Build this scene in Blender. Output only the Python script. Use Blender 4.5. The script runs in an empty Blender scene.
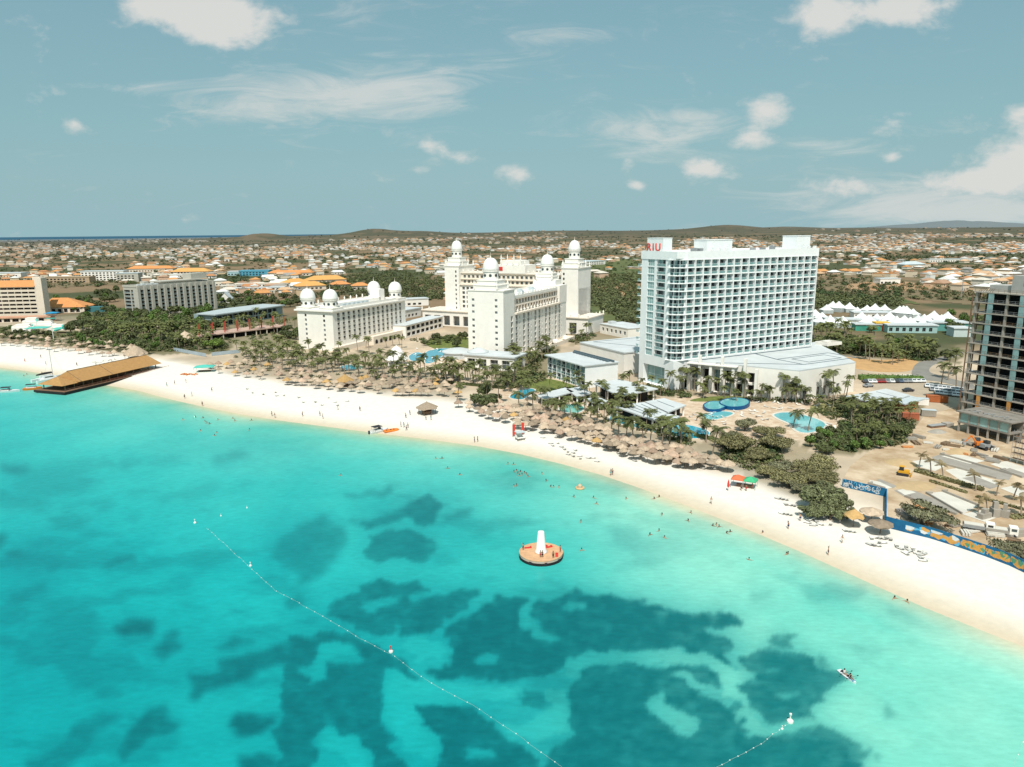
import bpy, bmesh, math, random
import numpy as np
from mathutils import Vector, Matrix, noise as mnoise
RND = random.Random(11)
NPR = np.random.RandomState(5)
scene = bpy.context.scene
COL = scene.collection
PI = math.pi
rad = math.radians

# ------------------------------------------------------------------ camera
FPX = 715.0
CAMH = 68.0
pitch, roll = rad(12.0), rad(-0.5)
Fw = Vector((0, math.cos(pitch), -math.sin(pitch)))
R0 = Vector((1, 0, 0)); U0 = Vector((0, math.sin(pitch), math.cos(pitch)))
Rt = R0 * math.cos(roll) + U0 * math.sin(roll)
Up = -R0 * math.sin(roll) + U0 * math.cos(roll)
cam_d = bpy.data.cameras.new('camera'); cam = bpy.data.objects.new('camera', cam_d); COL.objects.link(cam)
M = Matrix((Rt, Up, -Fw)).transposed().to_4x4(); M.translation = Vector((0, 0, CAMH)); cam.matrix_world = M
cam_d.sensor_width = 36.0; cam_d.lens = 36.0 * FPX / 1024.0; cam_d.clip_start = 1.0; cam_d.clip_end = 90000.0
scene.camera = cam
scene.view_settings.view_transform = 'Standard'; scene.view_settings.look = 'None'
scene.view_settings.exposure = 0; scene.view_settings.gamma = 1
scene.cycles.max_bounces = 6; scene.cycles.diffuse_bounces = 2; scene.cycles.glossy_bounces = 2
scene.cycles.transparent_max_bounces = 6; scene.cycles.transmission_bounces = 2
scene.cycles.sample_clamp_indirect = 3.0

def ray(px, py):
    return (Fw + Rt * ((px - 512.0) / FPX) + Up * ((383.5 - py) / FPX))
def at_z(px, py, z=2.0):
    d = ray(px, py)
    t = (z - CAMH) / d.z
    return Vector((d.x * t, d.y * t, z))
FwA, RtA, UpA = np.array(Fw), np.array(Rt), np.array(Up)
def project(P):
    Q = P - np.array([0, 0, CAMH])
    zc = np.maximum(Q @ FwA, 1e-3)
    return 512 + FPX * (Q @ RtA) / zc, 383.5 - FPX * (Q @ UpA) / zc

# ------------------------------------------------------------------ shoreline and terrain height
SHORE_PX = [(-700, 322), (-420, 335), (-200, 346), (0, 367.5), (20, 370), (45, 374), (70, 379), (95, 384), (118, 387), (140, 391), (165, 398), (200, 406),
            (240, 414), (280, 420.5), (330, 427), (380, 433.5), (430, 439.5), (480, 446.5), (520, 454), (560, 463.5), (600, 474.5),
            (640, 488), (680, 503), (720, 518.5), (760, 534.5), (800, 551.5), (840, 569.5), (880, 587.5), (920, 605.5),
            (960, 621.5), (1000, 637.5), (1024, 646.5), (1100, 678), (1250, 745), (1500, 880)]
SHORE = np.array([[*at_z(x, y, 0.0)[:2]] for x, y in SHORE_PX])
def shore_sd(x, y):
    """signed distance to the water line, positive inland"""
    x = np.atleast_1d(np.asarray(x, float)); y = np.atleast_1d(np.asarray(y, float))
    best = np.full(x.shape, 1e18); sg = np.ones(x.shape)
    for i in range(len(SHORE) - 1):
        a, b = SHORE[i], SHORE[i + 1]
        ab = b - a; L2 = ab @ ab
        t = np.clip(((x - a[0]) * ab[0] + (y - a[1]) * ab[1]) / L2, 0, 1)
        dx, dy = x - a[0] - t * ab[0], y - a[1] - t * ab[1]
        d2 = dx * dx + dy * dy
        cr = ab[0] * dy - ab[1] * dx
        m = d2 < best
        best[m] = d2[m]; sg[m] = np.sign(cr[m])
    return np.sqrt(best) * sg
def vnoise(x, y, seed=0):
    """smooth value noise, 0..1, numpy"""
    xi = np.floor(x).astype(np.int64); yi = np.floor(y).astype(np.int64)
    fx = x - xi; fy = y - yi
    fx = fx * fx * (3 - 2 * fx); fy = fy * fy * (3 - 2 * fy)
    def h(a, b):
        n = (a * 374761393 + b * 668265263 + seed * 974634721) & 0xFFFFFFFF
        n = ((n ^ (n >> 13)) * 1274126177) & 0xFFFFFFFF
        n = n ^ (n >> 16)
        return (n & 0xFFFF) / 65535.0
    return (h(xi, yi) * (1 - fx) + h(xi + 1, yi) * fx) * (1 - fy) + (h(xi, yi + 1) * (1 - fx) + h(xi + 1, yi + 1) * fx) * fy
def fbm(x, y, seed=0, octv=4):
    s = 0; a = .5; t = 0
    for k in range(octv):
        s = s + a * vnoise(x, y, seed + k * 17); t += a; a *= .5; x = x * 2.03; y = y * 2.03
    return s / t
HILLS = []
for px, D, h, sx, sy in [(268, 4700, 40, 140, 400), (238, 5200, 16, 260, 500), (380, 5200, 34, 150, 500), (345, 5000, 18, 220, 500), (418, 5600, 22, 260, 600),
                         (720, 6600, 40, 300, 500), (690, 6300, 16, 500, 500), (775, 6900, 26, 380, 500), (850, 7000, 12, 500, 500), (560, 6300, 14, 500, 400),
                         (960, 11500, 120, 900, 700), (890, 11800, 60, 900, 600), (1040, 11500, 95, 800, 700), (1120, 11000, 90, 900, 700)]:
    HILLS.append(((px - 512) / FPX * D, D, h, sx, sy))
def terrain(x, y):
    x = np.atleast_1d(np.asarray(x, float)); y = np.atleast_1d(np.asarray(y, float))
    s = shore_sd(x, y)
    z = np.interp(s, [-40, -15, 0, 5, 14, 30], [-3, -1, 0, .45, 1.3, 2.0])
    D = np.hypot(x, y)
    px = 512 + FPX * x / np.maximum(y, 1)
    base = np.interp(px, [0, 150, 260, 420, 700, 780, 1100], [14, 16, 34, 58, 56, 62, 66])
    ramp = np.clip((D - 1300) / 5200.0, 0, 1); ramp = ramp * ramp * (3 - 2 * ramp)
    fall = np.clip((D - 8200) / 4000.0, 0, 1)
    z = z + ramp * base * (1 - .5 * fall) + ramp * 7 * (fbm(x / 700., y / 700., 3) - .5)
    for hx, hy, h, sx, sy in HILLS:
        z = z + h * np.exp(-((x - hx) / sx) ** 2 - ((y - hy) / sy) ** 2) * (.85 + .3 * fbm(x / 260., y / 260., 9))
    return z
def G(px, py):
    z = 2.0
    for _ in range(4):
        p = at_z(px, py, z)
        z = float(terrain(p.x, p.y)[0])
    p.z = z
    return p
def S(px, py):
    return at_z(px, py, 0.0)
def height_at(p, py_top):
    """height above p of a point seen at image row py_top (used to read sizes off the photograph)"""
    D = p.y; yh = 231.5
    return CAMH - (py_top - yh) / FPX * D - p.z

# ------------------------------------------------------------------ materials
def lin(r, g, b, k=1.0):
    def f(c):
        c /= 255.0
        return c / 12.92 if c <= .04045 else ((c + .055) / 1.055) ** 2.4
    return (f(r) * k, f(g) * k, f(b) * k)
MATS = {}
def mat(name, col, rough=.8, var=.12, scale=.35, objvar=0.0, island=0.0, objcol=False, attr=None, col2=None, spec=.3, bump=0.0, metal=0.0, alpha=1.0, coord='Object'):
    if name in MATS: return MATS[name]
    m = bpy.data.materials.new(name); m.use_nodes = True
    nt = m.node_tree; N = nt.nodes; L = nt.links
    b = N['Principled BSDF']
    b.inputs['Roughness'].default_value = rough; b.inputs['Metallic'].default_value = metal
    b.inputs['Specular IOR Level'].default_value = spec
    if objcol:
        oi = N.new('ShaderNodeObjectInfo'); src = oi.outputs['Color']
    elif attr:
        a = N.new('ShaderNodeAttribute'); a.attribute_name = attr; src = a.outputs['Color']
    else:
        rgb = N.new('ShaderNodeRGB'); rgb.outputs[0].default_value = (*col, 1); src = rgb.outputs[0]
    tc = N.new('ShaderNodeTexCoord')
    nz = N.new('ShaderNodeTexNoise'); nz.inputs['Scale'].default_value = scale; nz.inputs['Detail'].default_value = 5
    nz.inputs['Roughness'].default_value = .65
    if coord == 'World':
        ge = N.new('ShaderNodeNewGeometry'); L.new(ge.outputs['Position'], nz.inputs['Vector'])
    else:
        L.new(tc.outputs[coord], nz.inputs['Vector'])
    fac = nz.outputs['Fac']
    if col2 is not None:
        mr = N.new('ShaderNodeMapRange'); mr.inputs[1].default_value = .38; mr.inputs[2].default_value = .62; L.new(fac, mr.inputs[0])
        mx = N.new('ShaderNodeMix'); mx.data_type = 'RGBA'; L.new(mr.outputs[0], mx.inputs[0]); L.new(src, mx.inputs[6]); mx.inputs[7].default_value = (*col2, 1)
        src = mx.outputs[2]
    # brightness factor = 1 + var*(noise-.5)*2 + objvar*(rand-.5)*2 + island*(rand-.5)*2
    ma = N.new('ShaderNodeMath'); ma.operation = 'MULTIPLY_ADD'; L.new(fac, ma.inputs[0]); ma.inputs[1].default_value = 4 * var; ma.inputs[2].default_value = 1 - 2 * var
    val = ma.outputs[0]
    for amt, mk in ((objvar, 'o'), (island, 'i')):
        if amt <= 0: continue
        if mk == 'o': n2 = N.new('ShaderNodeObjectInfo'); o = n2.outputs['Random']
        else: n2 = N.new('ShaderNodeNewGeometry'); o = n2.outputs['Random Per Island']
        mm = N.new('ShaderNodeMath'); mm.operation = 'MULTIPLY_ADD'; L.new(o, mm.inputs[0]); mm.inputs[1].default_value = 2 * amt; mm.inputs[2].default_value = 1 - amt
        m3 = N.new('ShaderNodeMath'); m3.operation = 'MULTIPLY'; L.new(val, m3.inputs[0]); L.new(mm.outputs[0], m3.inputs[1]); val = m3.outputs[0]
    vm = N.new('ShaderNodeVectorMath'); vm.operation = 'SCALE'; L.new(src, vm.inputs[0]); L.new(val, vm.inputs['Scale'])
    L.new(vm.outputs[0], b.inputs['Base Color'])
    if bump > 0:
        bp = N.new('ShaderNodeBump'); bp.inputs['Strength'].default_value = bump; bp.inputs['Distance'].default_value = .3
        L.new(fac, bp.inputs['Height']); L.new(bp.outputs[0], b.inputs['Normal'])
    b.inputs['Alpha'].default_value = alpha
    MATS[name] = m
    return m

# ------------------------------------------------------------------ mesh builder and object helpers
class MB:
    def __init__(s): s.v = []; s.f = []; s.m = []
    def face(s, pts, mi=0):
        i = len(s.v); s.v.extend([tuple(p) for p in pts]); s.f.append(tuple(range(i, i + len(pts)))); s.m.append(mi)
    def poly(s, vs, fs, mi=0):
        i = len(s.v); s.v.extend([tuple(p) for p in vs]); s.f.extend([tuple(i + k for k in f) for f in fs]); s.m.extend([mi] * len(fs))
    def box(s, x0, x1, y0, y1, z0, z1, mi=0, skip=''):
        vs = [(x0, y0, z0), (x1, y0, z0), (x1, y1, z0), (x0, y1, z0), (x0, y0, z1), (x1, y0, z1), (x1, y1, z1), (x0, y1, z1)]
        fs = [(0, 3, 2, 1), (4, 5, 6, 7), (0, 1, 5, 4), (1, 2, 6, 5), (2, 3, 7, 6), (3, 0, 4, 7)]
        s.poly(vs, [f for k, f in enumerate(fs) if 'btfrkl'[k] not in skip], mi)
    def obox(s, c, dx, dy, hx, hy, z0, z1, mi=0):
        """box about centre c (x,y) with half sizes along unit dx, dy (2d)"""
        q = [(c[0] + a * hx * dx[0] + b * hy * dy[0], c[1] + a * hx * dx[1] + b * hy * dy[1]) for a, b in ((-1, -1), (1, -1), (1, 1), (-1, 1))]
        s.prism(q, z0, z1, mi)
    def prism(s, poly, z0, z1, mi=0, mi_top=None, bottom=True):
        n = len(poly)
        ar = sum(poly[i][0] * poly[(i + 1) % n][1] - poly[(i + 1) % n][0] * poly[i][1] for i in range(n))
        if ar < 0: poly = poly[::-1]
        vs = [(p[0], p[1], z0) for p in poly] + [(p[0], p[1], z1) for p in poly]
        s.poly(vs, [(i, (i + 1) % n, n + (i + 1) % n, n + i) for i in range(n)], mi)
        i0 = len(s.v) - 2 * n
        s.f.append(tuple(i0 + n + k for k in range(n))); s.m.append(mi if mi_top is None else mi_top)
        if bottom: s.f.append(tuple(i0 + k for k in reversed(range(n)))); s.m.append(mi)
    def lathe(s, prof, n=12, c=(0, 0, 0), mi=0, a0=0.0, sx=1.0, sy=1.0):
        vs = []; fs = []
        for r, z in prof:
            for k in range(n):
                a = a0 + 2 * PI * k / n
                vs.append((c[0] + sx * r * math.cos(a), c[1] + sy * r * math.sin(a), c[2] + z))
        for j in range(len(prof) - 1):
            for k in range(n):
                k2 = (k + 1) % n
                fs.append((j * n + k, j * n + k2, (j + 1) * n + k2, (j + 1) * n + k))
        if prof[0][0] > 1e-4: fs.append(tuple(reversed(range(n))))
        if prof[-1][0] > 1e-4: fs.append(tuple((len(prof) - 1) * n + k for k in range(n)))
        s.poly(vs, fs, mi)
    def tube(s, pts, rs, n=6, mi=0):
        pts = [Vector(p) for p in pts]
        if not hasattr(rs, '__len__'): rs = [rs] * len(pts)
        vs = []; fs = []
        for i, p in enumerate(pts):
            d = (pts[min(i + 1, len(pts) - 1)] - pts[max(i - 1, 0)]).normalized()
            a = d.orthogonal().normalized() if abs(d.z) < .95 else Vector((1, 0, 0))
            a = (a - d * a.dot(d)).normalized(); b = d.cross(a)
            for k in range(n):
                t = 2 * PI * k / n
                vs.append(p + (a * math.cos(t) + b * math.sin(t)) * rs[i])
        for j in range(len(pts) - 1):
            for k in range(n):
                k2 = (k + 1) % n
                fs.append((j * n + k, j * n + k2, (j + 1) * n + k2, (j + 1) * n + k))
        fs.append(tuple(reversed(range(n)))); fs.append(tuple((len(pts) - 1) * n + k for k in range(n)))
        s.poly(vs, fs, mi)
    def mesh(s, name, mats, smooth=False):
        me = bpy.data.meshes.new(name); me.from_pydata(s.v, [], s.f)
        for m in mats: me.materials.append(m)
        if len(mats) > 1: me.polygons.foreach_set('material_index', s.m)
        if smooth: me.polygons.foreach_set('use_smooth', [True] * len(me.polygons))
        me.update()
        return me
    def build(s, name, mats, parent=None, loc=(0, 0, 0), rz=0.0, smooth=False):
        if not isinstance(mats, (list, tuple)): mats = [mats]
        return link(name, s.mesh(name, mats, smooth), parent, loc, rz)
def link(name, me, parent=None, loc=(0, 0, 0), rz=0.0, sc=None):
    o = bpy.data.objects.new(name, me); COL.objects.link(o)
    o.location = loc; o.rotation_euler = (0, 0, rz)
    if sc is not None: o.scale = (sc, sc, sc) if not hasattr(sc, '__len__') else sc
    if parent is not None: o.parent = parent
    return o
def tag(o, label=None, cat=None, group=None, kind=None):
    if label: o['label'] = label
    if cat: o['category'] = cat
    if group: o['group'] = group
    if kind: o['kind'] = kind
    return o
def thing(name, label, cat, loc=(0, 0, 0), rz=0.0, group=None):
    return tag(link(name, None, None, loc, rz), label, cat, group)
KIDS = {}
def copy_tree(o, loc=None, rz=None, sc=None, label=None, group=None, parent=None):
    c = o.copy(); COL.objects.link(c)
    if loc is not None: c.location = loc
    if rz is not None: c.rotation_euler = (0, 0, rz)
    if sc is not None: c.scale = (sc, sc, sc) if not hasattr(sc, '__len__') else sc
    if label: c['label'] = label
    if group: c['group'] = group
    if parent is not None: c.parent = parent
    if o.name not in KIDS: KIDS[o.name] = [k.name for k in o.children]
    for k in KIDS[o.name]: copy_tree(bpy.data.objects[k], parent=c)
    return c
def first_or_copy(proto, used, loc, rz, sc, label, group):
    """the first placement moves the built thing itself, later ones copy it"""
    if proto.name not in used:
        used[proto.name] = True
        if proto.name not in KIDS: KIDS[proto.name] = [k.name for k in proto.children]
        proto.location = loc; proto.rotation_euler = (0, 0, rz); proto.scale = (sc, sc, sc) if not hasattr(sc, '__len__') else sc
        proto['label'] = label; proto['group'] = group
        return proto
    return copy_tree(proto, loc, rz, sc, label, group)
def grid_mesh(name, P, nr, nc, mats, attrs=None, keep=None, smooth=True):
    """P: (nr*nc,3) vertices"""
    idx = np.arange(nr * nc).reshape(nr, nc)
    q = np.stack([idx[:-1, :-1], idx[:-1, 1:], idx[1:, 1:], idx[1:, :-1]], -1).reshape(-1, 4)
    if keep is not None: q = q[keep]
    return np_mesh(name, P, q, mats, attrs, smooth)
def np_mesh(name, P, q, mats, attrs=None, smooth=False, midx=None):
    me = bpy.data.meshes.new(name)
    n = len(q); k = q.shape[1]
    me.vertices.add(len(P)); me.vertices.foreach_set('co', np.ascontiguousarray(P, dtype=np.float32).ravel())
    me.loops.add(n * k); me.loops.foreach_set('vertex_index', np.ascontiguousarray(q, dtype=np.int32).ravel())
    me.polygons.add(n); me.polygons.foreach_set('loop_start', np.arange(0, n * k, k, dtype=np.int32))
    for m in mats: me.materials.append(m)
    if midx is not None: me.polygons.foreach_set('material_index', midx.astype(np.int32))
    if smooth: me.polygons.foreach_set('use_smooth', np.ones(n, dtype=bool))
    me.update(calc_edges=True); me.validate()
    for an, av in (attrs or {}).items():
        at = me.attributes.new(an, 'FLOAT_COLOR', 'POINT')
        c4 = np.ones((len(P), 4), np.float32); c4[:, :3] = av
        at.data.foreach_set('color', c4.ravel())
    return me
def inpoly(px, py, poly):
    px = np.asarray(px, float); py = np.asarray(py, float)
    r = np.zeros(px.shape, bool); n = len(poly)
    if px.size > 20000:       # large rasters: only test inside the polygon's box
        xs = [q[0] for q in poly]; ys = [q[1] for q in poly]
        bb = (px >= min(xs)) & (px <= max(xs)) & (py >= min(ys)) & (py <= max(ys))
        if bb.any(): r[bb] = inpoly(px[bb], py[bb], poly) if bb.sum() <= 20000 else inpoly_all(px[bb], py[bb], poly)
        return r
    return inpoly_all(px, py, poly)
def inpoly_all(px, py, poly):
    r = np.zeros(px.shape, bool); n = len(poly)
    for i in range(n):
        x0, y0 = poly[i]; x1, y1 = poly[(i + 1) % n]
        if y0 == y1: continue
        c = ((y0 > py) != (y1 > py)) & (px < (x1 - x0) * (py - y0) / (y1 - y0) + x0)
        r ^= c
    return r

# ------------------------------------------------------------------ world: Nishita daylight with clouds
SUN_EL, SUN_AZ = rad(57), rad(186)      # azimuth clockwise from +Y: the sun stands behind the viewer
w = bpy.data.worlds.new('World'); scene.world = w; w.use_nodes = True
nt = w.node_tree; N = nt.nodes; L = nt.links; N.clear()
out = N.new('ShaderNodeOutputWorld'); bg = N.new('ShaderNodeBackground'); L.new(bg.outputs[0], out.inputs[0])
sky = N.new('ShaderNodeTexSky'); sky.sky_type = 'NISHITA'; sky.sun_disc = False
sky.sun_elevation = SUN_EL; sky.sun_rotation = SUN_AZ; sky.air_density = 1.0; sky.dust_density = 2.5; sky.ozone_density = 1.0
def math_n(op, a, b=None, c=None):
    n = N.new('ShaderNodeMath'); n.operation = op
    for i, x in enumerate((a, b, c)):
        if x is None: continue
        if isinstance(x, (int, float)): n.inputs[i].default_value = x
        else: L.new(x, n.inputs[i])
    return n.outputs[0]
tc = N.new('ShaderNodeTexCoord'); sp = N.new('ShaderNodeSeparateXYZ'); L.new(tc.outputs['Generated'], sp.inputs[0])
yy = math_n('MAXIMUM', sp.outputs[1], .02)
uu = math_n('DIVIDE', sp.outputs[0], yy); ww = math_n('DIVIDE', sp.outputs[2], yy)
cb = N.new('ShaderNodeCombineXYZ'); L.new(uu, cb.inputs[0]); L.new(math_n('MULTIPLY', ww, 1.7), cb.inputs[1])
def wnoise(scale, detail, rough, dist=0.0, vec=None):
    n = N.new('ShaderNodeTexNoise'); n.inputs['Scale'].default_value = scale; n.inputs['Detail'].default_value = detail
    n.inputs['Roughness'].default_value = rough; n.inputs['Distortion'].default_value = dist
    L.new(vec if vec is not None else cb.outputs[0], n.inputs['Vector']); return n.outputs['Fac']
puff = wnoise(14, 8, .60, .25); fine = wnoise(48, 5, .6)
cb2 = N.new('ShaderNodeCombineXYZ'); L.new(math_n('MULTIPLY', uu, .45), cb2.inputs[0]); L.new(math_n('MULTIPLY', ww, 2.2), cb2.inputs[1])
wisp = wnoise(15, 8, .66, 1.1, cb2.outputs[0])
def blob_sum(lst):
    tot = None
    for px, py, rx, ry, amp in lst:
        d = ray(px, py); u0, w0 = d.x / d.y, d.z / d.y
        a = math_n('MULTIPLY', math_n('SUBTRACT', uu, u0), FPX / rx); b = math_n('MULTIPLY', math_n('SUBTRACT', ww, w0), FPX / ry)
        e = math_n('EXPONENT', math_n('MULTIPLY', math_n('ADD', math_n('MULTIPLY', a, a), math_n('MULTIPLY', b, b)), -1.0))
        tot = math_n('MULTIPLY_ADD', e, amp, tot if tot is not None else 0.0)
    return tot
CUM = [(205, 12, 60, 22, .62), (235, 32, 38, 16, .5), (165, -4, 50, 18, .55), (76, 126, 15, 9, .52), (386, 132, 12, 8, .36), (430, 146, 15, 10, .38), (417, 169, 14, 5, .4),
       (468, 158, 22, 7, .34), (519, 173, 22, 10, .5), (770, 112, 34, 20, .5), (742, 143, 26, 11, .42), (706, 169, 28, 12, .58), (627, 160, 9, 8, .34), (637, 185, 10, 5, .38),
       (880, 8, 80, 20, .6), (822, 20, 26, 14, .5), (893, 122, 19, 11, .5), (1010, 160, 36, 22, .6), (985, 185, 60, 16, .46), (840, 186, 36, 12, .4), (900, 188, 50, 14, .34), (1020, 117, 16, 10, .45), (1035, 140, 24, 20, .45), (893, 158, 12, 5, .3)]
CIR = [(330, 100, 130, 26, .52), (400, 84, 70, 20, .3), (660, 130, 78, 22, .62), (830, 147, 62, 11, .5), (930, 200, 170, 24, .62), (1010, 214, 140, 14, .4), (240, 110, 60, 14, .3), (960, 125, 30, 8, .25), (460, 40, 300, 40, .14), (560, 36, 30, 6, .25), (355, 20, 20, 8, .25), (130, 85, 50, 10, .2)]
c1 = math_n('ADD', blob_sum(CUM), math_n('MULTIPLY', puff, 1.35)); c1 = math_n('MULTIPLY_ADD', fine, .38, c1)
s1 = N.new('ShaderNodeMapRange'); s1.interpolation_type = 'SMOOTHSTEP'; s1.inputs[1].default_value = 1.00; s1.inputs[2].default_value = 1.52; L.new(c1, s1.inputs[0])
c2 = math_n('ADD', blob_sum(CIR), math_n('MULTIPLY', wisp, 1.55))
s2 = N.new('ShaderNodeMapRange'); s2.interpolation_type = 'SMOOTHSTEP'; s2.inputs[1].default_value = .88; s2.inputs[2].default_value = 1.62; L.new(c2, s2.inputs[0])
cov = math_n('MAXIMUM', math_n('MULTIPLY', s1.outputs[0], .88), math_n('MULTIPLY', s2.outputs[0], .66))
tint = N.new('ShaderNodeMix'); tint.data_type = 'RGBA'; tint.blend_type = 'MULTIPLY'; tint.inputs[0].default_value = 1
L.new(sky.outputs[0], tint.inputs[6]); tint.inputs[7].default_value = (*SKY_TINT, 1) if 'SKY_TINT' in globals() else (.92, 1.12, .98, 1)
hz = N.new('ShaderNodeMapRange'); hz.inputs[1].default_value = 0.0; hz.inputs[2].default_value = .36; hz.inputs[3].default_value = .80; hz.inputs[4].default_value = .50; L.new(ww, hz.inputs[0])
flat = N.new('ShaderNodeMix'); flat.data_type = 'RGBA'; L.new(hz.outputs[0], flat.inputs[0]); L.new(tint.outputs[2], flat.inputs[6]); flat.inputs[7].default_value = (2.65, 4.75, 5.25, 1)
hz2 = N.new('ShaderNodeMapRange'); hz2.interpolation_type = 'SMOOTHSTEP'; hz2.inputs[1].default_value = -.02; hz2.inputs[2].default_value = .20; hz2.inputs[3].default_value = .62; hz2.inputs[4].default_value = 0.0; L.new(ww, hz2.inputs[0])
haze = N.new('ShaderNodeMix'); haze.data_type = 'RGBA'; L.new(hz2.outputs[0], haze.inputs[0]); L.new(flat.outputs[2], haze.inputs[6]); haze.inputs[7].default_value = (3.5, 5.2, 5.65, 1); flat = haze
mixc = N.new('ShaderNodeMix'); mixc.data_type = 'RGBA'; L.new(cov, mixc.inputs[0]); L.new(flat.outputs[2], mixc.inputs[6]); mixc.inputs[7].default_value = (7.2, 7.1, 6.75, 1)
L.new(mixc.outputs[2], bg.inputs[0]); bg.inputs[1].default_value = 0.103
sun_d = bpy.data.lights.new('sun', 'SUN'); sun_d.energy = 4.3; sun_d.angle = rad(.53); sun_d.color = (1.0, .955, .88)
sun = bpy.data.objects.new('sun', sun_d); COL.objects.link(sun)
sdir = Vector((math.sin(SUN_AZ) * math.cos(SUN_EL), math.cos(SUN_AZ) * math.cos(SUN_EL), math.sin(SUN_EL)))
sun.rotation_euler = sdir.to_track_quat('Z', 'Y').to_euler(); sun.location = sdir * 400

# ------------------------------------------------------------------ sea
def zA(l): return [(x / 2.327 + 400, y / 2.327 + 440) for x, y in l]      # read off an enlarged crop
def zB(l): return [(x / 2.327, y / 2.327 + 440) for x, y in l]
def zC(l): return [(x / 2.581 + 300, y / 2.581 + 470) for x, y in l]
def zD(l): return [(x / 2.582 + 560, y / 2.582 + 470) for x, y in l]
def zE(l): return [(x / 1.982, y / 1.982 + 380) for x, y in l]
WEED = [(zC(l), v) for l, v in [
    ([(120, 55), (180, 60), (250, 38), (230, 62), (160, 76)], .58), ([(160, 140), (230, 110), (270, 85), (285, 52), (320, 52), (358, 90), (352, 128), (310, 142), (260, 125), (200, 152)], .78),
    ([(368, 110), (400, 97), (438, 100), (420, 124), (385, 130)], .62), ([(165, 195), (200, 165), (280, 150), (345, 165), (355, 200), (290, 228), (215, 240)], .72),
    ([(70, 368), (120, 320), (200, 283), (300, 292), (335, 320), (270, 330), (325, 348), (290, 368), (245, 425), (200, 430), (150, 412)], .82),
    ([(258, 402), (300, 348), (360, 318), (420, 302), (465, 330), (400, 372), (340, 418), (280, 432)], .88),
    ([(365, 412), (430, 368), (500, 340), (520, 316), (578, 320), (594, 345), (556, 366), (560, 395), (600, 430), (660, 452), (722, 455), (692, 500), (660, 522), (560, 542), (480, 548), (420, 532), (345, 545), (336, 520), (378, 480), (368, 440)], 1.0),
    ([(600, 370), (640, 343), (720, 333), (698, 305), (740, 303), (760, 320), (826, 318), (900, 330), (850, 475), (720, 464), (690, 442), (620, 420)], 1.0),
    ([(-60, 425), (0, 428), (60, 418), (150, 428), (235, 468), (290, 500), (335, 548), (232, 522), (215, 560), (252, 590), (213, 640), (250, 680), (240, 720), (280, 760), (300, 800), (190, 800), (185, 720), (120, 690), (70, 663), (34, 700), (30, 800), (-60, 800)], .88),
    ([(306, 600), (380, 594), (440, 608), (500, 648), (540, 690), (600, 740), (650, 800), (350, 800), (372, 720), (362, 690), (318, 672)], .96), ([(568, 562), (622, 578), (642, 602), (600, 622), (580, 612)], .7)]]
WEED += [(zD(l), v) for l, v in [
    ([(0, 328), (30, 303), (60, 308), (120, 318), (132, 335), (190, 318), (202, 335), (170, 355), (230, 343), (270, 338), (310, 348), (350, 370), (440, 363), (468, 395), (390, 408), (385, 425), (440, 440), (452, 460), (430, 485), (452, 512), (420, 507), (390, 482), (330, 467), (300, 456), (240, 472), (160, 466), (60, 462), (0, 482), (-60, 462), (-60, 340)], 1.0),
    ([(60, 510), (110, 485), (200, 493), (230, 505), (300, 493), (370, 508), (428, 545), (422, 572), (370, 562), (312, 522), (288, 525), (330, 556), (390, 580), (470, 620), (480, 665), (520, 690), (570, 700), (620, 690), (720, 690), (760, 740), (770, 800), (-60, 800), (8, 700), (13, 600), (40, 540)], .96),
    ([(468, 480), (520, 458), (560, 460), (600, 480), (660, 500), (735, 515), (722, 545), (680, 590), (642, 642), (600, 627), (560, 652), (520, 652), (470, 612), (453, 570), (500, 530)], .93),
    ([(553, 435), (600, 428), (638, 440), (612, 450), (607, 470), (570, 464)], .8), ([(648, 483), (692, 483), (697, 502), (658, 507)], .6), ([(556, 690), (650, 658), (722, 670), (775, 720), (765, 800), (556, 800)], .8),
    ([(828, 615), (860, 608), (870, 633), (838, 637)], .45), ([(788, 730), (812, 733), (808, 768)], .5), ([(620, 300), (700, 288), (805, 320), (760, 342), (650, 332)], .3), ([(480, 310), (540, 318), (500, 337)], .24), ([(540, 268), (645, 263), (600, 287)], .24), ([(730, 450), (825, 448), (800, 472)], .2), ([(840, 340), (900, 360), (940, 400), (880, 390)], .25), ([(188, 230), (217, 224), (210, 247)], .34), ([(0, 128), (22, 124), (15, 140)], .34)]]
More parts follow.
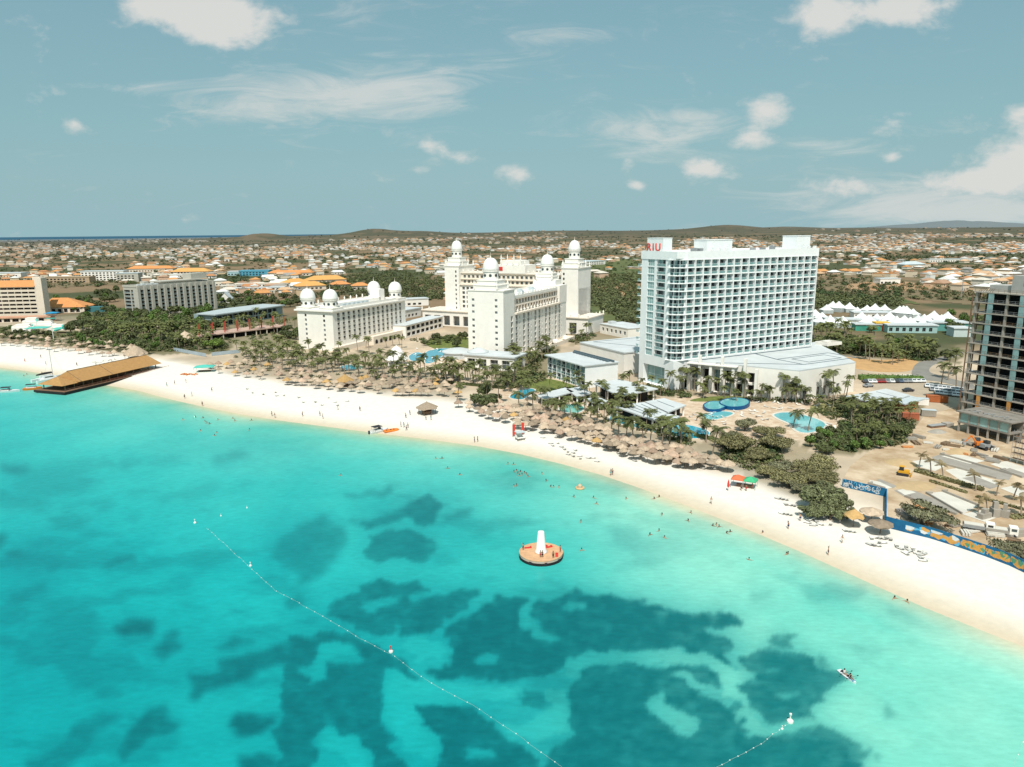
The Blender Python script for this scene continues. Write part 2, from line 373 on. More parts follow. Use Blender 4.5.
SOFT = [(zE(l), v) for l, v in [
    ([(220, 490), (260, 470), (307, 478), (300, 502), (250, 512)], .75), ([(298, 532), (340, 488), (372, 500), (362, 542), (320, 552)], .6), ([(138, 466), (180, 446), (202, 455), (170, 477)], .5), ([(188, 366), (230, 343), (268, 350), (220, 374)], .55), ([(83, 366), (130, 350), (147, 370), (110, 387)], .46), ([(8, 362), (60, 333), (104, 326), (70, 352), (20, 367)], .55), ([(-40, 318), (0, 308), (32, 330), (0, 352), (-40, 350)], .55),
    ([(-5, 175), (40, 163), (57, 190), (10, 194)], .45), ([(388, 166), (470, 143), (488, 155), (420, 174)], .34), ([(238, 266), (292, 258), (280, 274)], .34), ([(120, 335), (200, 328), (212, 342), (130, 344)], .34), ([(365, 592), (450, 548), (560, 508), (624, 503), (602, 542), (520, 577), (440, 622), (378, 628)], .72), ([(428, 522), (470, 498), (503, 515), (450, 537)], .55),
    ([(453, 682), (490, 658), (543, 675), (533, 707), (480, 712)], .82), ([(488, 750), (540, 738), (563, 767), (488, 792)], .75), ([(236, 722), (280, 668), (330, 643), (348, 680), (384, 680), (300, 722), (260, 765)], .68), ([(45, 762), (120, 698), (200, 658), (244, 658), (200, 712), (130, 762), (80, 795)], .5), ([(168, 622), (220, 598), (243, 610), (200, 637)], .45), ([(535, 332), (600, 278), (642, 268), (690, 300), (645, 382), (590, 402), (558, 372)], .42), ([(568, 432), (600, 413), (623, 440), (590, 457)], .5),
    ([(150, 160), (300, 150), (380, 165), (250, 180)], .2), ([(0, 420), (80, 400), (120, 420), (20, 460)], .35), ([(20, 520), (130, 500), (150, 540), (40, 560)], .3), ([(100, 560), (260, 540), (300, 580), (140, 620)], .3), ([(300, 400), (420, 360), (440, 380), (330, 425)], .2), ([(-60, 230), (60, 220), (120, 240), (0, 260)], .25), ([(300, 230), (420, 205), (430, 222), (320, 248)], .22)]]
MID = [(zC([(-60, 340), (150, 280), (420, 295), (560, 315), (700, 300), (826, 318), (1000, 330), (1150, 420), (1250, 600), (1250, 820), (-100, 820)]), .62), (zC([(-100, 120), (60, 100), (130, 150), (80, 230), (-100, 300)]), .55), (zE([(-120, 470), (200, 440), (420, 450), (700, 520), (700, 820), (-120, 820)]), .55), (zE([(-120, 300), (120, 300), (180, 380), (100, 460), (-120, 460)]), .5), (zC([(140, 30), (380, 30), (460, 120), (380, 250), (150, 250)]), .45)]
BARE = [(zC(l), v) for l, v in [([(150, 360), (200, 330), (258, 322), (248, 346), (190, 372)], .85), ([(453, 490), (490, 478), (522, 484), (512, 507), (465, 508)], .85), ([(655, 366), (720, 343), (733, 352), (672, 380)], .75), ([(8, 500), (60, 448), (132, 448), (142, 482), (80, 502), (62, 547), (20, 542)], .85), ([(423, 720), (490, 718), (494, 747), (430, 747)], .8), ([(225, 520), (300, 530), (400, 548), (560, 560), (570, 590), (430, 590), (310, 598), (318, 672), (365, 700), (350, 745), (270, 730), (240, 640), (210, 620)], .9), ([(620, 570), (680, 575), (685, 660), (640, 700), (560, 690), (530, 660), (600, 650), (645, 605)], .9), ([(40, 690), (70, 665), (180, 715), (185, 800), (150, 800), (110, 735)], .85), ([(265, 465), (320, 430), (365, 460), (345, 490), (300, 490)], .8), ([(375, 405), (430, 360), (500, 330), (510, 345), (430, 378)], .7), ([(555, 360), (590, 350), (605, 420), (670, 435), (640, 450), (595, 432), (562, 398)], .9), ([(680, 540), (700, 480), (760, 462), (900, 462), (900, 490), (760, 495), (720, 520), (700, 545)], .92)]]
BARE += [(zD(l), v) for l, v in [([(223, 580), (250, 566), (275, 600), (330, 620), (368, 660), (340, 682), (280, 667), (233, 627)], .95), ([(252, 358), (292, 356), (285, 370)], .6), ([(-5, 345), (58, 346), (20, 370)], .7), ([(563, 575), (607, 566), (602, 590)], .7), ([(528, 515), (562, 516), (545, 530)], .5), ([(60, 470), (160, 470), (300, 460), (390, 485), (430, 515), (520, 520), (460, 560), (455, 600), (480, 650), (560, 680), (500, 690), (470, 660), (440, 590), (425, 545), (370, 505), (300, 490), (200, 490), (110, 482), (60, 505), (30, 540), (5, 540), (20, 485)], .93), ([(290, 522), (315, 522), (385, 570), (340, 562)], .9), ([(600, 655), (640, 645), (660, 665), (620, 680)], .5)]]
RX0, RX1, RY0, RY1, RS = -200, 1230, 350, 820, 1
gx, gy = np.meshgrid(np.arange(RX0, RX1, RS), np.arange(RY0, RY1, RS))
def blur(a, r):
    for ax in (0, 1):
        for _ in range(2):
            k = 2 * r + 1
            p = np.pad(a, [(r + 1, r) if i == ax else (0, 0) for i in (0, 1)], mode='edge')
            c = np.cumsum(p, axis=ax)
            a = (np.take(c, range(k, c.shape[ax]), axis=ax) - np.take(c, range(0, c.shape[ax] - k), axis=ax)) / k
    return a
weed = np.zeros(gx.shape); mid = np.zeros(gx.shape)
_wx = gx + 17 * (fbm(gx / 30., gy / 16., 41, 6) - .5) * 2 + 11 * (fbm(gx / 9., gy / 5., 43, 5) - .5); _wy = gy + 9 * (fbm(gx / 30., gy / 16., 57, 6) - .5) * 2 + 7 * (fbm(gx / 9., gy / 5., 59, 5) - .5)
for poly, v in MID: mid = np.maximum(mid, blur(inpoly(_wx, _wy, poly).astype(float) * v, 16))
for poly, v in SOFT: weed = np.maximum(weed, blur(inpoly(_wx, _wy, poly).astype(float) * min(1, v * 1.25), 3))
for poly, v in WEED:
    m = inpoly(_wx, _wy, poly).astype(float) * v
    weed = np.maximum(weed, blur(m, 2 if v < .7 else 1))
for poly, v in BARE:
    m = blur(inpoly(_wx, _wy, poly).astype(float), 1) * v; weed = weed * (1 - m); mid = mid * (1 - .72 * m)
ed = fbm(gx / 11., gy / 5.5, 71, 5); big = fbm(gx / 70., gy / 20., 131, 5)
hole = np.clip((fbm(gx / 13., gy / 6.5, 171, 5) - .60) / .08, 0, 1); weed = np.clip(weed * (.72 + .50 * ed) * (1 - .14 * hole), 0, 1)
weed = np.maximum(weed, np.clip((big - .56) / .14, 0, 1) * np.clip((gy - 430) / 70., 0, 1) * np.clip((760 - gx) / 200., 0, 1) * .34)
halo = blur(weed, 11); mid = np.clip(np.maximum(mid * (.62 + .8 * big), .95 * halo), 0, 1); weed = np.maximum(blur(weed, 1), .3 * halo)
nc = 760; az = np.concatenate([np.linspace(rad(-64), rad(-40), 40), np.linspace(rad(-39.8), rad(39.8), 680), np.linspace(rad(40), rad(64), 40)])
rr = np.concatenate([[10, 30, 50], np.geomspace(62, 520, 380), [600, 800, 1200, 2000, 4000, 9000, 20000, 45000]]); nr = len(rr)
A, Rr = np.meshgrid(az, rr)
P = np.stack([np.sin(A) * Rr, np.cos(A) * Rr, np.zeros_like(A)], -1).reshape(-1, 3)
px, py = project(P)
ix = np.clip((px - RX0) / RS, 0, gx.shape[1] - 1).astype(int); iy = np.clip((py - RY0) / RS, 0, gx.shape[0] - 1).astype(int)
W = weed[iy, ix]; MD = mid[iy, ix][:, None]
s = np.maximum(-shore_sd(P[:, 0], P[:, 1]), -2)
s = s * (.85 + .3 * fbm(P[:, 0] / 25., P[:, 1] / 25., 12))
K = .69
pts = [-2, 1.5, 5, 12, 28, 55, 100, 170, 300, 600, 3000, 9000]
colL = [(222, 222, 182), (198, 220, 184), (160, 222, 196), (120, 222, 204), (84, 212, 203), (54, 204, 200), (24, 194, 195), (4, 182, 187), (0, 170, 178), (0, 150, 172), (40, 110, 140), (40, 105, 135)]
colR = [(228, 226, 190), (205, 232, 205), (166, 236, 214), (140, 236, 216), (138, 234, 214), (124, 230, 211), (100, 221, 207), (68, 208, 202), (20, 190, 192), (0, 150, 172), (40, 110, 140), (40, 105, 135)]
cl = np.array([lin(*c) for c in colL]) ; cr = np.array([lin(*c) for c in colR])
tL = np.stack([np.interp(s, pts, cl[:, i]) for i in range(3)], -1); tR = np.stack([np.interp(s, pts, cr[:, i]) for i in range(3)], -1)
side = np.clip((px - 430) / 420., 0, 1)[:, None]; side = side * side * (3 - 2 * side)
C = tL * (1 - side) + tR * side
mot = (fbm(P[:, 0] / 34. + 9, P[:, 1] / 34., 23, 5) - .5)[:, None]
C = C * (1 + np.array([1.5, .38, .30]) * mot)
md1 = np.array(lin(0, 154, 163)); md2 = np.array(lin(14, 166, 170)); MDc = md1 * (1 - side) + md2 * side; C = C * (1 - MD * .85) + MDc * MD * .85
dk = np.array(lin(0, 116, 124)); dk2 = np.array(lin(12, 124, 128))
DK = dk * (1 - side) + dk2 * side
C = C * (1 - W[:, None] * .96) + DK * W[:, None] * .96
C = np.clip((C * np.array([1.05, .97, .955]) + np.array([.004, 0, 0])) * K, 0.001, .9)
m = bpy.data.materials.new('sea_water'); m.use_nodes = True; nt = m.node_tree; N = nt.nodes; L = nt.links; b = N['Principled BSDF']
a = N.new('ShaderNodeAttribute'); a.attribute_name = 'tint'
ge = N.new('ShaderNodeNewGeometry')
n1 = N.new('ShaderNodeTexNoise'); n1.inputs['Scale'].default_value = .22; n1.inputs['Detail'].default_value = 6; n1.inputs['Roughness'].default_value = .7; L.new(ge.outputs['Position'], n1.inputs['Vector'])
mp = N.new('ShaderNodeMapping'); mp.inputs['Rotation'].default_value = (0, 0, .5); mp.inputs['Scale'].default_value = (.5, 1.3, 1); L.new(ge.outputs['Position'], mp.inputs['Vector'])
n2 = N.new('ShaderNodeTexNoise'); n2.inputs['Scale'].default_value = .9; n2.inputs['Detail'].default_value = 4; L.new(mp.outputs[0], n2.inputs['Vector'])
ma = math_n; 
def mnode(op, x, y=None, z=None):
    n = N.new('ShaderNodeMath'); n.operation = op
    for i, q in enumerate((x, y, z)):
        if q is None: continue
        if isinstance(q, (int, float)): n.inputs[i].default_value = q
        else: L.new(q, n.inputs[i])
    return n.outputs[0]
f = mnode('MULTIPLY_ADD', n1.outputs['Fac'], .34, .83); f = mnode('MULTIPLY_ADD', n2.outputs['Fac'], .30, mnode('SUBTRACT', f, .15))
vm = N.new('ShaderNodeVectorMath'); vm.operation = 'SCALE'; L.new(a.outputs['Color'], vm.inputs[0]); L.new(f, vm.inputs['Scale']); L.new(vm.outputs[0], b.inputs['Base Color'])
bp = N.new('ShaderNodeBump'); bp.inputs['Strength'].default_value = .22; bp.inputs['Distance'].default_value = .25; L.new(n2.outputs['Fac'], bp.inputs['Height']); L.new(bp.outputs[0], b.inputs['Normal'])
b.inputs['Roughness'].default_value = .25; b.inputs['IOR'].default_value = 1.33; b.inputs['Specular IOR Level'].default_value = .12
OPEN = mat('open_sea', lin(58, 92, 112), 1.0, var=.05, scale=.002, spec=0.0, coord='World')
me = grid_mesh('sea', P, nr, nc, [m, OPEN], {'tint': C})
me.polygons.foreach_set('material_index', (np.repeat(rr[:-1], nc - 1) > 1900).astype(np.int32))
tag(link('sea', me), kind='structure', label='clear turquoise sea with dark seagrass patches along the beach')

# ------------------------------------------------------------------ ground and beach: one fan from the water line to the hills
EDGE_PX = [(-900, 296), (-420, 316), (-200, 326), (0, 344), (60, 350), (120, 357), (160, 361), (230, 376), (300, 388), (400, 399), (440, 402), (480, 408), (520, 424), (600, 448), (680, 468), (740, 482), (800, 506), (850, 512), (887, 527), (920, 537), (960, 549), (1024, 573), (1250, 680), (1600, 830)]
nc = 520; az = np.linspace(rad(-60), rad(60), nc)
rows = np.zeros((0, nc))
rg = np.geomspace(40, 2500, 900)
AA, RRg = np.meshgrid(az, rg); SD = shore_sd((np.sin(AA) * RRg).ravel(), (np.cos(AA) * RRg).ravel()).reshape(AA.shape)
rs = np.array([rg[np.argmax(SD[:, j] > 0)] if (SD[:, j] > 0).any() else 60 for j in range(nc)])
E = np.array([at_z(x, y, 2.0)[:2] for x, y in EDGE_PX]); eaz = np.arctan2(E[:, 0], E[:, 1]); er = np.hypot(E[:, 0], E[:, 1])
re = np.maximum(np.interp(az, eaz, er), rs * 1.03)
rows_b = [rs + (re - rs) * t for t in (-.9, -.45, -.2, -.08, 0, .04, .08, .13, .19, .27, .36, .48, .62, .8, 1.0)]
rows_g = [re * (13500.0 / re) ** t for t in np.linspace(0, 1, 230)]
def fan(rows):
    R_ = np.array(rows); A_ = np.repeat(az[None, :], len(rows), 0)
    x = (np.sin(A_) * R_).ravel(); y = (np.cos(A_) * R_).ravel()
    return np.stack([x, y, terrain(x, y)], -1)
Pb = fan(rows_b); sb = shore_sd(Pb[:, 0], Pb[:, 1])
wet = np.clip(1 - (sb - 1.0) / 9., 0, 1)[:, None]
cb_ = np.array([.75, .70, .63]) * (1 - wet) + np.array([.60, .50, .37]) * wet
SAND = mat('beach_sand', (.6, .5, .4), .95, var=.07, scale=.5, attr='tint', spec=.1, coord='World', bump=.35)
tag(link('beach', grid_mesh('beach', Pb, len(rows_b), nc, [SAND], {'tint': cb_})), kind='structure', label='wide pale sand beach sloping into turquoise water')
Pg = fan(rows_g); D = np.hypot(Pg[:, 0], Pg[:, 1]); px, py = project(Pg)
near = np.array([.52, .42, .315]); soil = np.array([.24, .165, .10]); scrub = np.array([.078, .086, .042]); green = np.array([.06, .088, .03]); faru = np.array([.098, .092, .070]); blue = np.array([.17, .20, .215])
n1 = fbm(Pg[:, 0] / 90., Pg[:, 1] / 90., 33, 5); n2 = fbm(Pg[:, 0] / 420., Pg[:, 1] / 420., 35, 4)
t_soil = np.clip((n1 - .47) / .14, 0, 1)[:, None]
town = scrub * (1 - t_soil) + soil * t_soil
t_far = np.clip((D - 1500) / 4000., 0, 1)[:, None]; town = town * (1 - t_far * .75) + faru * t_far * .75  # far land greyed with distance, first step of the haze painted into its colour
t_haze = np.clip((D - 6500) / 4500., 0, 1)[:, None]; town = town * (1 - t_haze * .9) + blue * t_haze * .9  # aerial haze painted in: farthest hills mixed towards blue grey
edge = np.interp(px, [0, 250, 330, 560, 700, 800, 900, 1024], [322, 318, 322, 326, 345, 352, 352, 352]) + 14 * (n1 - .5)
nearD = np.clip((py - (edge - 9)) / 18., 0, 1)[:, None]
n3 = fbm(Pg[:, 0] / 16., Pg[:, 1] / 16., 44, 4)[:, None]
gard = near * (.62 + .70 * n3) * np.array([1, .985, .96])
Ai = np.tile(np.arange(nc), len(rows_g)); rE = re[Ai]; tb = np.exp(-np.maximum(D - rE, 0) / 9.)[:, None]
gard = gard * (1 - tb) + np.array([.75, .70, .63]) * tb
GARD = [([(-30, 322), (60, 330), (190, 326), (236, 332), (232, 352), (190, 352), (150, 353), (60, 347), (-30, 340)], .85), ([(232, 342), (296, 340), (330, 352), (402, 352), (410, 366), (470, 384), (455, 396), (380, 392), (300, 382), (235, 372)], .28), ([(492, 368), (556, 336), (560, 364), (540, 384), (500, 392)], .7), ([(520, 392), (600, 400), (690, 440), (740, 452), (720, 458), (600, 428), (520, 404)], .35), ([(690, 442), (790, 436), (838, 470), (832, 506), (800, 500), (740, 474)], .45), ([(812, 398), (925, 404), (912, 440), (850, 456), (800, 446), (830, 430), (850, 415)], .75), ([(640, 384), (860, 396), (860, 403), (700, 398), (640, 396)], .4), ([(812, 325), (960, 340), (960, 362), (900, 360), (815, 354)], .8), ([(560, 330), (640, 320), (640, 345), (570, 345)], .5), ([(405, 300), (470, 296), (470, 312), (600, 318), (640, 318), (640, 300)], .6), ([(200, 305), (300, 300), (300, 330), (296, 345), (240, 345), (215, 330)], .7)]
gm = np.zeros(len(px)); wx2 = px + 14 * (n3[:, 0] - .5); wy2 = py + 6 * (n1 - .5)
for poly, v in GARD: gm = np.maximum(gm, inpoly(wx2, wy2, poly) * v)
gm = (gm * np.clip(.45 + 1.1 * n3[:, 0], 0, 1.1))[:, None]; gard = gard * (1 - gm) + np.array([.15, .135, .07]) * gm
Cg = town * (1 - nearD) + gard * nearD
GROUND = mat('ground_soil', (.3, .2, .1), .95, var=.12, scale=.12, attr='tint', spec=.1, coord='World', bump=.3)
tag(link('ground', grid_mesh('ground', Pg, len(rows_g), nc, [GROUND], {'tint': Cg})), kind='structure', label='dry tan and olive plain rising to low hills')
# ------------------------------------------------------------------ building materials
WHITE = mat('white_render', (.86, .815, .75), .85, var=.07, scale=.25, bump=.05)
WHITE2 = mat('cool_white_render', (.85, .86, .85), .8, var=.05, scale=.2)
CREAM = mat('cream_render', (.74, .64, .53), .85, var=.07, scale=.3)
GREYW = mat('grey_cream_render', (.47, .445, .385), .9, var=.1, scale=.2)
ROOFW = mat('white_membrane_roof', (.56, .585, .59), .8, var=.12, scale=.12)
ROOFG = mat('pale_grey_roof', (.50, .56, .58), .75, var=.12, scale=.15)
SEAM = mat('dark_roof_seam', (.10, .14, .16), .8)
GLASS = mat('dark_window_glass', (.045, .06, .065), .12, var=.25, scale=.6, objvar=.6, spec=.6)
TEAL = mat('pale_teal_glass', (.27, .43, .42), .15, var=.2, scale=.4, objvar=.22, spec=.6)
TEAL2 = mat('teal_rail_glass', (.28, .48, .47), .12, var=.1, scale=.5, spec=.6, alpha=.5)
DOOR = mat('balcony_door_dark', (.035, .05, .055), .3, var=.3, scale=.8, objvar=.5)
DOME = mat('white_dome_paint', (.84, .82, .78), .55, var=.04, scale=.5)
TRIM = mat('cream_cornice', (.80, .70, .59), .85, var=.06, scale=.4)
TERRA = mat('terracotta_tiles', (.62, .27, .10), .9, var=.18, scale=.6)
METAL = mat('grey_steel', (.30, .31, .31), .5, var=.15, scale=.8)
REDP = mat('red_paint', (.62, .05, .035), .5, var=.08, scale=.6)
REDL = mat('red_sign_paint', (.72, .06, .04), .5, var=.05, scale=.6)
CONC = mat('raw_concrete', (.36, .325, .28), .95, var=.2, scale=.35, bump=.1)
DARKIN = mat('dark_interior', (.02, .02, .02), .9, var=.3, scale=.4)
WOODP = mat('weathered_wood', (.20, .12, .075), .9, var=.25, scale=.8)

WIN = {}
def window_mesh(w, h, kind='plain'):
    key = (round(w, 2), round(h, 2), kind)
    if key in WIN: return WIN[key]
    b = MB()
    x0, x1 = -w / 2, w / 2
    if kind == 'plain':
        b.face([(x0, 0, 0), (x1, 0, 0), (x1, 0, h), (x0, 0, h)], 0)
        t = .07
        for q in ((x0, x0 + t, 0, h), (x1 - t, x1, 0, h), (-t / 2, t / 2, t, h - t)): b.box(q[0], q[1], -.05, -.004, q[2], q[3], 1)
        b.box(x0 + t, x1 - t, -.05, -.004, 0, t, 1); b.box(x0 + t, x1 - t, -.05, -.004, h - t, h, 1)
        mats = [GLASS, WHITE2]
    elif kind.startswith('bay'):           # hotel balcony: curtained pane, dark door, furniture shadow
        k = int(kind[-1]); f = (.42, .55, .30, .62)[k % 4]
        xm = x0 + w * f
        dl, dr = (1, 0) if k % 2 else (0, 1)
        b.face([(x0, 0, 0), (xm, 0, 0), (xm, 0, h), (x0, 0, h)], dl)
        b.face([(xm, 0, 0), (x1, 0, 0), (x1, 0, h), (xm, 0, h)], dr)
        b.box(xm - .05, xm + .05, -.06, -.004, 0, h, 2); b.box(x0, x1, -.06, -.004, h - .12, h - .004, 2)
        b.box(x1 - 1.15, x1 - .45, -1.0, -.4, 0, .85, 1); b.box(x0 + .5, x0 + .95, -.9, -.4, 0, .7, 1)
        mats = [TEAL, DOOR, WHITE2]
    elif kind == 'arch':
        n = 10; r = w / 2; zc = h - r
        pts = [(x0, 0, 0), (x1, 0, 0)] + [(r * math.cos(PI * k / n), 0, zc + r * math.sin(PI * k / n)) for k in range(n + 1)]
        b.face(pts, 0); b.box(-.05, .05, -.05, -.004, 0, h, 1); b.box(x0, x1, -.05, -.004, zc - .05, zc + .05, 1)
        mats = [GLASS, WHITE2]
    elif kind == 'glazed':
        b.face([(x0, 0, 0), (x1, 0, 0), (x1, 0, h), (x0, 0, h)], 0)
        for k in range(4):
            x = x0 + w * k / 3; b.box(max(x - .05, x0), min(x + .05, x1), -.05, -.004, 0, h, 1)
        for z in (0, h * .48, h - .09): b.box(x0 + .06, x1 - .06, -.045, -.006, z, z + .09, 1)
        mats = [TEAL, WHITE2]
    elif kind == 'dark':
        b.face([(x0, 0, 0), (x1, 0, 0), (x1, 0, h), (x0, 0, h)], 0); b.box(-.04, .04, -.05, -.004, 0, h, 1)
        mats = [DARKIN, METAL]
    WIN[key] = b.mesh('window', mats); return WIN[key]
RAIL = {}
def rail_mesh(w, mats, h=1.05):
    key = (round(w, 2), mats[0].name, h)
    if key not in RAIL:
        b = MB(); b.box(-w / 2, w / 2, -.03, .03, .05, h, 0); b.box(-w / 2, w / 2, -.05, .05, h + .003, h + .07, 1)
        RAIL[key] = b.mesh('balcony_rail', mats)
    return RAIL[key]
def facade(mb, root, o, d, length, z0, z1, ops, depth=.35, mi=0, count=None, pname='window'):
    """wall plane with real openings. o: local (x,y) start; d: unit direction; outward normal is (d.y,-d.x).
    ops: (a0,a1,b0,b1,kind[,depth[,rail]]); each opening gets a child pane set back in its reveal."""
    nx, ny = d[1], -d[0]
    def pt(a, z, k=0.0): return (o[0] + d[0] * a - nx * k, o[1] + d[1] * a - ny * k, z)
    xs = sorted({0.0, length} | {round(v, 4) for q in ops for v in q[:2]}); zs = sorted({z0, z1} | {round(v, 4) for q in ops for v in q[2:4]})
    oc = [(q[0], q[1], q[2], q[3]) for q in ops]
    for i in range(len(xs) - 1):
        col = [q for q in oc if q[0] - 1e-3 <= (xs[i] + xs[i + 1]) / 2 <= q[1] + 1e-3]
        for j in range(len(zs) - 1):
            zc = (zs[j] + zs[j + 1]) / 2
            if any(q[2] < zc < q[3] for q in col): continue
            mb.face([pt(xs[i], zs[j]), pt(xs[i + 1], zs[j]), pt(xs[i + 1], zs[j + 1]), pt(xs[i], zs[j + 1])], mi)
    rz = math.atan2(d[1], d[0])
    for q in ops:
        a0, a1, b0, b1, kind = q[:5]; dp = q[5] if len(q) > 5 else depth
        for P4 in ([pt(a0, b0), pt(a1, b0), pt(a1, b0, dp), pt(a0, b0, dp)], [pt(a1, b1), pt(a0, b1), pt(a0, b1, dp), pt(a1, b1, dp)],
                   [pt(a0, b1), pt(a0, b0), pt(a0, b0, dp), pt(a0, b1, dp)], [pt(a1, b0), pt(a1, b1), pt(a1, b1, dp), pt(a1, b0, dp)]): mb.face(P4, mi)
        w, h = a1 - a0, b1 - b0
        items = [(pname, window_mesh(w, h, kind), pt((a0 + a1) / 2, b0, dp), None)]
        if len(q) > 6 and q[6]: items.append(('balcony_rail', rail_mesh(w, q[6]), pt((a0 + a1) / 2, b0, .08), (0, .08 - dp, 0)))
        wo = None
        for nm, me, loc, sub in items:
            if count is not None:
                count.setdefault(nm, 0); count[nm] += 1
                if count[nm] > 100:
                    count.setdefault('rest_' + nm, []).append((me, loc, rz)); continue
            if sub is not None and wo is not None: link(nm, me, wo, sub)
            else: wo = link(nm, me, root, loc, rz)
def rest_parts(count, root):
    """past a hundred of one part: the remainder in one mesh, marked stuff"""
    for nm in [k for k in count if k.startswith('rest_')]:
        b = MB(); mats = []
        for me, loc, rz in count[nm]:
            c, s_ = math.cos(rz), math.sin(rz); i0 = len(b.v)
            mi = []
            for m_ in me.materials:
                if m_ not in mats: mats.append(m_)
                mi.append(mats.index(m_))
            b.v.extend([(loc[0] + c * v.co.x - s_ * v.co.y, loc[1] + s_ * v.co.x + c * v.co.y, loc[2] + v.co.z) for v in me.vertices])
            for p in me.polygons: b.f.append(tuple(i0 + k for k in p.vertices)); b.m.append(mi[p.material_index])
        tag(b.build(nm[5:], mats, root), kind='stuff')
def rows_cols(a0, a1, n, w, z0, fh, nf, h, kind, sill=.9, depth=.35, rail=None):
    pit = (a1 - a0) / n; out_ = []
    for j in range(nf):
        for i in range(n):
            c = a0 + pit * (i + .5)
            k = kind if not kind.endswith('?') else kind[:-1] + str(RND.randrange(4))
            out_.append((c - w / 2, c + w / 2, z0 + fh * j + sill, z0 + fh * j + sill + h, k, depth, rail))
    return out_
def parapet(mb, x0, x1, y0, y1, z0, z1, t=.35, mi=0):
    mb.box(x0, x1, y0, y0 + t, z0, z1, mi); mb.box(x0, x1, y1 - t, y1, z0, z1, mi); mb.box(x0, x0 + t, y0 + t, y1 - t, z0, z1, mi); mb.box(x1 - t, x1, y0 + t, y1 - t, z0, z1, mi)
def text_mesh(body, size, m, ext=.12, bold=.02, space=1.0):
    cu = bpy.data.curves.new('lettering', 'FONT'); cu.body = body; cu.size = size; cu.extrude = ext; cu.offset = bold; cu.align_x = 'CENTER'; cu.space_character = space
    o = bpy.data.objects.new('lettering', cu); COL.objects.link(o)
    bpy.context.view_layer.update()
    me = bpy.data.meshes.new_from_object(o.evaluated_get(bpy.context.evaluated_depsgraph_get()))
    bpy.data.objects.remove(o); me.materials.clear(); me.materials.append(m); me.name = 'lettering'
    return me

# ------------------------------------------------------------------ the tall white glazed slab hotel
t = thing('hotel_tower', 'tall white slab hotel with teal glass balconies and red letters on its roof', 'hotel', (67.6, 294, 2), rad(28))
cnt = {}; wl = MB(); fr = MB()
ZB, FH, NF = 12.4, 3.2, 13
ZT = ZB + FH * NF; LM, DP = 83.0, 23.0
raildef = (TEAL2, WHITE2)
# main facade: 18 bays; nearest bays first so that the largest panes are parts
ops = []
NB = 18; a0 = 5.0; pit = (LM - a0 - .6) / NB
for i in range(NB):
    for j in range(NF):
        c = a0 + pit * i + .25
        ops.append((c, c + pit - .5, ZB + FH * j + .35, ZB + FH * (j + 1), 'bay%d' % RND.randrange(4), 1.5, raildef))
opsA = [(q[0] - 5.0, q[1] - 5.0) + q[2:] for q in ops]
# curved corner in three chords, then the end facade
arc = [(0.0, 5.0), (.55, 2.6), (2.2, .8), (5.0, 0.0)]
for k in range(3):
    p, q = arc[k], arc[k + 1]; L_ = math.hypot(q[0] - p[0], q[1] - p[1]); d = ((q[0] - p[0]) / L_, (q[1] - p[1]) / L_)
    facade(wl, t, p, d, L_, ZB, ZT, [((.45 if k == 0 else .04), L_ - (.45 if k == 2 else .04), ZB + FH * j + .3, ZB + FH * (j + 1), 'bay%d' % RND.randrange(4), .9, raildef) for j in range(NF)], count=cnt)
facade(wl, t, (5.0, 0.0), (1, 0), LM - 5.0, ZB, ZT, opsA, count=cnt)
eo = []
for j in range(NF):
    z = ZB + FH * j
    eo.append((4.2, 8.6, z + .3, z + FH - .05, 'glazed', .3, None)); eo.append((10.2, 15.8, z + .35, z + FH - .02, 'bay%d' % RND.randrange(4), 1.3, raildef))
facade(wl, t, (0, DP), (0, -1), DP - 5.0, ZB, ZT, eo, count=cnt)
facade(wl, t, (LM, 0), (0, 1), DP, 0, ZT, []); facade(wl, t, (LM, DP), (-1, 0), LM, 0, ZT, [])
# base storeys below the grid: tall portal in the end wall, solid corner, arcade behind the podium columns
facade(wl, t, (0, DP), (0, -1), DP, 0, ZB, [(3.2, 17.5, .2, 8.6, 'glazed', 2.4)], count=cnt)
facade(wl, t, (0, 0), (1, 0), LM, 0, ZB, [(6.5, 13.0, .2, 4.6, 'dark', 1.2), (6.5, 13.0, 5.6, 9.2, 'dark', 1.2)], count=cnt)
wl.face([(0, 0, ZB), (5, 0, ZB), (2.2, .8, ZB), (.55, 2.6, ZB), (0, 5, ZB)][::-1], 0)
wl.build('wall', WHITE2, t)
rest_parts(cnt, t)
# slab edges and fins proud of the wall
for j in range(NF + 1):
    z = ZB + FH * j
    fr.box(5.0, LM, -.45, -.003, z - .10, z + .18)
    for k in range(3):
        p, q = arc[k], arc[k + 1]; L_ = math.hypot(q[0] - p[0], q[1] - p[1]); d = ((q[0] - p[0]) / L_, (q[1] - p[1]) / L_); n = (d[1], -d[0])
        fr.obox(((p[0] + q[0]) / 2 + n[0] * .45, (p[1] + q[1]) / 2 + n[1] * .45), d, n, L_ / 2 + .15, .44, z - .10, z + .20)
    if j < NF:
        for yy_ in (DP + .02,): fr.box(-.6, 9, yy_, yy_ + 1.9, z - .1, z + .1)      # balconies of the far side, seen end on
for i in range(NB + 1):
    x = a0 + pit * i; fr.box(x - .2, x + .2, -.68, -.45 - .003, ZB - .1, ZT + .2)
fr.build('facade_grid', WHITE2, t)
bk = MB()
for j in range(NF):
    z = ZB + FH * j; bk.box(-.58, -.5, DP + .1, DP + 1.85, z + .12, z + 1.1); 
bk.build('balcony_rail', TEAL2, t)
rf = MB()
rf.box(-.25, LM + .25, .9, DP + .25, ZT, ZT + .6); parapet(rf, -.25, LM + .25, .0, DP + .25, ZT + .6, ZT + 3.4, .4)
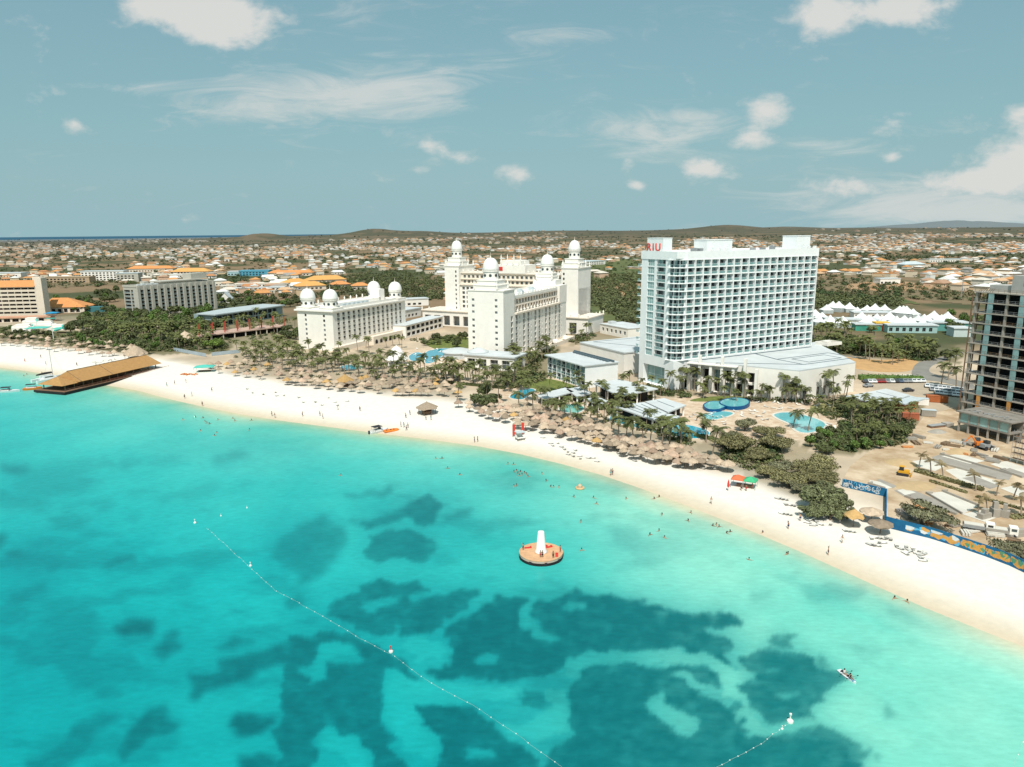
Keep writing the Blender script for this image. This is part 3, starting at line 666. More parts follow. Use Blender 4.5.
rf.prism([(-.25, 5), (.3, 2.3), (2.0, .45), (5, -.3), (LM + .25, -.3), (LM + .25, -.003), (5, -.003), (5, .9), (-.25, .9 + 4)], ZT - .003, ZT + 3.43)
rf.build('roof', WHITE2, t)
sb = MB(); sb.box(.3, 5.0, 9.6, 20.0, ZT + .6, ZT + 8.6); sb.box(.2, 5.1, 9.5, 20.1, ZT + 8.6, ZT + 8.9)
sb_o = sb.build('sign_tower', WHITE2, t)
lt = link('sign_lettering', text_mesh('RIU', 4.6, REDL, .12, .03, 1.25), sb_o, (.17, 15.6, ZT + 3.6)); lt.rotation_euler = (PI / 2, 0, -PI / 2); lt.scale = (1.12, .95, 1)
for (x0, x1, y0, y1, h) in ((21, 35.5, 6, 14, 7.6), (73, 82, 4, 12, 8.8)):
    b = MB(); b.box(x0, x1, y0, y1, ZT + .6, ZT + h); b.box(x0 - .15, x1 + .15, y0 - .15, y1 + .15, ZT + h, ZT + h + .3)
    for k in range(3): b.box(x0 + 2 + 4 * k, x0 + 3.2 + 4 * k, y0 - 2.0, y0 - .9, ZT + .6, ZT + 4.4)
    b.build('plant_room', WHITE2, t)
b = MB()
for x in (12, 15.5, 46, 52, 58):
    b = MB(); b.box(x, x + 1.8, 4, 6, ZT + .6, ZT + 3.9 + RND.random()); b.build('roof_unit', METAL, t)
# podium: flat roofed block in front of and beside the slab
t = thing('hotel_podium', 'low white flat podium with dark roof seams in front of the glazed slab hotel', 'podium', (67.6, 294, 2), rad(28))
cnt = {}
wl = MB()
def rfrm(ox, oy, a):
    c, s_ = math.cos(a), math.sin(a)
    return lambda x, y: ((x - ox) * c + (y - oy) * s_, -(x - ox) * s_ + (y - oy) * c)
toL = rfrm(67.6, 294, rad(28))
gl = lambda px, py: toL(*at_z(px, py, 2)[:2])
pA = (7.2, -2.3); pB = gl(797, 401.5); pC = gl(853, 391.5); pD = (LM + 10, 6.0); pE = (LM + 3, 5.0); pF = (LM + .3, 3.0)
PH = 11.9
ring = [pA, pB, pC, pD, pE, pF, (LM + .3, -.82), (7.2, -.82)]
def seg(p, q): L_ = math.hypot(q[0] - p[0], q[1] - p[1]); return L_, ((q[0] - p[0]) / L_, (q[1] - p[1]) / L_)
L1, d1 = seg(pA, pB); L2, d2 = seg(pB, pC)
ops = []
ncol = 6; span = L1 * .66
for k in range(ncol):
    a = 1.0 + k * (span - 1) / ncol; w_ = (span - 1) / ncol - 1.3
    ops.append((a, a + w_, .15, 4.6, 'dark' if k % 3 else 'glazed', 2.2)); ops.append((a, a + w_, 5.3, 9.6, 'dark' if k % 2 else 'glazed', 2.2))
facade(wl, t, pA, d1, L1, 0, PH, ops, count=cnt)
facade(wl, t, pB, d2, L2, 0, PH, [(3, 6, .2, 4, 'dark', .6), (11, 13, 1, 4.6, 'plain', .4), (15, 17, 1, 4.6, 'plain', .4), (19, 21, 1, 4.6, 'plain', .4), (23, 25, 1, 4.6, 'plain', .4)], count=cnt)
L3, d3 = seg(pC, pD); facade(wl, t, pC, d3, L3, 0, PH, [(1.5, 5, 5.5, 9.5, 'plain', .6), (1.5, 5, .4, 3.6, 'dark', .6)], count=cnt)
for p, q in ((pD, pE), (pE, pF)): L_, d_ = seg(p, q); facade(wl, t, p, d_, L_, 0, PH, [])
wl.build('wall', WHITE, t)
rf = MB(); rf.prism(ring, PH, PH + .5); rf.build('roof', ROOFW, t)
b = MB()
def strip(b, p, q, w, z, h=.05, mi=0):
    L_, d_ = seg(p, q); n = (d_[1], -d_[0])
    b.obox(((p[0] + q[0]) / 2, (p[1] + q[1]) / 2), d_, n, L_ / 2, w / 2, z, z + h, mi)
def lerp(p, q, t_): return (p[0] + (q[0] - p[0]) * t_, p[1] + (q[1] - p[1]) * t_)
q0 = gl(0, 500)
cx = ((pB[0] + pC[0] + LM) / 3 - 2, (pB[1] + pC[1]) / 3 - 1)
for k, sc_ in enumerate((1.0, .62)):
    W_, H_ = 16 * sc_, 7.0 * sc_
    c4 = [(cx[0] - W_, cx[1] + 2 - H_), (cx[0] + W_, cx[1] + 2 - H_), (cx[0] + W_, cx[1] + 2 + H_), (cx[0] - W_, cx[1] + 2 + H_)]
    for i in range(4): strip(b, c4[i], c4[(i + 1) % 4], .8 - .2 * k, PH + .504 + .004 * i + .02 * k, .03)
strip(b, lerp(pA, pB, .25), (cx[0] - 16, cx[1] - 5), .7, PH + .53); strip(b, (cx[0] - 16, cx[1] + 9), (LM - 40, -3.4), .8, PH + .53); strip(b, (12, -3.4), (LM - 4, -3.4), 1.2, PH + .56)
b.build('roof_seam', SEAM, t)
b = MB()
parapet(b, LM + 4, LM + 14, -6, 1, PH + .5, PH + 1.9); b.box(LM + 6, LM + 9, -4, -1, PH + .5, PH + 2.3)
b.build('roof_upstand', WHITE, t)
for k in range(ncol + 1):      # slender double height columns in front
    a = .2 + k * (span - 1) / ncol; n = (d1[1], -d1[0]); c = (pA[0] + d1[0] * a + n[0] * 2.2, pA[1] + d1[1] * a + n[1] * 2.2)
    if k < 7:
        b = MB(); b.obox(c, d1, n, .55, .55, 0, PH - .3 if k % 2 == 0 else PH + 3.6); b.build('column', WHITE, t)
b = MB(); n = (d1[1], -d1[0])
b.obox((pA[0] + d1[0] * span * .34 + n[0] * 1.65, pA[1] + d1[1] * span * .34 + n[1] * 1.65), d1, n, span * .36, 1.6, PH - .29, PH + .1); b.build('canopy', WHITE, t)

# big white hall beside it
t = thing('conference_hall', 'large plain white hall with seamed pale roof, left of the glazed slab hotel', 'hall', (35, 361, 2), rad(28 - 90))
cnt = {}; wl = MB(); Lh = 37; Dh = 52
facade(wl, t, (0, 0), (1, 0), Lh, 0, 10, [(2, 4, .2, 3, 'dark', .4), (14, 16.5, .2, 3.4, 'dark', .4)]); facade(wl, t, (Lh, 0), (0, 1), Dh, 0, 10, []); facade(wl, t, (Lh, Dh), (-1, 0), Lh, 0, 10, []); facade(wl, t, (0, Dh), (0, -1), Dh, 0, 10, [])
wl.build('wall', WHITE, t)
b = MB(); b.prism([(-.3, -.3), (Lh + .3, -.3), (Lh + .3, Dh), (-.3, Dh)], 10, 10.6); b.build('roof', ROOFW, t)
b = MB(); strip(b, (3, 6), (Lh - 3, 20), .6, 10.61); strip(b, (3, 6), (3, Dh - 3), .6, 10.62); strip(b, (Lh - 3, 20), (Lh - 6, Dh - 3), .6, 10.63); strip(b, (10, 28), (30, 34), .6, 10.64); b.build('roof_seam', SEAM, t)
t = thing('service_building', 'low white service block with small windows behind the big white hall', 'building', at_z(600, 333, 2), rad(28 - 90))
wl = MB(); facade(wl, t, (0, 0), (1, 0), 30, 0, 6, rows_cols(1, 29, 6, 2.2, 1, 5, 1, 2.2, 'plain')); wl.box(0, 30, .001, 18, 0, 6, skip='f'); wl.build('wall', WHITE, t)
b = MB(); b.box(-.3, 30.3, -.3, 18.3, 6, 6.4); b.box(3, 7, 4, 8, 6.4, 8); b.build('roof', ROOFW, t)

# three storey annex with glazed front
p0 = at_z(585, 388.5, 2)
t = thing('annex_building', 'three storey annex with glass balcony front and flat white roof beside the lawn', 'building', p0, rad(118 - 180 + 0))
t.rotation_euler = (0, 0, math.atan2(-28, 14.6))
# local: front facade runs from (-31,0) to (0,0) facing the sea
cnt = {}; wl = MB(); La = 31.5
facade(wl, t, (-La, 0), (1, 0), La, 0, 9.6, [(a + .25, a + La / 8 - .25, .3 + 3.1 * j, 3.1 + 3.1 * j, 'bay%d' % RND.randrange(4) if (i + j) % 3 else 'glazed', .9, raildef) for j in range(3) for i, a in enumerate([La / 8 * q for q in range(8)])], count=cnt)
facade(wl, t, (0, 0), (0, 1), 17, 0, 9.6, []); facade(wl, t, (0, 17), (-1, 0), La, 0, 9.6, []); facade(wl, t, (-La, 17), (0, -1), 17, 0, 9.6, [])
wl.build('wall', WHITE2, t)
b = MB(); b.box(-La - .8, .5, -1.4, 17.4, 9.6, 10.1); b.build('roof', ROOFW, t)
b = MB(); b.box(-La, .3, 14.2, 14.9, 10.1, 11.0)
for k in range(12): b.box(-La + 2 + 2.4 * k, -La + 3.6 + 2.4 * k, 12.4, 13.6, 10.1, 10.9)
b.build('roof_unit', SEAM, t)

# low white roofed pavilions and pool bar between annex and podium
def flat_pavilion(label, pxs, h, zoff=2.0, posts=True, wallm=WHITE, roofm=None, seams=0, name='pool_pavilion'):
    base = [at_z(x, y, zoff + h) for x, y in pxs]; c = sum((Vector(b) for b in base), Vector()) / len(base); c.z = zoff
    t = thing(name, label, 'pavilion', c)
    loc = [(b.x - c.x, b.y - c.y) for b in base]
    if sum(loc[i][0] * loc[(i + 1) % len(loc)][1] - loc[(i + 1) % len(loc)][0] * loc[i][1] for i in range(len(loc))) < 0: loc = loc[::-1]
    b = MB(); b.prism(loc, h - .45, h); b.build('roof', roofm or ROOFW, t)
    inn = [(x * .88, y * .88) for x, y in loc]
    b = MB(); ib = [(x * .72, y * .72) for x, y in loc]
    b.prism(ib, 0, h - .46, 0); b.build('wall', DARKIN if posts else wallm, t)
    if posts:
        for k in range(len(inn)):
            for u in (0, .5):
                q = lerp(inn[k], inn[(k + 1) % len(inn)], u)
                b = MB(); b.box(q[0] - .28, q[0] + .28, q[1] - .28, q[1] + .28, 0, h - .46); b.build('column', wallm, t)
    for k in range(seams):
        b = MB(); u = (k + 1) / (seams + 1)
        strip(b, lerp(lerp(loc[0], loc[1], u), lerp(loc[3], loc[2], u), .12), lerp(lerp(loc[0], loc[1], u), lerp(loc[3], loc[2], u), .88), .35, h + .003); b.build('roof_seam', SEAM, t)
    return t
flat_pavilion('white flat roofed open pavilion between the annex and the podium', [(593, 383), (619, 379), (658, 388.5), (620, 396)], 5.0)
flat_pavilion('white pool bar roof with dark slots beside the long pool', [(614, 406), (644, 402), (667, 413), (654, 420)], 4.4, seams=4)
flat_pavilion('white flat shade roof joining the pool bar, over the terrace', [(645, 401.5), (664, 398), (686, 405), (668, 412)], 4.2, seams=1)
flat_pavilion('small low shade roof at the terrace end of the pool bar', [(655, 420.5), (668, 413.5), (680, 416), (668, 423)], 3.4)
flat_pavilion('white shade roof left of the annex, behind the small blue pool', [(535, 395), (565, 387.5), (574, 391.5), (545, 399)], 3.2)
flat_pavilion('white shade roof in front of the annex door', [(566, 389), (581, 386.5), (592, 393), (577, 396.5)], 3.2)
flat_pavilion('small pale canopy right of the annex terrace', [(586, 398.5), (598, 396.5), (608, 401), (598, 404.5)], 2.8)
flat_pavilion('low white roofed service block beside the car park', [(846, 396), (886, 388.5), (910, 395), (880, 403.5)], 4.2, posts=False, wallm=CREAM, seams=2, name='service_building')
flat_pavilion('cream kitchen block with grey roof behind the palm garden', [(886, 399), (907, 394.6), (924, 399), (905, 404)], 3.6, posts=False, wallm=TERRA, roofm=ROOFG, name='service_building')

# ------------------------------------------------------------------ the domed white palace hotel: three slabs
def dome_tower(root, c, z, w, steps, dr, dh, rr_, hh, pinn=True):
    """square shaft head -> stepped octagon -> drum with round windows -> pointed dome and finial"""
    b = MB(); zz = z
    for (hw, h) in steps:
        b.box(c[0] - hw, c[0] + hw, c[1] - hw, c[1] + hw, zz, zz + h); b.box(c[0] - hw - .25, c[0] + hw + .25, c[1] - hw - .25, c[1] + hw + .25, zz + h, zz + h + .35); zz += h + .35
    tw = b.build('turret', WHITE, root)
    b = MB(); b.lathe([(dr, 0), (dr, dh), (dr + .4, dh + .003), (dr + .4, dh + .5), (dr - .1, dh + .503)], 16, (c[0], c[1], zz)); dm = b.build('drum', WHITE, tw)
    for k in range(8):
        a = PI / 4 * k + PI / 8
        b = MB(); b.lathe([(.75, -.1), (.75, .12)], 10); o = b.build('round_window', GLASS, tw, (c[0] + dr * math.cos(a), c[1] + dr * math.sin(a), zz + dh * .55)); o.rotation_euler = (0, PI / 2, a)
    zz += dh + .5
    prof = [(rr_ * math.cos(t_ * PI / 2) ** .82 if t_ < 1 else 0.0, hh * (math.sin(t_ * PI / 2)) ** 1.05) for t_ in [k / 9 for k in range(10)]]
    b = MB(); b.lathe([(rr_ * .98, 0), (rr_ * 1.03, hh * .1)] + [(r, z_ + hh * .1) for r, z_ in prof[1:]], 24, (c[0], c[1], zz)); dmo = b.build('dome', DOME, tw, smooth=True)
    b = MB(); b.lathe([(.22, 0), (.30, .5), (.12, .9), (.05, 2.6), (0, 2.7)], 6, (c[0], c[1], zz + hh * 1.09)); b.build('finial', TRIM, tw)
    if pinn:
        hw = steps[0][0] + .1
        for sx in (-1, 1):
            for sy in (-1, 1):
                b = MB(); b.lathe([(.55, 0), (.55, 2.0), (.75, 2.05), (.5, 2.5), (.12, 4.4), (0, 4.5)], 6, (c[0] + sx * hw, c[1] + sy * hw, z + .4)); b.build('pinnacle', WHITE, tw)
def pinnacles(root, p, q, n, z, h=3.0):
    for k in range(n):
        c = lerp(p, q, k / max(1, n - 1)); b = MB(); b.lathe([(.45, 0), (.45, h * .45), (.6, h * .47), (.4, h * .6), (.08, h), (0, h + .05)], 6, (c[0], c[1], z)); b.build('pinnacle', WHITE, root)
AP = rad(65)
# front slab
t = thing('palace_front_wing', 'white palace wing with two domes and a bright blank end wall facing the sea', 'hotel', (-4.0, 362, 2), AP)
Lf, Wf, HC = 90.0, 20.5, 23.4
cnt = {}; wl = MB()
rail2 = (WHITE, TRIM); rail3 = (mat('dull_rail', (.40, .38, .34), .7), TRIM)
ops = []
for blk in range(5):
    for i in range(2):
        for j in range(7):
            a = 9.0 + blk * 15.6 + i * 4.6 + (1.2 if i else 0); ops.append((a, a + 2.5, 1.6 + 3.1 * j, 4.35 + 3.1 * j, 'dark' if (i + j) % 3 else 'plain', .9, rail3 if i else None))
ops = [q for q in ops if q[1] < Lf - 1]
for blk in range(5):
    for j in range(7):
        a = 9.0 + blk * 15.6 + 10.6
        if a + 1.0 < Lf - 1: ops.append((a, a + .8, 1.9 + 3.1 * j, 3.5 + 3.1 * j, 'plain', .3))
facade(wl, t, (0, 0), (1, 0), Lf, 0, HC, ops, count=cnt)
facade(wl, t, (0, Wf), (0, -1), Wf, 0, HC, [(a, a + 1.5, 2.2 + 3.1 * j, 3.5 + 3.1 * j, 'plain', .3) for j in range(7) for a in (2.4, 15.6)], count=cnt)
facade(wl, t, (Lf, 0), (0, 1), Wf, 0, HC, []); facade(wl, t, (Lf, Wf), (-1, 0), Lf, 0, HC, rows_cols(22, Lf, 14, 2.2, 1, 3.1, 7, 2.0, 'dark', .6, .5), count=cnt)
# attic storeys, set back behind a cornice, between the two end towers
atb = MB(); facade(atb, t, (14.0, 1.6), (1, 0), Lf - 27, HC + .8, HC + 8.2, rows_cols(.5, Lf - 27.5, 16, 2.2, HC + .8, 3.6, 2, 2.3, 'plain', .7, .5), count=cnt)
atb.box(14.0, Lf - 13.0, 1.601, Wf - 1.6, HC + .8, HC + 8.2, skip='f'); atb.build('attic_wall', TRIM, t)
wl.build('wall', WHITE, t)
rest_parts(cnt, t)
b = MB(); b.box(13.6, Lf - 12.4, -1.1, Wf + 1.1, HC, HC + .8); b.box(14.0, Lf - 13, .3, 1.1, HC + 4.2, HC + 4.7); b.box(14, Lf - 13, .9, 1.59, HC + 7.6, HC + 8.1)
b.build('cornice', TRIM, t)
b = MB(); b.box(13.9, Lf - 12.9, .9, Wf - .9, HC + 8.2, HC + 8.7); parapet(b, 13.9, Lf - 12.9, .9, Wf - .9, HC + 8.7, HC + 9.7); b.build('roof', WHITE, t)
pinnacles(t, (16, -.6), (Lf - 15, -.6), 14, HC + .8, 2.2); pinnacles(t, (16, 1.3), (Lf - 15, 1.3), 14, HC + 9.7, 1.6)
for k in range(9): b = MB(); b.box(18 + 5.5 * k, 20.5 + 5.5 * k, 5 + (k % 3) * 3, 7.4 + (k % 3) * 3, HC + 8.7, HC + 10.6); b.build('roof_unit', ROOFG, t)
# end tower block: the bright blank face rises above the cornice
wl = MB(); facade(wl, t, (.0, Wf), (0, -1), Wf, HC, HC + 13.0, [(a, a + 1.5, HC + 1.6 + 3.1 * j, HC + 2.9 + 3.1 * j, 'plain', .3) for j in range(3) for a in (2.4, 15.6)])
wl.box(.001, 13.5, .0, Wf, HC, HC + 13.0, skip='l'); wl.build('end_tower', WHITE, t)
b = MB(); b.box(-.3, 13.8, -.3, Wf + .3, HC + 13.0, HC + 13.5); b.build('cornice', WHITE, t)
dome_tower(t, (6.8, Wf / 2), HC + 13.5, 0, [(6.4, 2.2), (5.4, 2.0)], 4.0, 4.2, 4.2, 5.9)
wl = MB(); wl.box(Lf - 12.0, Lf, -.2, Wf + .2, HC, HC + 10.5); wl.box(Lf - 11, Lf - 1, 3, Wf - 3, HC + 10.5, HC + 13.6); wl.build('end_tower', WHITE, t)
dome_tower(t, (Lf - 6, Wf / 2), HC + 13.6, 0, [(5.0, 1.8), (4.7, 1.6)], 3.9, 4.2, 4.15, 5.8)
# ground terrace along the right side
b = MB(); b.box(10, Lf, -6, -.02, 0, 1.4); parapet(b, 10, Lf, -6, -.02, 1.4, 2.3, .25); b.build('terrace', TRIM, t)
for k in range(5):
    b = MB(); b.lathe([(.1, 0), (1.9, .01), (1.5, 1.6), (.1, 2.2)], 8, (14 + 16 * k, -4, 1.9)); b.build('terrace_awning', WHITE, t)
# arcade in front of the front slab
t2 = thing('arcade_pavilion', 'low white arcade with arched openings at the foot of the blank palace wall', 'pavilion', at_z(514, 371.5, 2), AP)
wl = MB(); WA = 27
facade(wl, t2, (0, WA), (0, -1), WA, 0, 6.4, [(a, a + 4.2, .3, 4.9, 'arch', 1.2) for a in (1.6, 7.9, 14.2, 20.5)]); facade(wl, t2, (0, 0), (1, 0), 13, 0, 6.4, [(a, a + 3.4, .3, 4.6, 'arch', 1.2) for a in (1.2, 6.6)]); wl.box(.001, 13, .001, WA, 0, 6.39, skip='lf')
wl.build('wall', WHITE, t2); b = MB(); b.box(-.7, 14, -.7, WA + .7, 6.4, 7.0); b.build('roof', ROOFW, t2)
b = MB(); b.lathe([(5.5, 0), (5.4, .4), (1.2, 2.2), (0, 2.3)], 16, (7, WA - 4, 7.0)); b.build('skylight', ROOFW, t2, smooth=True)
t2 = thing('garden_terrace', 'pale round terrace roof over the garden side left of the arcade', 'terrace', at_z(458, 357, 2), AP)
b = MB(); b.lathe([(8, 0), (8, 2.9), (8.6, 2.91), (8.5, 3.4), (4, 4.6), (0, 4.8)], 20); b.build('roof', ROOFW, t2)

# back slab
dx_, dy_ = .879, -.477
t = thing('palace_back_wing', 'wide white palace wing with a tall domed tower at each end', 'hotel', (-47, 521, 2), math.atan2(dy_, dx_))
Lb, Wb = 104.0, 19.0; HB = 24.0
cnt = {}; wl = MB()
# towers 0..12 and 92..104, body between
ops = rows_cols(13, 37, 7, 2.3, 12.2, 3.2, 5, 2.1, 'plain', .6, .6) + rows_cols(38, 66, 8, 2.3, 12.2, 3.2, 5, 2.1, 'plain', .6, .6) + rows_cols(67, 91, 7, 2.3, 12.2, 3.2, 5, 2.1, 'plain', .6, .6)
facade(wl, t, (0, 0), (1, 0), Lb, 0, 29, ops, count=cnt)
facade(wl, t, (0, Wb), (0, -1), Wb, 0, 29, []); facade(wl, t, (Lb, 0), (0, 1), Wb, 0, 29, [(a, a + 1.6, 4 + 3 * j, 5.6 + 3 * j, 'plain', .3) for j in range(8) for a in (14.5,)], count=cnt); facade(wl, t, (Lb, Wb), (-1, 0), Lb, 0, 29, [])
atb = MB(); facade(atb, t, (12, 1.8), (1, 0), Lb - 24, 29.7, 37.2, rows_cols(1, Lb - 25, 22, 2.1, 29.7, 3.5, 2, 2.0, 'plain', .7, .6), count=cnt); atb.box(12, Lb - 12, 1.801, Wb, 29.7, 37.2, skip='f'); atb.build('attic_wall', TRIM, t)
wl.build('wall', WHITE, t); rest_parts(cnt, t)
b = MB(); b.box(11.5, Lb - 11.5, -.9, Wb + .6, 29, 29.7); b.box(12, Lb - 12, .7, 1.79, 33.0, 33.4); b.box(12, Lb - 12, 1.0, Wb + .5, 37.2, 37.8); b.build('cornice', TRIM, t)
for x0 in (0.0, Lb - 12.0):
    wl = MB(); facade(wl, t, (x0, -1.6), (1, 0), 12, 0, 42, [(a, a + 1.2, 12 + 3.2 * j, 13.6 + 3.2 * j, 'plain', .3) for j in range(9) for a in ((8.9,) if x0 == 0 else (1.2,))], count=cnt)
    wl.box(x0, x0 + 12, -1.599, Wb + 1, 0, 42, skip='f'); wl.build('tower', WHITE, t)
    b = MB(); b.box(x0 - .4, x0 + 12.4, -2.0, Wb + 1.4, 42, 42.6); b.build('cornice', WHITE, t)
    dome_tower(t, (x0 + 6, 6), 42.6, 0, [(5.6, 2.6), (4.8, 2.4)], 3.7, 4.6, 4.0, 6.0)
    pinnacles(t, (x0 + .4, -1.2), (x0 + .4, Wb), 4, 42.6, 3.4); pinnacles(t, (x0 + 11.6, 4), (x0 + 11.6, Wb), 3, 42.6, 3.4)
# raised middle with crenellated pinnacles and a small red panel
wl = MB(); wl.box(40, 64, .8, Wb - 2, 37.8, 43.5); wl.box(44, 60, 2, Wb - 4, 43.5, 46.5); wl.build('centre_block', WHITE, t)
pinnacles(t, (40.5, 1.0), (63.5, 1.0), 6, 43.5, 3.6); pinnacles(t, (44.5, 2.4), (59.5, 2.4), 4, 46.5, 4.2); pinnacles(t, (14, 1.4), (38, 1.4), 7, 37.8, 2.4); pinnacles(t, (66, 1.4), (90, 1.4), 7, 37.8, 2.4)
b = MB(); b.box(41.5, 46.5, .55, .797, 39.6, 42.2); b.build('red_panel', REDP, t)
# ground storey with tall dark openings and terrace above
wl = MB(); facade(wl, t, (-16, -8), (1, 0), Lb + 26, 0, 10.4, [(a, a + 5.2, .6, 7.4, 'dark', 1.2) for a in [2 + 8.2 * k for k in range(15)]], count=cnt); wl.box(-16, Lb + 10, -7.999, -1.65, 0, 10.4, skip='f')
wl.box(Lb + .05, Lb + 10, -1.64, Wb, 0, 10.4); wl.box(-16, -.05, -1.64, Wb - 4, 0, 10.4)
wl.build('ground_storey', WHITE, t)
b = MB(); b.box(-16.6, Lb + 10.6, -8.8, -1.62, 10.4, 11.1); b.box(Lb + .02, Lb + 10.6, -1.6, Wb + .6, 10.4, 11.1); b.box(-16.6, -.02, -1.6, Wb - 3, 10.4, 11.1); b.build('terrace', TRIM, t)
pinnacles(t, (-16, -8.3), (Lb + 10, -8.3), 22, 11.1, 2.6); pinnacles(t, (Lb + 10, -7), (Lb + 10, Wb), 5, 11.1, 2.6)
# left wing
t = thing('palace_side_wing', 'lower white palace wing with four domes at its roof corners', 'hotel', (-101, 403, 2), AP)
Lw, Ww, HW = 74.0, 25.5, 22.4
cnt = {}; wl = MB()
ops = [(4.0 + 4.85 * i, 6.3 + 4.85 * i, 5.3 + 2.72 * j, 7.75 + 2.72 * j, 'dark' if (i + j) % 4 else 'plain', .9, rail3) for i in range(14) for j in range(6)]
ops += [(34 + 4.6 * k, 36.6 + 4.6 * k, .4, 3.2, 'arch', .8) for k in range(7)]
facade(wl, t, (0, 0), (1, 0), Lw, 0, HW, ops, count=cnt)
facade(wl, t, (0, Ww), (0, -1), Ww, 0, HW, [(a, a + 1.4, 5.6 + 2.72 * j, 7.1 + 2.72 * j, 'plain', .3) for j in range(6) for a in (5.4, 18.6)], count=cnt)
facade(wl, t, (Lw, 0), (0, 1), Ww, 0, HW, []); facade(wl, t, (Lw, Ww), (-1, 0), Lw, 0, HW, [])
wl.build('wall', WHITE, t)
b = MB(); b.box(-1.2, Lw + 1.2, -1.2, Ww + 1.2, HW, HW + .9); b.build('cornice', WHITE, t)
b = MB(); b.box(.2, Lw - .2, .2, Ww - .2, HW + .9, HW + 1.3); parapet(b, 9, Lw - 8, .3, Ww - .3, HW + 1.3, HW + 2.6, .4); b.box(12, Lw - 14, 9, 16, HW + 1.3, HW + 3.2); b.box(Lw - 16, Lw - 10, 9, 16, HW + 1.3, HW + 8.2); b.build('roof', WHITE, t)
for k in range(6): b = MB(); b.box(14 + 4.4 * k, 16.6 + 4.4 * k, 3, 5.4, HW + 1.3, HW + 3.2); b.build('roof_unit', ROOFG, t)
for c in ((4.6, 4.6), (4.6, Ww - 4.6), (Lw - 4.4, 4.4), (Lw - 4.4, Ww - 4.4)): dome_tower(t, c, HW + .9, 0, [(4.7, .9)], 3.9, 3.8, 4.35, 5.4, pinn=False)
pinnacles(t, (12, Ww - .6), (Lw - 12, Ww - .6), 9, HW + 2.6, 2.2)
b = MB(); b.box(28, Lw + 4, -7, -.02, 0, 4.2); parapet(b, 28, Lw + 4, -7, -.02, 4.2, 5.0, .25); b.box(-.5, 27.9, -3.5, -.02, 0, 2.8); b.build('terrace', TRIM, t)
for k in range(9): b = MB(); b.lathe([(1.3, -.9), (1.3, .5), (.9, 1.2), (.2, 1.6)], 10, (31 + 4.8 * k, -7.0, 1.4), sx=1, sy=.06); b.build('terrace_arch', DARKIN, t)
# link gallery from side wing to back wing
pa = at_z(406, 338, 2); pb = at_z(443, 327.5, 2); L_ = (pb - pa).length
t = thing('link_gallery', 'long low white gallery linking the four domed wing to the wing behind', 'building', pa, math.atan2(pb.y - pa.y, pb.x - pa.x))
wl = MB(); facade(wl, t, (0, 0), (1, 0), L_, 0, 7.6, rows_cols(1, L_ - 1, 8, 5.0, 0, 3.7, 2, 2.3, 'dark', .8, .7)); wl.box(0, L_, .001, 10, 0, 7.6, skip='f'); wl.build('wall', WHITE, t)
b = MB(); b.box(-.3, L_ + .3, -.6, 10.6, 7.6, 8.1); b.build('roof', ROOFW, t)
# domed tent pavilion by the lagoon pool
t = thing('bell_pavilion', 'round white bell shaped pavilion roof beside the lagoon pool', 'pavilion', at_z(397, 364.5, 2))
b = MB(); b.lathe([(5.6, 0), (5.6, .5)], 20); b.build('base', WHITE, t)
for k in range(8):
    a = PI / 4 * k; b = MB(); b.lathe([(.22, .5), (.2, 2.8)], 6, (5.2 * math.cos(a), 5.2 * math.sin(a), 0)); b.build('column', WHITE, t)
b = MB(); b.lathe([(5.9, 2.7), (5.8, 2.95), (4.9, 3.6), (4.2, 4.6), (3.9, 4.7), (3.6, 5.8), (3.0, 7.2), (2.1, 8.4), (1.0, 9.2), (.25, 9.5), (0, 10.4)], 24); b.build('roof', DOME, t, smooth=True)
# ------------------------------------------------------------------ vegetation
PALMLEAF = mat('palm_frond', (.115, .125, .042), .7, var=.2, scale=1.2, objvar=.30, island=.38, spec=.25)
PALMDRY = mat('dry_palm_frond', (.20, .15, .07), .8, var=.2, scale=1.2, objvar=.25, island=.35)
PALMTRUNK = mat('palm_trunk', (.27, .215, .16), .95, var=.2, scale=2.0, objvar=.15)
LEAFD = mat('dark_green_leaves', (.09, .105, .04), .7, var=.25, scale=.35, objvar=.3, island=.5, spec=.25)
LEAFG = mat('bright_green_leaves', (.085, .14, .03), .7, var=.25, scale=.35, objvar=.2, island=.45, spec=.25)
LEAFO = mat('olive_leaves', (.195, .18, .085), .8, var=.3, scale=.25, objvar=.2, island=.5, spec=.2)
LEAFA = mat('grey_green_leaves', (.17, .165, .095), .8, var=.2, scale=.3, objvar=.15, island=.4, spec=.2)
BARK = mat('tree_bark', (.16, .115, .08), .95, var=.25, scale=1.5)
USED = {}
PLACE = {'palm': [], 'tree': []}
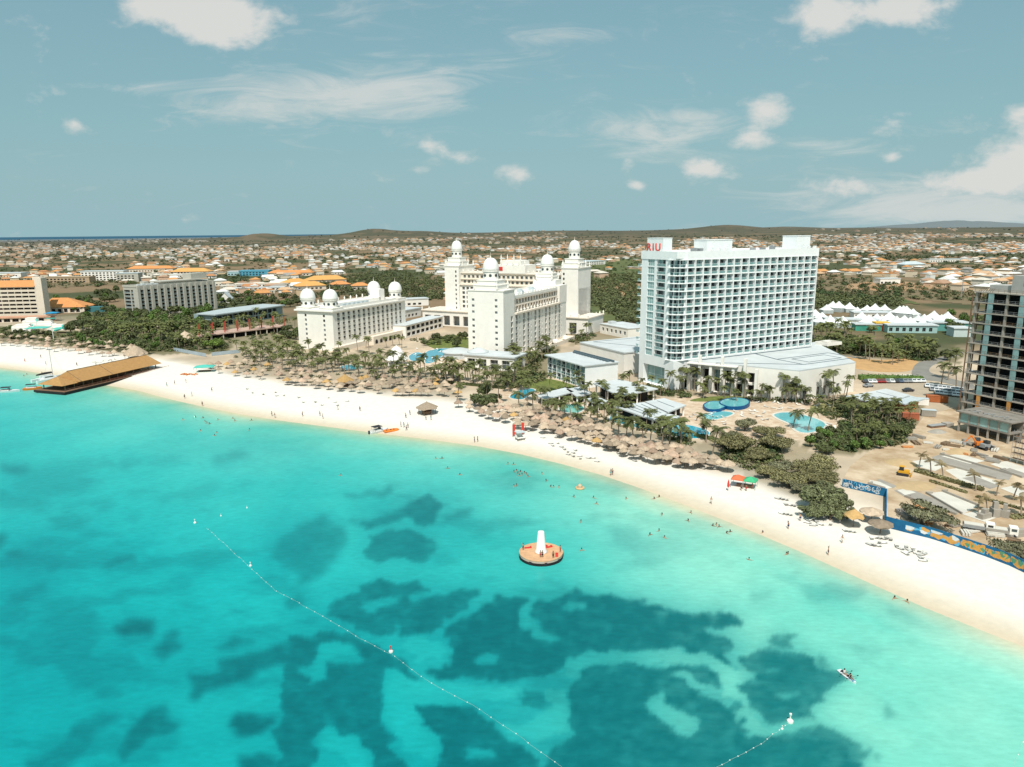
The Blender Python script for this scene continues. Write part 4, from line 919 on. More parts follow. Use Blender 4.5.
def palm_crown_mesh(seed, nf=17, ln=2.9, droop=1.0, m=None, name='crown'):
    r = random.Random(seed); b = MB()
    for k in range(nf):
        a = 2 * PI * k / nf * 1.618 * nf / 10 + r.uniform(-.2, .2); el = r.uniform(-.25, 1.05) * (1 if k > 3 else .8) + .1
        L_ = ln * r.uniform(.8, 1.12); d = Vector((math.cos(a), math.sin(a), 0)); sd = Vector((-d.y, d.x, 0))
        pts = []; p = Vector((0, 0, 0)); e = el
        for i in range(6):
            pts.append(p.copy()); p = p + (d * math.cos(e) + Vector((0, 0, 1)) * math.sin(e)) * (L_ / 5); e -= (.30 + .1 * r.random()) * droop
        wd = [.16, .42, .52, .46, .30, .05]
        for i in range(5):
            for s_ in (-1, 1):
                for q in range(2):          # two leaflets per step per side
                    t0, t1 = q * .5 + .02, q * .5 + .40
                    A = pts[i].lerp(pts[i + 1], t0); B = pts[i].lerp(pts[i + 1], t1); w_ = wd[i] * (1 - .5 * q) + wd[i + 1] * .5 * q
                    tip = (B - A).normalized() * .35 * w_ * 2; dz = Vector((0, 0, -.45 * w_ - .05))
                    b.face([A, B, B + sd * s_ * w_ * 1.25 + dz + tip, A + sd * s_ * w_ * 1.25 + dz + tip])
        for i in range(5):
            b.face([pts[i] - sd * .035, pts[i + 1] - sd * .03, pts[i + 1] + sd * .03, pts[i] + sd * .035])
    return b.mesh(name, [m or PALMLEAF])
def palm_proto(seed, h, dry=False, nf=17, ln=2.9, droop=1.0):
    t = thing('palm_tree', 'palm', 'palm tree')
    r = random.Random(seed + 50); lx, ly = r.uniform(-.9, .9), r.uniform(-.9, .9)
    pts = [(lx * (u ** 1.6), ly * (u ** 1.6), h * u - .1) for u in (0, .25, .5, .75, 1)]
    b = MB(); b.tube(pts, [.24, .17, .15, .14, .13], 6); b.build('trunk', PALMTRUNK, t)
    link('crown', palm_crown_mesh(seed, nf, ln, droop, PALMDRY if dry else None), t, pts[-1])
    return t
PALMS = [palm_proto(1, 6.2), palm_proto(2, 7.6), palm_proto(3, 5.0, nf=15), palm_proto(4, 8.8, nf=20, ln=3.1), palm_proto(5, 6.8, nf=14, ln=2.6, droop=1.15)]
FANPALM = palm_proto(6, 9.5, nf=15, ln=2.5, droop=1.05); DRYPALM = palm_proto(7, 4.6, dry=True, nf=10, ln=1.7, droop=.5)
def palm(px, py, label, group, z=None, sc=None, proto=None):
    p = G(px, py) if z is None else at_z(px, py, z); s_ = (sc or RND.uniform(.82, 1.15)) * (1.06 if proto is not DRYPALM else 1)
    PLACE['palm'].append((p.length, proto or RND.choice(PALMS), p, RND.uniform(0, 6.28), (s_, s_, s_ * .92), label, group))
def crown_mesh(seed, rx, ry, rz, n, leaf, m, lobes=9, flat=.0, name='crown'):
    """leaf clumps through the volume of several lobes, with gaps between them"""
    r = random.Random(seed); b = MB(); L_ = []
    for k in range(lobes):
        a = r.uniform(0, 6.28); q = math.sqrt(r.random()) * .72
        L_.append((rx * q * math.cos(a), ry * q * math.sin(a), rz * (r.uniform(-.35, .45) * (1 - q * .5)), r.uniform(.34, .55)))
    for k in range(n):
        lx, ly, lz, lr = L_[k % lobes]
        u = Vector((r.gauss(0, 1), r.gauss(0, 1), r.gauss(0, 1))).normalized(); q = r.random() ** .4
        lr = lr * (1 if lobes < 20 else .62)
        p = Vector((lx + u.x * rx * lr * q, ly + u.y * ry * lr * q, lz + u.z * rz * lr * q * 1.25))
        if p.z < -rz * .55: p.z = -rz * .55 + r.uniform(0, .3)
        nrm = (u + Vector((r.uniform(-.7, .7), r.uniform(-.7, .7), r.uniform(-.1, .9)))).normalized()
        t1 = nrm.orthogonal().normalized(); t2 = nrm.cross(t1); s_ = leaf * r.uniform(.55, 1.25); an = r.uniform(0, 6.28)
        e1 = (t1 * math.cos(an) + t2 * math.sin(an)) * s_; e2 = (t2 * math.cos(an) - t1 * math.sin(an)) * s_ * .62
        b.face([p - e1, p - e2 * .9, p + e1 + nrm * s_ * .2, p + e2])
    return b.mesh(name, [m])
def tree_proto(name, seed, rx, ry, rz, hz, n, leaf, m, lobes=9, limbs=6):
    t = thing(name, 'tree', 'tree'); r = random.Random(seed)
    b = MB(); b.tube([(0, 0, -.2), (.1, 0, hz * .3), (.15, .1, hz * .62)], [.38, .28, .2], 7)
    for k in range(limbs):
        a = 6.28 * k / limbs + r.uniform(-.3, .3); q = r.uniform(.4, .7)
        b.tube([(.1, .05, hz * .4), (rx * q * .5 * math.cos(a), ry * q * .5 * math.sin(a), hz * .75), (rx * q * math.cos(a), ry * q * math.sin(a), hz + rz * .2)], [.17, .11, .05], 5)
    b.build('trunk', BARK, t)
    link('crown', crown_mesh(seed, rx, ry, rz, n, leaf, m, lobes), t, (0, 0, hz))
    return t
T_DARK = [tree_proto('leafy_tree', 21, 3.2, 3.0, 2.6, 3.4, 900, .55, LEAFD), tree_proto('leafy_tree', 22, 3.8, 3.4, 2.2, 2.8, 900, .6, LEAFD), tree_proto('leafy_tree', 23, 2.6, 2.6, 2.9, 3.2, 800, .5, LEAFG, 7)]
T_OLIVE = [tree_proto('coastal_tree', 31, 7.0, 5.8, 2.4, 3.2, 5200, .31, LEAFO, 34, 9), tree_proto('coastal_tree', 32, 6.0, 6.4, 2.2, 2.8, 4800, .31, LEAFO, 30, 9), tree_proto('coastal_tree', 36, 5.4, 5.0, 2.5, 3.0, 4200, .31, LEAFA, 26, 9)]
T_SEAGRAPE = [tree_proto('sea_grape_tree', 33, 5.2, 4.6, 2.8, 2.7, 4600, .33, mat('sea_grape_leaves', (.13, .14, .065), .7, var=.3, scale=.3, objvar=.2, island=.5), 22)]
T_FLAT = [tree_proto('spreading_tree', 34, 7.6, 5.2, 1.25, 2.5, 2600, .34, LEAFA, 22, 9)]
T_ROUND = tree_proto('round_tree', 35, 5.6, 5.4, 2.9, 4.0, 3200, .42, mat('lime_green_leaves', (.135, .20, .035), .7, var=.25, scale=.35, island=.4), 12)
def tree(protos, px, py, label, group=None, sc=1.0):
    pr = RND.choice(protos) if isinstance(protos, list) else protos
    s_ = sc * RND.uniform(.85, 1.18)
    p = G(px, py); PLACE['tree'].append((p.length, pr, p, RND.uniform(0, 6.28), (s_, s_ * RND.uniform(.9, 1.1), s_ * RND.uniform(.85, 1.12)), label, group or label))
def scatter(poly, n, ymin_gap=0):
    xs = [p[0] for p in poly]; ys = [p[1] for p in poly]; out_ = []; k = 0
    while len(out_) < n and k < n * 400:
        k += 1; x, y = RND.uniform(min(xs), max(xs)), RND.uniform(min(ys), max(ys))
        if not inpoly([x], [y], poly)[0]: continue
        if ymin_gap and any(abs(x - a) < ymin_gap and abs(y - b) < ymin_gap * .45 for a, b in out_): continue
        out_.append((x, y))
    return out_
# palms: gardens of the hotels
def palms(poly, n, label, group, gap=5, sc=None, proto=None):
    for x, y in scatter(poly, n, gap): palm(x, y, label, group, sc=(RND.uniform(*sc) if sc else None), proto=proto)
palms([(232, 348), (300, 352), (330, 360), (345, 372), (300, 376), (250, 366)], 62, 'sandy garden palm with loose brown green crown in front of the four domed wing', 'palms in the sand garden before the four domed wing', 5)
palms([(335, 362), (395, 366), (410, 372), (470, 381), (440, 387), (380, 383), (340, 374)], 44, 'dark crowned palm between the oval pool and the bell pavilion', 'palms around the bell pavilion', 6)
palms([(330, 352), (400, 342), (405, 348), (350, 360)], 8, 'palm close to the terrace of the four domed wing', 'palms along the terrace of the four domed wing', 6)
for x, y in [(452, 379), (459, 381), (468, 381), (476, 382), (487, 383), (497, 385), (508, 386), (445, 377), (502, 380), (514, 381)]: palm(x, y, 'palm in the row before the white arcade', 'row of palms before the arcade', sc=RND.uniform(.9, 1.1))
for x, y in [(457, 402), (461, 405)][:1]: palm(x, y, 'lone thin palm on the open sand left of the parasol crowd', None or 'lone sand palm', sc=1.05, proto=PALMS[4])
for x, y in [(486, 400), (498, 403), (519, 408), (527, 401), (533, 413), (549, 407), (547, 415), (560, 413), (556, 419), (571, 419), (580, 428), (578, 417), (590, 421), (597, 426), (604, 424), (612, 424), (522, 398), (540, 402), (566, 424), (585, 411)]:
    palm(x, y, 'palm standing among the parasols below the annex lawn', 'palms among the parasols below the annex', sc=RND.uniform(.9, 1.2))
for x, y, s_ in [(611, 434, 1.1), (619, 437, 1.0), (626, 438, 1.05), (633, 443, 1.25), (650, 446, 1.0), (669, 452, 1.45), (681, 444, 1.2), (690, 454, 1.0), (712, 459, 1.25), (643, 438, 1.0), (662, 443, 1.1)]:
    palm(x, y, 'tall palm rising from the parasols beside the long pool', 'tall palms beside the long pool', sc=s_)
palms([(520, 345), (552, 338), (556, 350), (545, 362), (520, 372), (505, 368)], 30, 'palm in the green gap between the palace wing and the annex', 'palms between palace wing and annex', 4)
palms([(570, 328), (592, 322), (596, 333), (580, 342), (566, 338)], 12, 'palm in the courtyard behind the annex', 'palms behind the annex', 4)
for x, y in [(566, 393), (575, 389), (549, 391), (600, 396), (590, 399), (620, 404), (606, 402), (635, 397), (644, 391), (652, 393), (630, 389), (660, 396), (668, 392), (640, 403), (607, 378), (622, 392), (655, 398)]:
    palm(x, y, 'garden palm among the flat white pool pavilions', 'palms among the pool pavilions', sc=RND.uniform(.75, 1.0))
for x, y in [(682, 389), (688, 392), (694, 391), (679, 393), (706, 394), (718, 396), (724, 397), (730, 397), (735, 398), (744, 398), (703, 396), (739, 396)]:
    palm(x, y, 'slender palm in front of the podium columns', 'palms before the podium columns', sc=RND.uniform(.95, 1.15), proto=FANPALM if x in (682, 688, 744, 735) else None)
for x, y, s_ in [(782, 400, 1.1), (796, 402, 1.0), (791, 401, .8), (788, 402, .75), (800, 402, .7), (825, 400, 1.15), (828, 399, .9), (833, 399, 1.2), (846, 399, 1.0), (843, 400, .8), (770, 399, .7), (767, 400, .75), (760, 399, .65)]:
    palm(x, y, 'thin stemmed palm against the blank podium wall', 'palms against the blank podium wall', sc=s_, proto=FANPALM if s_ > .9 else None)
for x, y, s_ in [(793, 428, 1.15), (808, 431, 1.05)]: palm(x, y, 'palm leaning over the pale round edged pool', 'palms over the pale pool', sc=s_)
palms([(850, 416), (885, 411), (914, 415), (906, 428), (875, 431), (850, 426)], 24, 'heavy dull palm in the thicket right of the pale pool', 'palm thicket right of the pale pool', 4, (.75, 1.0))
palms([(812, 331), (850, 337), (905, 352), (935, 352), (930, 361), (890, 366), (850, 360), (815, 348)], 46, 'distant palm in the grove behind the car park', 'palm grove behind the car park', 4, (1.0, 1.35))
for x, y in [(941, 386), (956, 388), (948, 380), (953, 376)]: palm(x, y, 'dark palm by the bend of the access road', 'palms by the road bend', sc=1.3)
for x, y, s_ in [(918.7, 469, 1), (930.7, 473, .95), (943, 479, .95), (975.7, 491, 1.05), (996, 496, .85), (1013, 500, 1.0), (978, 515, .8), (987, 512, .8), (1021, 517, 1.05)]:
    palm(x, y, 'newly planted dry palm on the building site strip', 'dry palms on the building site', sc=s_, proto=DRYPALM)
palms([(850, 432), (880, 438), (905, 432), (900, 441), (860, 448)], 14, 'short palm at the edge of the building site track', 'short palms beside the site track', 4, (.55, .75))
palms([(60, 330), (120, 325), (190, 328), (230, 334), (200, 352), (150, 345), (90, 340)], 80, 'palm in the dark resort garden left of the red posts', 'palms in the left resort garden', 4, (.8, 1.2))
palms([(210, 322), (285, 318), (296, 330), (280, 336), (230, 334)], 34, 'palm screening the curved blue roofed building', 'palms before the blue roofed building', 4, (.9, 1.2))
palms([(440, 374), (470, 380), (515, 384), (530, 392), (500, 392), (450, 388)], 22, 'palm in the planting in front of the low white arcade', 'palms in the arcade planting', 5)
palms([(560, 392), (612, 402), (660, 424), (710, 436), (706, 444), (650, 436), (590, 414)], 22, 'palm between the pool pavilions and the straw parasols', 'palms between pavilions and parasols', 6, (.7, 1.0))
palms([(690, 398), (760, 400), (850, 404), (850, 408), (760, 405), (700, 403)], 14, 'palm along the terrace edge of the podium', 'palms along the podium terrace', 6, (.7, .95))
# leafy trees
def trees(protos, poly, n, label, group, gap=4, sc=1.0):
    for x, y in scatter(poly, n, gap): tree(protos, x, y, label, group, sc)
trees(T_DARK, [(75, 322), (125, 314), (210, 312), (222, 330), (200, 336), (130, 336), (70, 334)], 100, 'dark leafy tree packed below the grey balconied hotel', 'dark trees below the grey hotel', 3, 1.35)
trees(T_DARK, [(60, 334), (190, 336), (200, 346), (150, 354), (90, 350)], 60, 'garden tree between the left resort and the beach parasols', 'garden trees behind the left beach', 4, .85)
trees(T_DARK, [(0, 329), (40, 334), (60, 340), (0, 340)], 12, 'low tree behind the parasols near the far left hotel', 'low trees near the far left hotel', 5, .7)
trees(T_DARK, [(215, 300), (250, 296), (300, 298), (296, 312), (280, 306), (222, 310)], 26, 'tree behind the curved blue roofed building', 'trees behind the blue roofed building', 5, 1.2)
trees(T_DARK, [(52, 302), (118, 292), (122, 312), (80, 318), (52, 312)], 30, 'tree between the far left hotel and the grey hotel', 'trees between the two left hotels', 4, 1.25)
trees(T_DARK, [(284, 330), (297, 326), (298, 340), (284, 342)], 5, 'tree at the end of the red posts beside the four domed wing', 'trees at the end of the red posts', 4, 1.0)
trees(T_DARK, [(420, 342), (466, 336), (467, 346), (430, 350)], 9, 'small tree on the lawn left of the bright palace wall', 'trees on the palace lawn', 5, .75)
tree(T_ROUND, 214, 349, 'round bright green tree on the sand below the red posts', sc=1.0)
for x, y, s_ in [(478, 407, .9), (488, 409, .95), (494, 402, .8), (484, 398, .9)]: tree(T_DARK, x, y, 'leafy tree where the parasol crowd meets the arcade', 'trees between parasols and arcade', s_)
for x, y, s_ in [(745, 430, .85), (768, 437, .8), (738, 452, .95), (757, 460, .9), (722, 446, .6), (776, 450, .8), (731, 441, .8)]: tree(T_OLIVE, x, y, 'olive brown wind shaped tree behind the right end of the parasols', 'olive trees right of the parasols', s_)
for x, y, s_ in [(788, 487, .95), (808, 480, 1.0), (780, 474, .85), (823, 486, .8), (770, 478, .7), (800, 492, .7), (816, 472, .95)]: tree(T_OLIVE, x, y, 'olive brown tree in the big clump at the back of the sand', 'olive trees of the big beach clump', s_)
for x, y, s_ in [(820, 508, 1.05), (836, 512, 1.0), (812, 517, .85), (847, 519, .6), (830, 520, .75), (826, 500, .95)]: tree(T_SEAGRAPE, x, y, 'dense dark green beach tree left of the straw parasol', 'dark green beach trees', s_)
tree(T_FLAT, 922, 524, 'flat topped grey green tree growing inside the painted wall corner', sc=1.12)
tree(T_FLAT, 1021, 560, 'thin grey green tree behind the far end of the painted wall', sc=.85)
trees(T_DARK, [(805, 440), (830, 432), (860, 440), (905, 428), (912, 438), (870, 452), (815, 456)], 34, 'dark shrubby tree in the hedge beside the building site', 'dark hedge trees beside the building site', 4, .62)
trees(T_DARK, [(815, 336), (870, 345), (930, 348), (960, 355), (958, 362), (900, 358), (820, 352)], 40, 'low green tree in the grove behind the car park', 'green trees behind the car park', 4, 1.0)
trees(T_DARK, [(945, 318), (980, 316), (985, 330), (950, 334)], 8, 'dark tree beside the white tents', 'trees beside the tents', 4, 1.2)
trees(T_DARK, [(812, 322), (900, 318), (905, 332), (815, 334)], 18, 'small tree between the white tents', 'trees between the tents', 5, .7)
trees(T_DARK, [(640, 385), (680, 392), (690, 402), (650, 400)], 8, 'low shrub tree beside the portal of the glazed slab hotel', 'shrubs beside the portal', 4, .4)
trees(T_DARK, [(836, 404), (850, 400), (852, 412), (838, 414)], 6, 'shrub on the slope by the podium corner', 'shrubs by the podium corner', 3, .5)
# the three hundred nearest palms and trees are things of their own, the ones beyond them one mass
for kind_, nm_ in (('palm', 'distant_palms'), ('tree', 'distant_trees')):
    lst = sorted(PLACE[kind_], key=lambda q: q[0])
    # every built kind must be placed once itself, or it would stay at the origin
    for q in lst[:300]: first_or_copy(q[1], USED, *q[2:])
    rest = lst[300:]
    if rest:
        mb = MB(); mts = []
        for q in rest:
            mx = Matrix.LocRotScale(q[2], Matrix.Rotation(q[3], 3, 'Z').to_quaternion(), Vector(q[4]))
            for ch in q[1].children:
                mo = mx @ Matrix.Translation(ch.location); m_ = ch.data.materials[0]
                if m_ not in mts: mts.append(m_)
                mb.poly([mo @ v.co for v in ch.data.vertices], [tuple(f_.vertices) for f_ in ch.data.polygons], mts.index(m_))
        tag(mb.build(nm_, mts), kind='stuff')
# hedges
def hedge(label, a, b, h, wd, m=LEAFG, seed=3):
    p, q = at_z(*a), at_z(*b); L_ = (q - p).length; r = random.Random(seed); mb = MB()
    for k in range(int(L_ * 26)):
        c = Vector((r.uniform(0, L_), r.uniform(-wd / 2, wd / 2), h * r.random() ** .6)); n = Vector((r.gauss(0, 1), r.gauss(0, 1), r.gauss(.4, 1))).normalized(); t1 = n.orthogonal().normalized() * .34; t2 = n.cross(t1) * .7
        mb.face([c - t1, c - t2, c + t1, c + t2])
    mb.box(0, L_, -wd * .42, wd * .42, 0, h * .82, 0)
    o = mb.build('hedge', [m], None, p, math.atan2(q.y - p.y, q.x - p.x)); tag(o, label, 'hedge')
hedge('long bright green hedge behind the parked cars', (859, 379.5), (922, 381), 2.4, 5, LEAFG)
hedge('clipped dark hedge at the foot of the arcade', (445, 383), (505, 389), 1.2, 1.6, LEAFD, 5)
hedge('dark hedge between the long pool and the parasols', (695, 436), (748, 449), 1.1, 1.6, LEAFD, 6)
hedge('dark green hedge left of the annex lawn', (512, 388), (534, 379), 1.8, 3, LEAFD, 7)
hedge('planted brown green strip under the dry palms on the site', (915, 471.5), (983, 491), .9, 1.6, LEAFO, 8)
hedge('narrow dark planting strip along the site path', (930, 481.5), (967, 493.5), .5, .8, LEAFO, 9)
hedge('narrow planting strip at the right end of the site path', (976, 497), (1030, 512), .5, .8, LEAFO, 10)
hedge('short planted patch below the last dry palm', (1010, 518), (1030, 516), .5, 2.4, LEAFO, 11)
# dark woods behind the palace and scrub over the plain: uncountable masses
def leaf_cloud(P, R3, n, leaf, seed):
    """n leaf clumps around every centre in P with radii R3; returns vertices and quads"""
    r = np.random.RandomState(seed); m = len(P)
    u = r.normal(size=(m, n, 3)); u /= np.linalg.norm(u, axis=2, keepdims=True); q = r.rand(m, n, 1) ** .4
    c = P[:, None, :] + u * q * R3[:, None, :]
    c[..., 2] = np.maximum(c[..., 2], P[:, None, 2] - R3[:, None, 2] * .7)
    nr_ = u + r.uniform(-.6, .6, size=u.shape) + np.array([0, 0, .5]); nr_ /= np.linalg.norm(nr_, axis=2, keepdims=True)
    t1 = np.cross(nr_, r.normal(size=u.shape)); t1 /= np.linalg.norm(t1, axis=2, keepdims=True); t2 = np.cross(nr_, t1)
    s_ = (leaf[:, None, None] * r.uniform(.6, 1.3, size=(m, n, 1)))
    V = np.stack([c - t1 * s_, c - t2 * s_ * .7, c + t1 * s_, c + t2 * s_ * .7], 2).reshape(-1, 3)
    return V, np.arange(len(V)).reshape(-1, 4)
def px_scatter(poly, n, seed):
    r = np.random.RandomState(seed); xs = [p[0] for p in poly]; ys = [p[1] for p in poly]; o = np.zeros((0, 2))
    while len(o) < n:
        c = np.stack([r.uniform(min(xs), max(xs), n * 2), r.uniform(min(ys), max(ys), n * 2)], 1); o = np.concatenate([o, c[inpoly(c[:, 0], c[:, 1], poly)]])
    return o[:n]
def ground_many(pts):
    """pixel rows to terrain points, vectorised"""
    d = FwA[None] + RtA[None] * ((pts[:, :1] - 512) / FPX) + UpA[None] * ((383.5 - pts[:, 1:2]) / FPX); z = np.full(len(pts), 2.0)
    for _ in range(5):
        t_ = (z - CAMH) / d[:, 2]; x, y = d[:, 0] * t_, d[:, 1] * t_; z = terrain(x, y) * .5 + z * .5
    return np.stack([x, y, terrain(x, y)], 1)
WOODS = [([(318, 282), (350, 276), (400, 272), (445, 278), (446, 298), (420, 302), (404, 298), (330, 290)], 500), ([(586, 282), (612, 276), (640, 272), (640, 326), (622, 322), (588, 302)], 420),
         ([(812, 296), (850, 300), (900, 298), (900, 306), (815, 310)], 160), ([(640, 290), (822, 285), (824, 302), (640, 322)], 120), ([(445, 300), (470, 296), (600, 300), (592, 318), (600, 330)], 160)]
V0 = []; 
for k, (poly, n) in enumerate(WOODS):
    g = ground_many(px_scatter(poly, n, 60 + k)); V0.append(g)
g = np.concatenate(V0); rs_ = np.random.RandomState(3).uniform(2.2, 4.6, (len(g), 1)); R3 = rs_ * np.array([[1, 1, .75]]); g[:, 2] += R3[:, 2] * .8
V, q = leaf_cloud(g, R3, 60, np.full(len(g), .85), 8)
tag(link('woodland', np_mesh('woodland', V, q, [mat('woodland_leaves', (.105, .118, .048), .8, var=.3, scale=.05, island=.5)])), kind='stuff')

# low planting under the palms and around the pools
UNDER = [([(60, 335), (190, 330), (232, 340), (225, 352), (160, 352), (70, 346)], 260, .9), ([(232, 350), (330, 352), (345, 370), (330, 386), (240, 372)], 60, .55), ([(340, 358), (400, 362), (470, 378), (440, 384), (350, 376)], 60, .6), ([(500, 372), (540, 362), (545, 380), (510, 390)], 90, .9), ([(520, 345), (556, 336), (558, 352), (530, 368)], 90, .9),
         ([(590, 396), (612, 400), (640, 424), (700, 440), (690, 446), (610, 424), (580, 412)], 70, .6), ([(812, 408), (845, 410), (880, 412), (918, 416), (908, 432), (845, 428)], 130, .7), ([(725, 445), (770, 440), (790, 470), (760, 474), (720, 460)], 90, .7), ([(640, 386), (690, 392), (690, 398), (640, 394)], 60, .6), ([(745, 398), (840, 402), (842, 405), (745, 401)], 50, .6),
         ([(812, 340), (935, 352), (930, 362), (815, 352)], 180, 1.2), ([(0, 326), (60, 334), (60, 343), (0, 338)], 60, .8), ([(846, 424), (905, 432), (905, 444), (850, 452), (820, 452)], 120, .8), ([(560, 388), (596, 394), (590, 398), (556, 394)], 40, .7), ([(410, 340), (466, 335), (466, 340), (430, 346)], 50, .7), ([(566, 340), (590, 330), (596, 338), (578, 346)], 50, .9), ([(240, 322), (296, 318), (296, 342), (250, 345)], 60, .8)]
g = []; rr_ = []
for k, (poly, n_, s_) in enumerate(UNDER):
    n_ = int(n_ * 1.6); q_ = ground_many(px_scatter(poly, n_, 200 + k)); g.append(q_); rr_.append(np.random.RandomState(k).uniform(.5, 1.6, (n_, 1)) * s_ * 1.45)
g = np.concatenate(g); rr_ = np.concatenate(rr_); R3 = rr_ * np.array([[1.2, 1.2, .8]]); g[:, 2] += R3[:, 2] * .55
V, q = leaf_cloud(g, R3, 42, rr_[:, 0] * .30, 18)
cc = np.array([[.075, .10, .03], [.11, .12, .045], [.16, .15, .07], [.055, .085, .03]])[np.random.RandomState(2).randint(0, 4, len(g))]
tag(link('undergrowth', np_mesh('undergrowth', V, q, [mat('undergrowth_leaves', (.1, .1, .05), .8, var=.25, scale=.4, attr='tint', island=.45)], {'tint': np.repeat(cc, 42 * 4, 0)})), kind='stuff', label='low shrubs under the palms and around the pools')
# ------------------------------------------------------------------ parasols of straw on the beach
THATCH = mat('dry_thatch', (.41, .315, .23), .95, var=.3, scale=1.6, objvar=.34, spec=.1, bump=.3)
THATCHO = mat('golden_thatch', (.50, .31, .13), .95, var=.2, scale=2.2, objvar=.12, spec=.1, bump=.3)
PIERTH = mat('orange_brown_thatch', (.42, .235, .095), .95, var=.16, scale=.9, spec=.1, bump=.3)
POLE = mat('timber_post', (.22, .15, .095), .9, var=.2, scale=1.0)
LOUNGE = mat('lounger_fabric', (.72, .69, .64), .8, var=.1, scale=2, objvar=.25)
def thatch_mesh(seed, r, h, m, name='thatch'):
    g = random.Random(seed); b = MB(); n = 18; vs = []; prof = [(1.0, 0), (.93, .10), (.62, .46), (.3, .80), (.07, 1.0), (.05, 1.12)]
    for j, (q, z) in enumerate(prof):
        for k in range(n):
            a = 2 * PI * k / n; w_ = 1 + (g.uniform(-.12, .10) if j < 2 else g.uniform(-.05, .05))
            vs.append((r * q * w_ * math.cos(a), r * q * w_ * math.sin(a), h * z + (g.uniform(-.28, .08) if j == 0 else 0)))
    fs = [(j * n + k, j * n + (k + 1) % n, (j + 1) * n + (k + 1) % n, (j + 1) * n + k) for j in range(len(prof) - 1) for k in range(n)]; fs.append(tuple((len(prof) - 1) * n + k for k in range(n)))
    b.poly(vs, fs)
    b.poly([(v[0] * .96, v[1] * .96, v[2] + .02) for v in vs[:n]] + [(0, 0, h * .75)], [((k + 1) % n, k, n) for k in range(n)])
    return b.mesh(name, [m])
def palapa_proto(seed, r=1.75, h=1.15, post=2.15, m=None):
    t = thing('straw_parasol', 'parasol', 'parasol'); b = MB(); b.tube([(0, 0, -.3), (0, 0, post + h * .8)], [.08, .07], 6); b.build('pole', POLE, t)
    link('thatch', thatch_mesh(seed, r, h, m or THATCH), t, (0, 0, post)); return t
THATCHP = mat('pinkish_thatch', (.43, .305, .225), .95, var=.3, scale=1.6, objvar=.3, spec=.1, bump=.3); PALAPA = [palapa_proto(1), palapa_proto(2, 1.9, 1.0), palapa_proto(3, 1.6, 1.25), palapa_proto(7, 1.8, 1.3, 2.0, THATCHP), palapa_proto(8, 1.65, .95, 2.3)]; PALAPAG = [palapa_proto(4, 1.75, 1.1, 2.15, THATCHO)]
LOUNGER = None
def lounger_proto():
    t = thing('beach_lounger', 'lounger', 'lounger'); b = MB()
    b.box(-.34, .34, -.95, .35, .20, .28); b.poly([(-.34, .35, .30), (.34, .35, .30), (.34, .95, .72), (-.34, .95, .72), (-.34, .33, .38), (.34, .33, .38), (.34, .92, .80), (-.34, .92, .80)], [(0, 3, 2, 1), (4, 5, 6, 7), (0, 1, 5, 4), (1, 2, 6, 5), (2, 3, 7, 6), (3, 0, 4, 7)])
    b.build('bed', LOUNGE, t); b = MB()
    for x in (-.3, .3):
        for y in (-.85, .35): b.box(x - .03, x + .03, y - .03, y + .03, 0, .199)
    b.build('frame', METAL, t); return t
LOUNGERS = lounger_proto()
def parasols(poly, n, label, group, gap, gold=.08, lounge=.5, lab2=''):
    for x, y in scatter(poly, n, gap):
        p = G(x, y); g_ = RND.random() < gold
        first_or_copy(PALAPAG[0] if g_ else RND.choice(PALAPA), USED, p, RND.uniform(0, 6.28), RND.uniform(.9, 1.12), label.replace('straw', 'golden straw') if g_ else label, group + (', golden ones' if g_ else ''))
        if RND.random() < lounge:
            a = RND.uniform(0, 6.28); q = p + Vector((1.3 * math.cos(a), 1.3 * math.sin(a), 0)); q.z = float(terrain(q.x, q.y)[0])
            first_or_copy(LOUNGERS, USED, q, RND.uniform(-.5, .5) + 3.6, 1, 'sun lounger in the shade of ' + lab2, 'loungers under ' + lab2)
parasols([(-20, 335), (40, 339), (110, 345), (140, 350), (128, 359), (60, 353), (0, 346), (-20, 344)], 66, 'faded straw parasol in the rows behind the thatched pier', 'straw parasols behind the pier', 5, .0, .1, 'the parasols behind the pier')
parasols([(198, 366), (240, 364), (320, 376), (400, 382), (455, 384), (462, 398), (400, 397), (330, 391), (270, 383), (225, 376)], 98, 'straw parasol on the sand before the domed palace wings', 'straw parasols before the palace', 5, .14, .35, 'the palace parasols')
parasols([(455, 408), (478, 404), (530, 410), (600, 430), (612, 440), (690, 457), (728, 471), (735, 473), (690, 470), (640, 462), (580, 444), (520, 430), (480, 417)], 128, 'greyish straw parasol in the dense crowd below the long pool', 'dense straw parasols below the long pool', 6.2, .04, .35, 'the dense parasol crowd')
for x, y, lb, m_ in [(853, 527, 'yellow straw parasol alone on the sand beside the dark beach trees', 1), (871, 521, 'wide grey straw parasol behind the yellow one', 0), (880, 533.5, 'grey straw parasol nearest the painted wall corner', 0)]:
    first_or_copy(PALAPAG[0] if m_ else PALAPA[1], USED, G(x, y), 1.0, (1.25, 1.25, 1.3) if m_ else (1.4, 1.4, 1.05), lb, lb)
for x, y, lb in [(845, 531, 'white lounger pair under the yellow straw parasol'), (875, 538, 'lounger on the sand in front of the grey straw parasol'), (870, 545, 'empty lounger on the open sand below the grey parasols'), (786, 505, 'lounger on the sand by the red and green tent'), (778, 499, 'lounger nearest the red and green tent'), (782, 514, 'lounger left of the dark beach trees')]:
    for k in range(3): q = G(x + 4 * k, y + .6 * k); first_or_copy(LOUNGERS, USED, q, RND.uniform(3, 4), 1, lb, 'loungers: ' + lb)
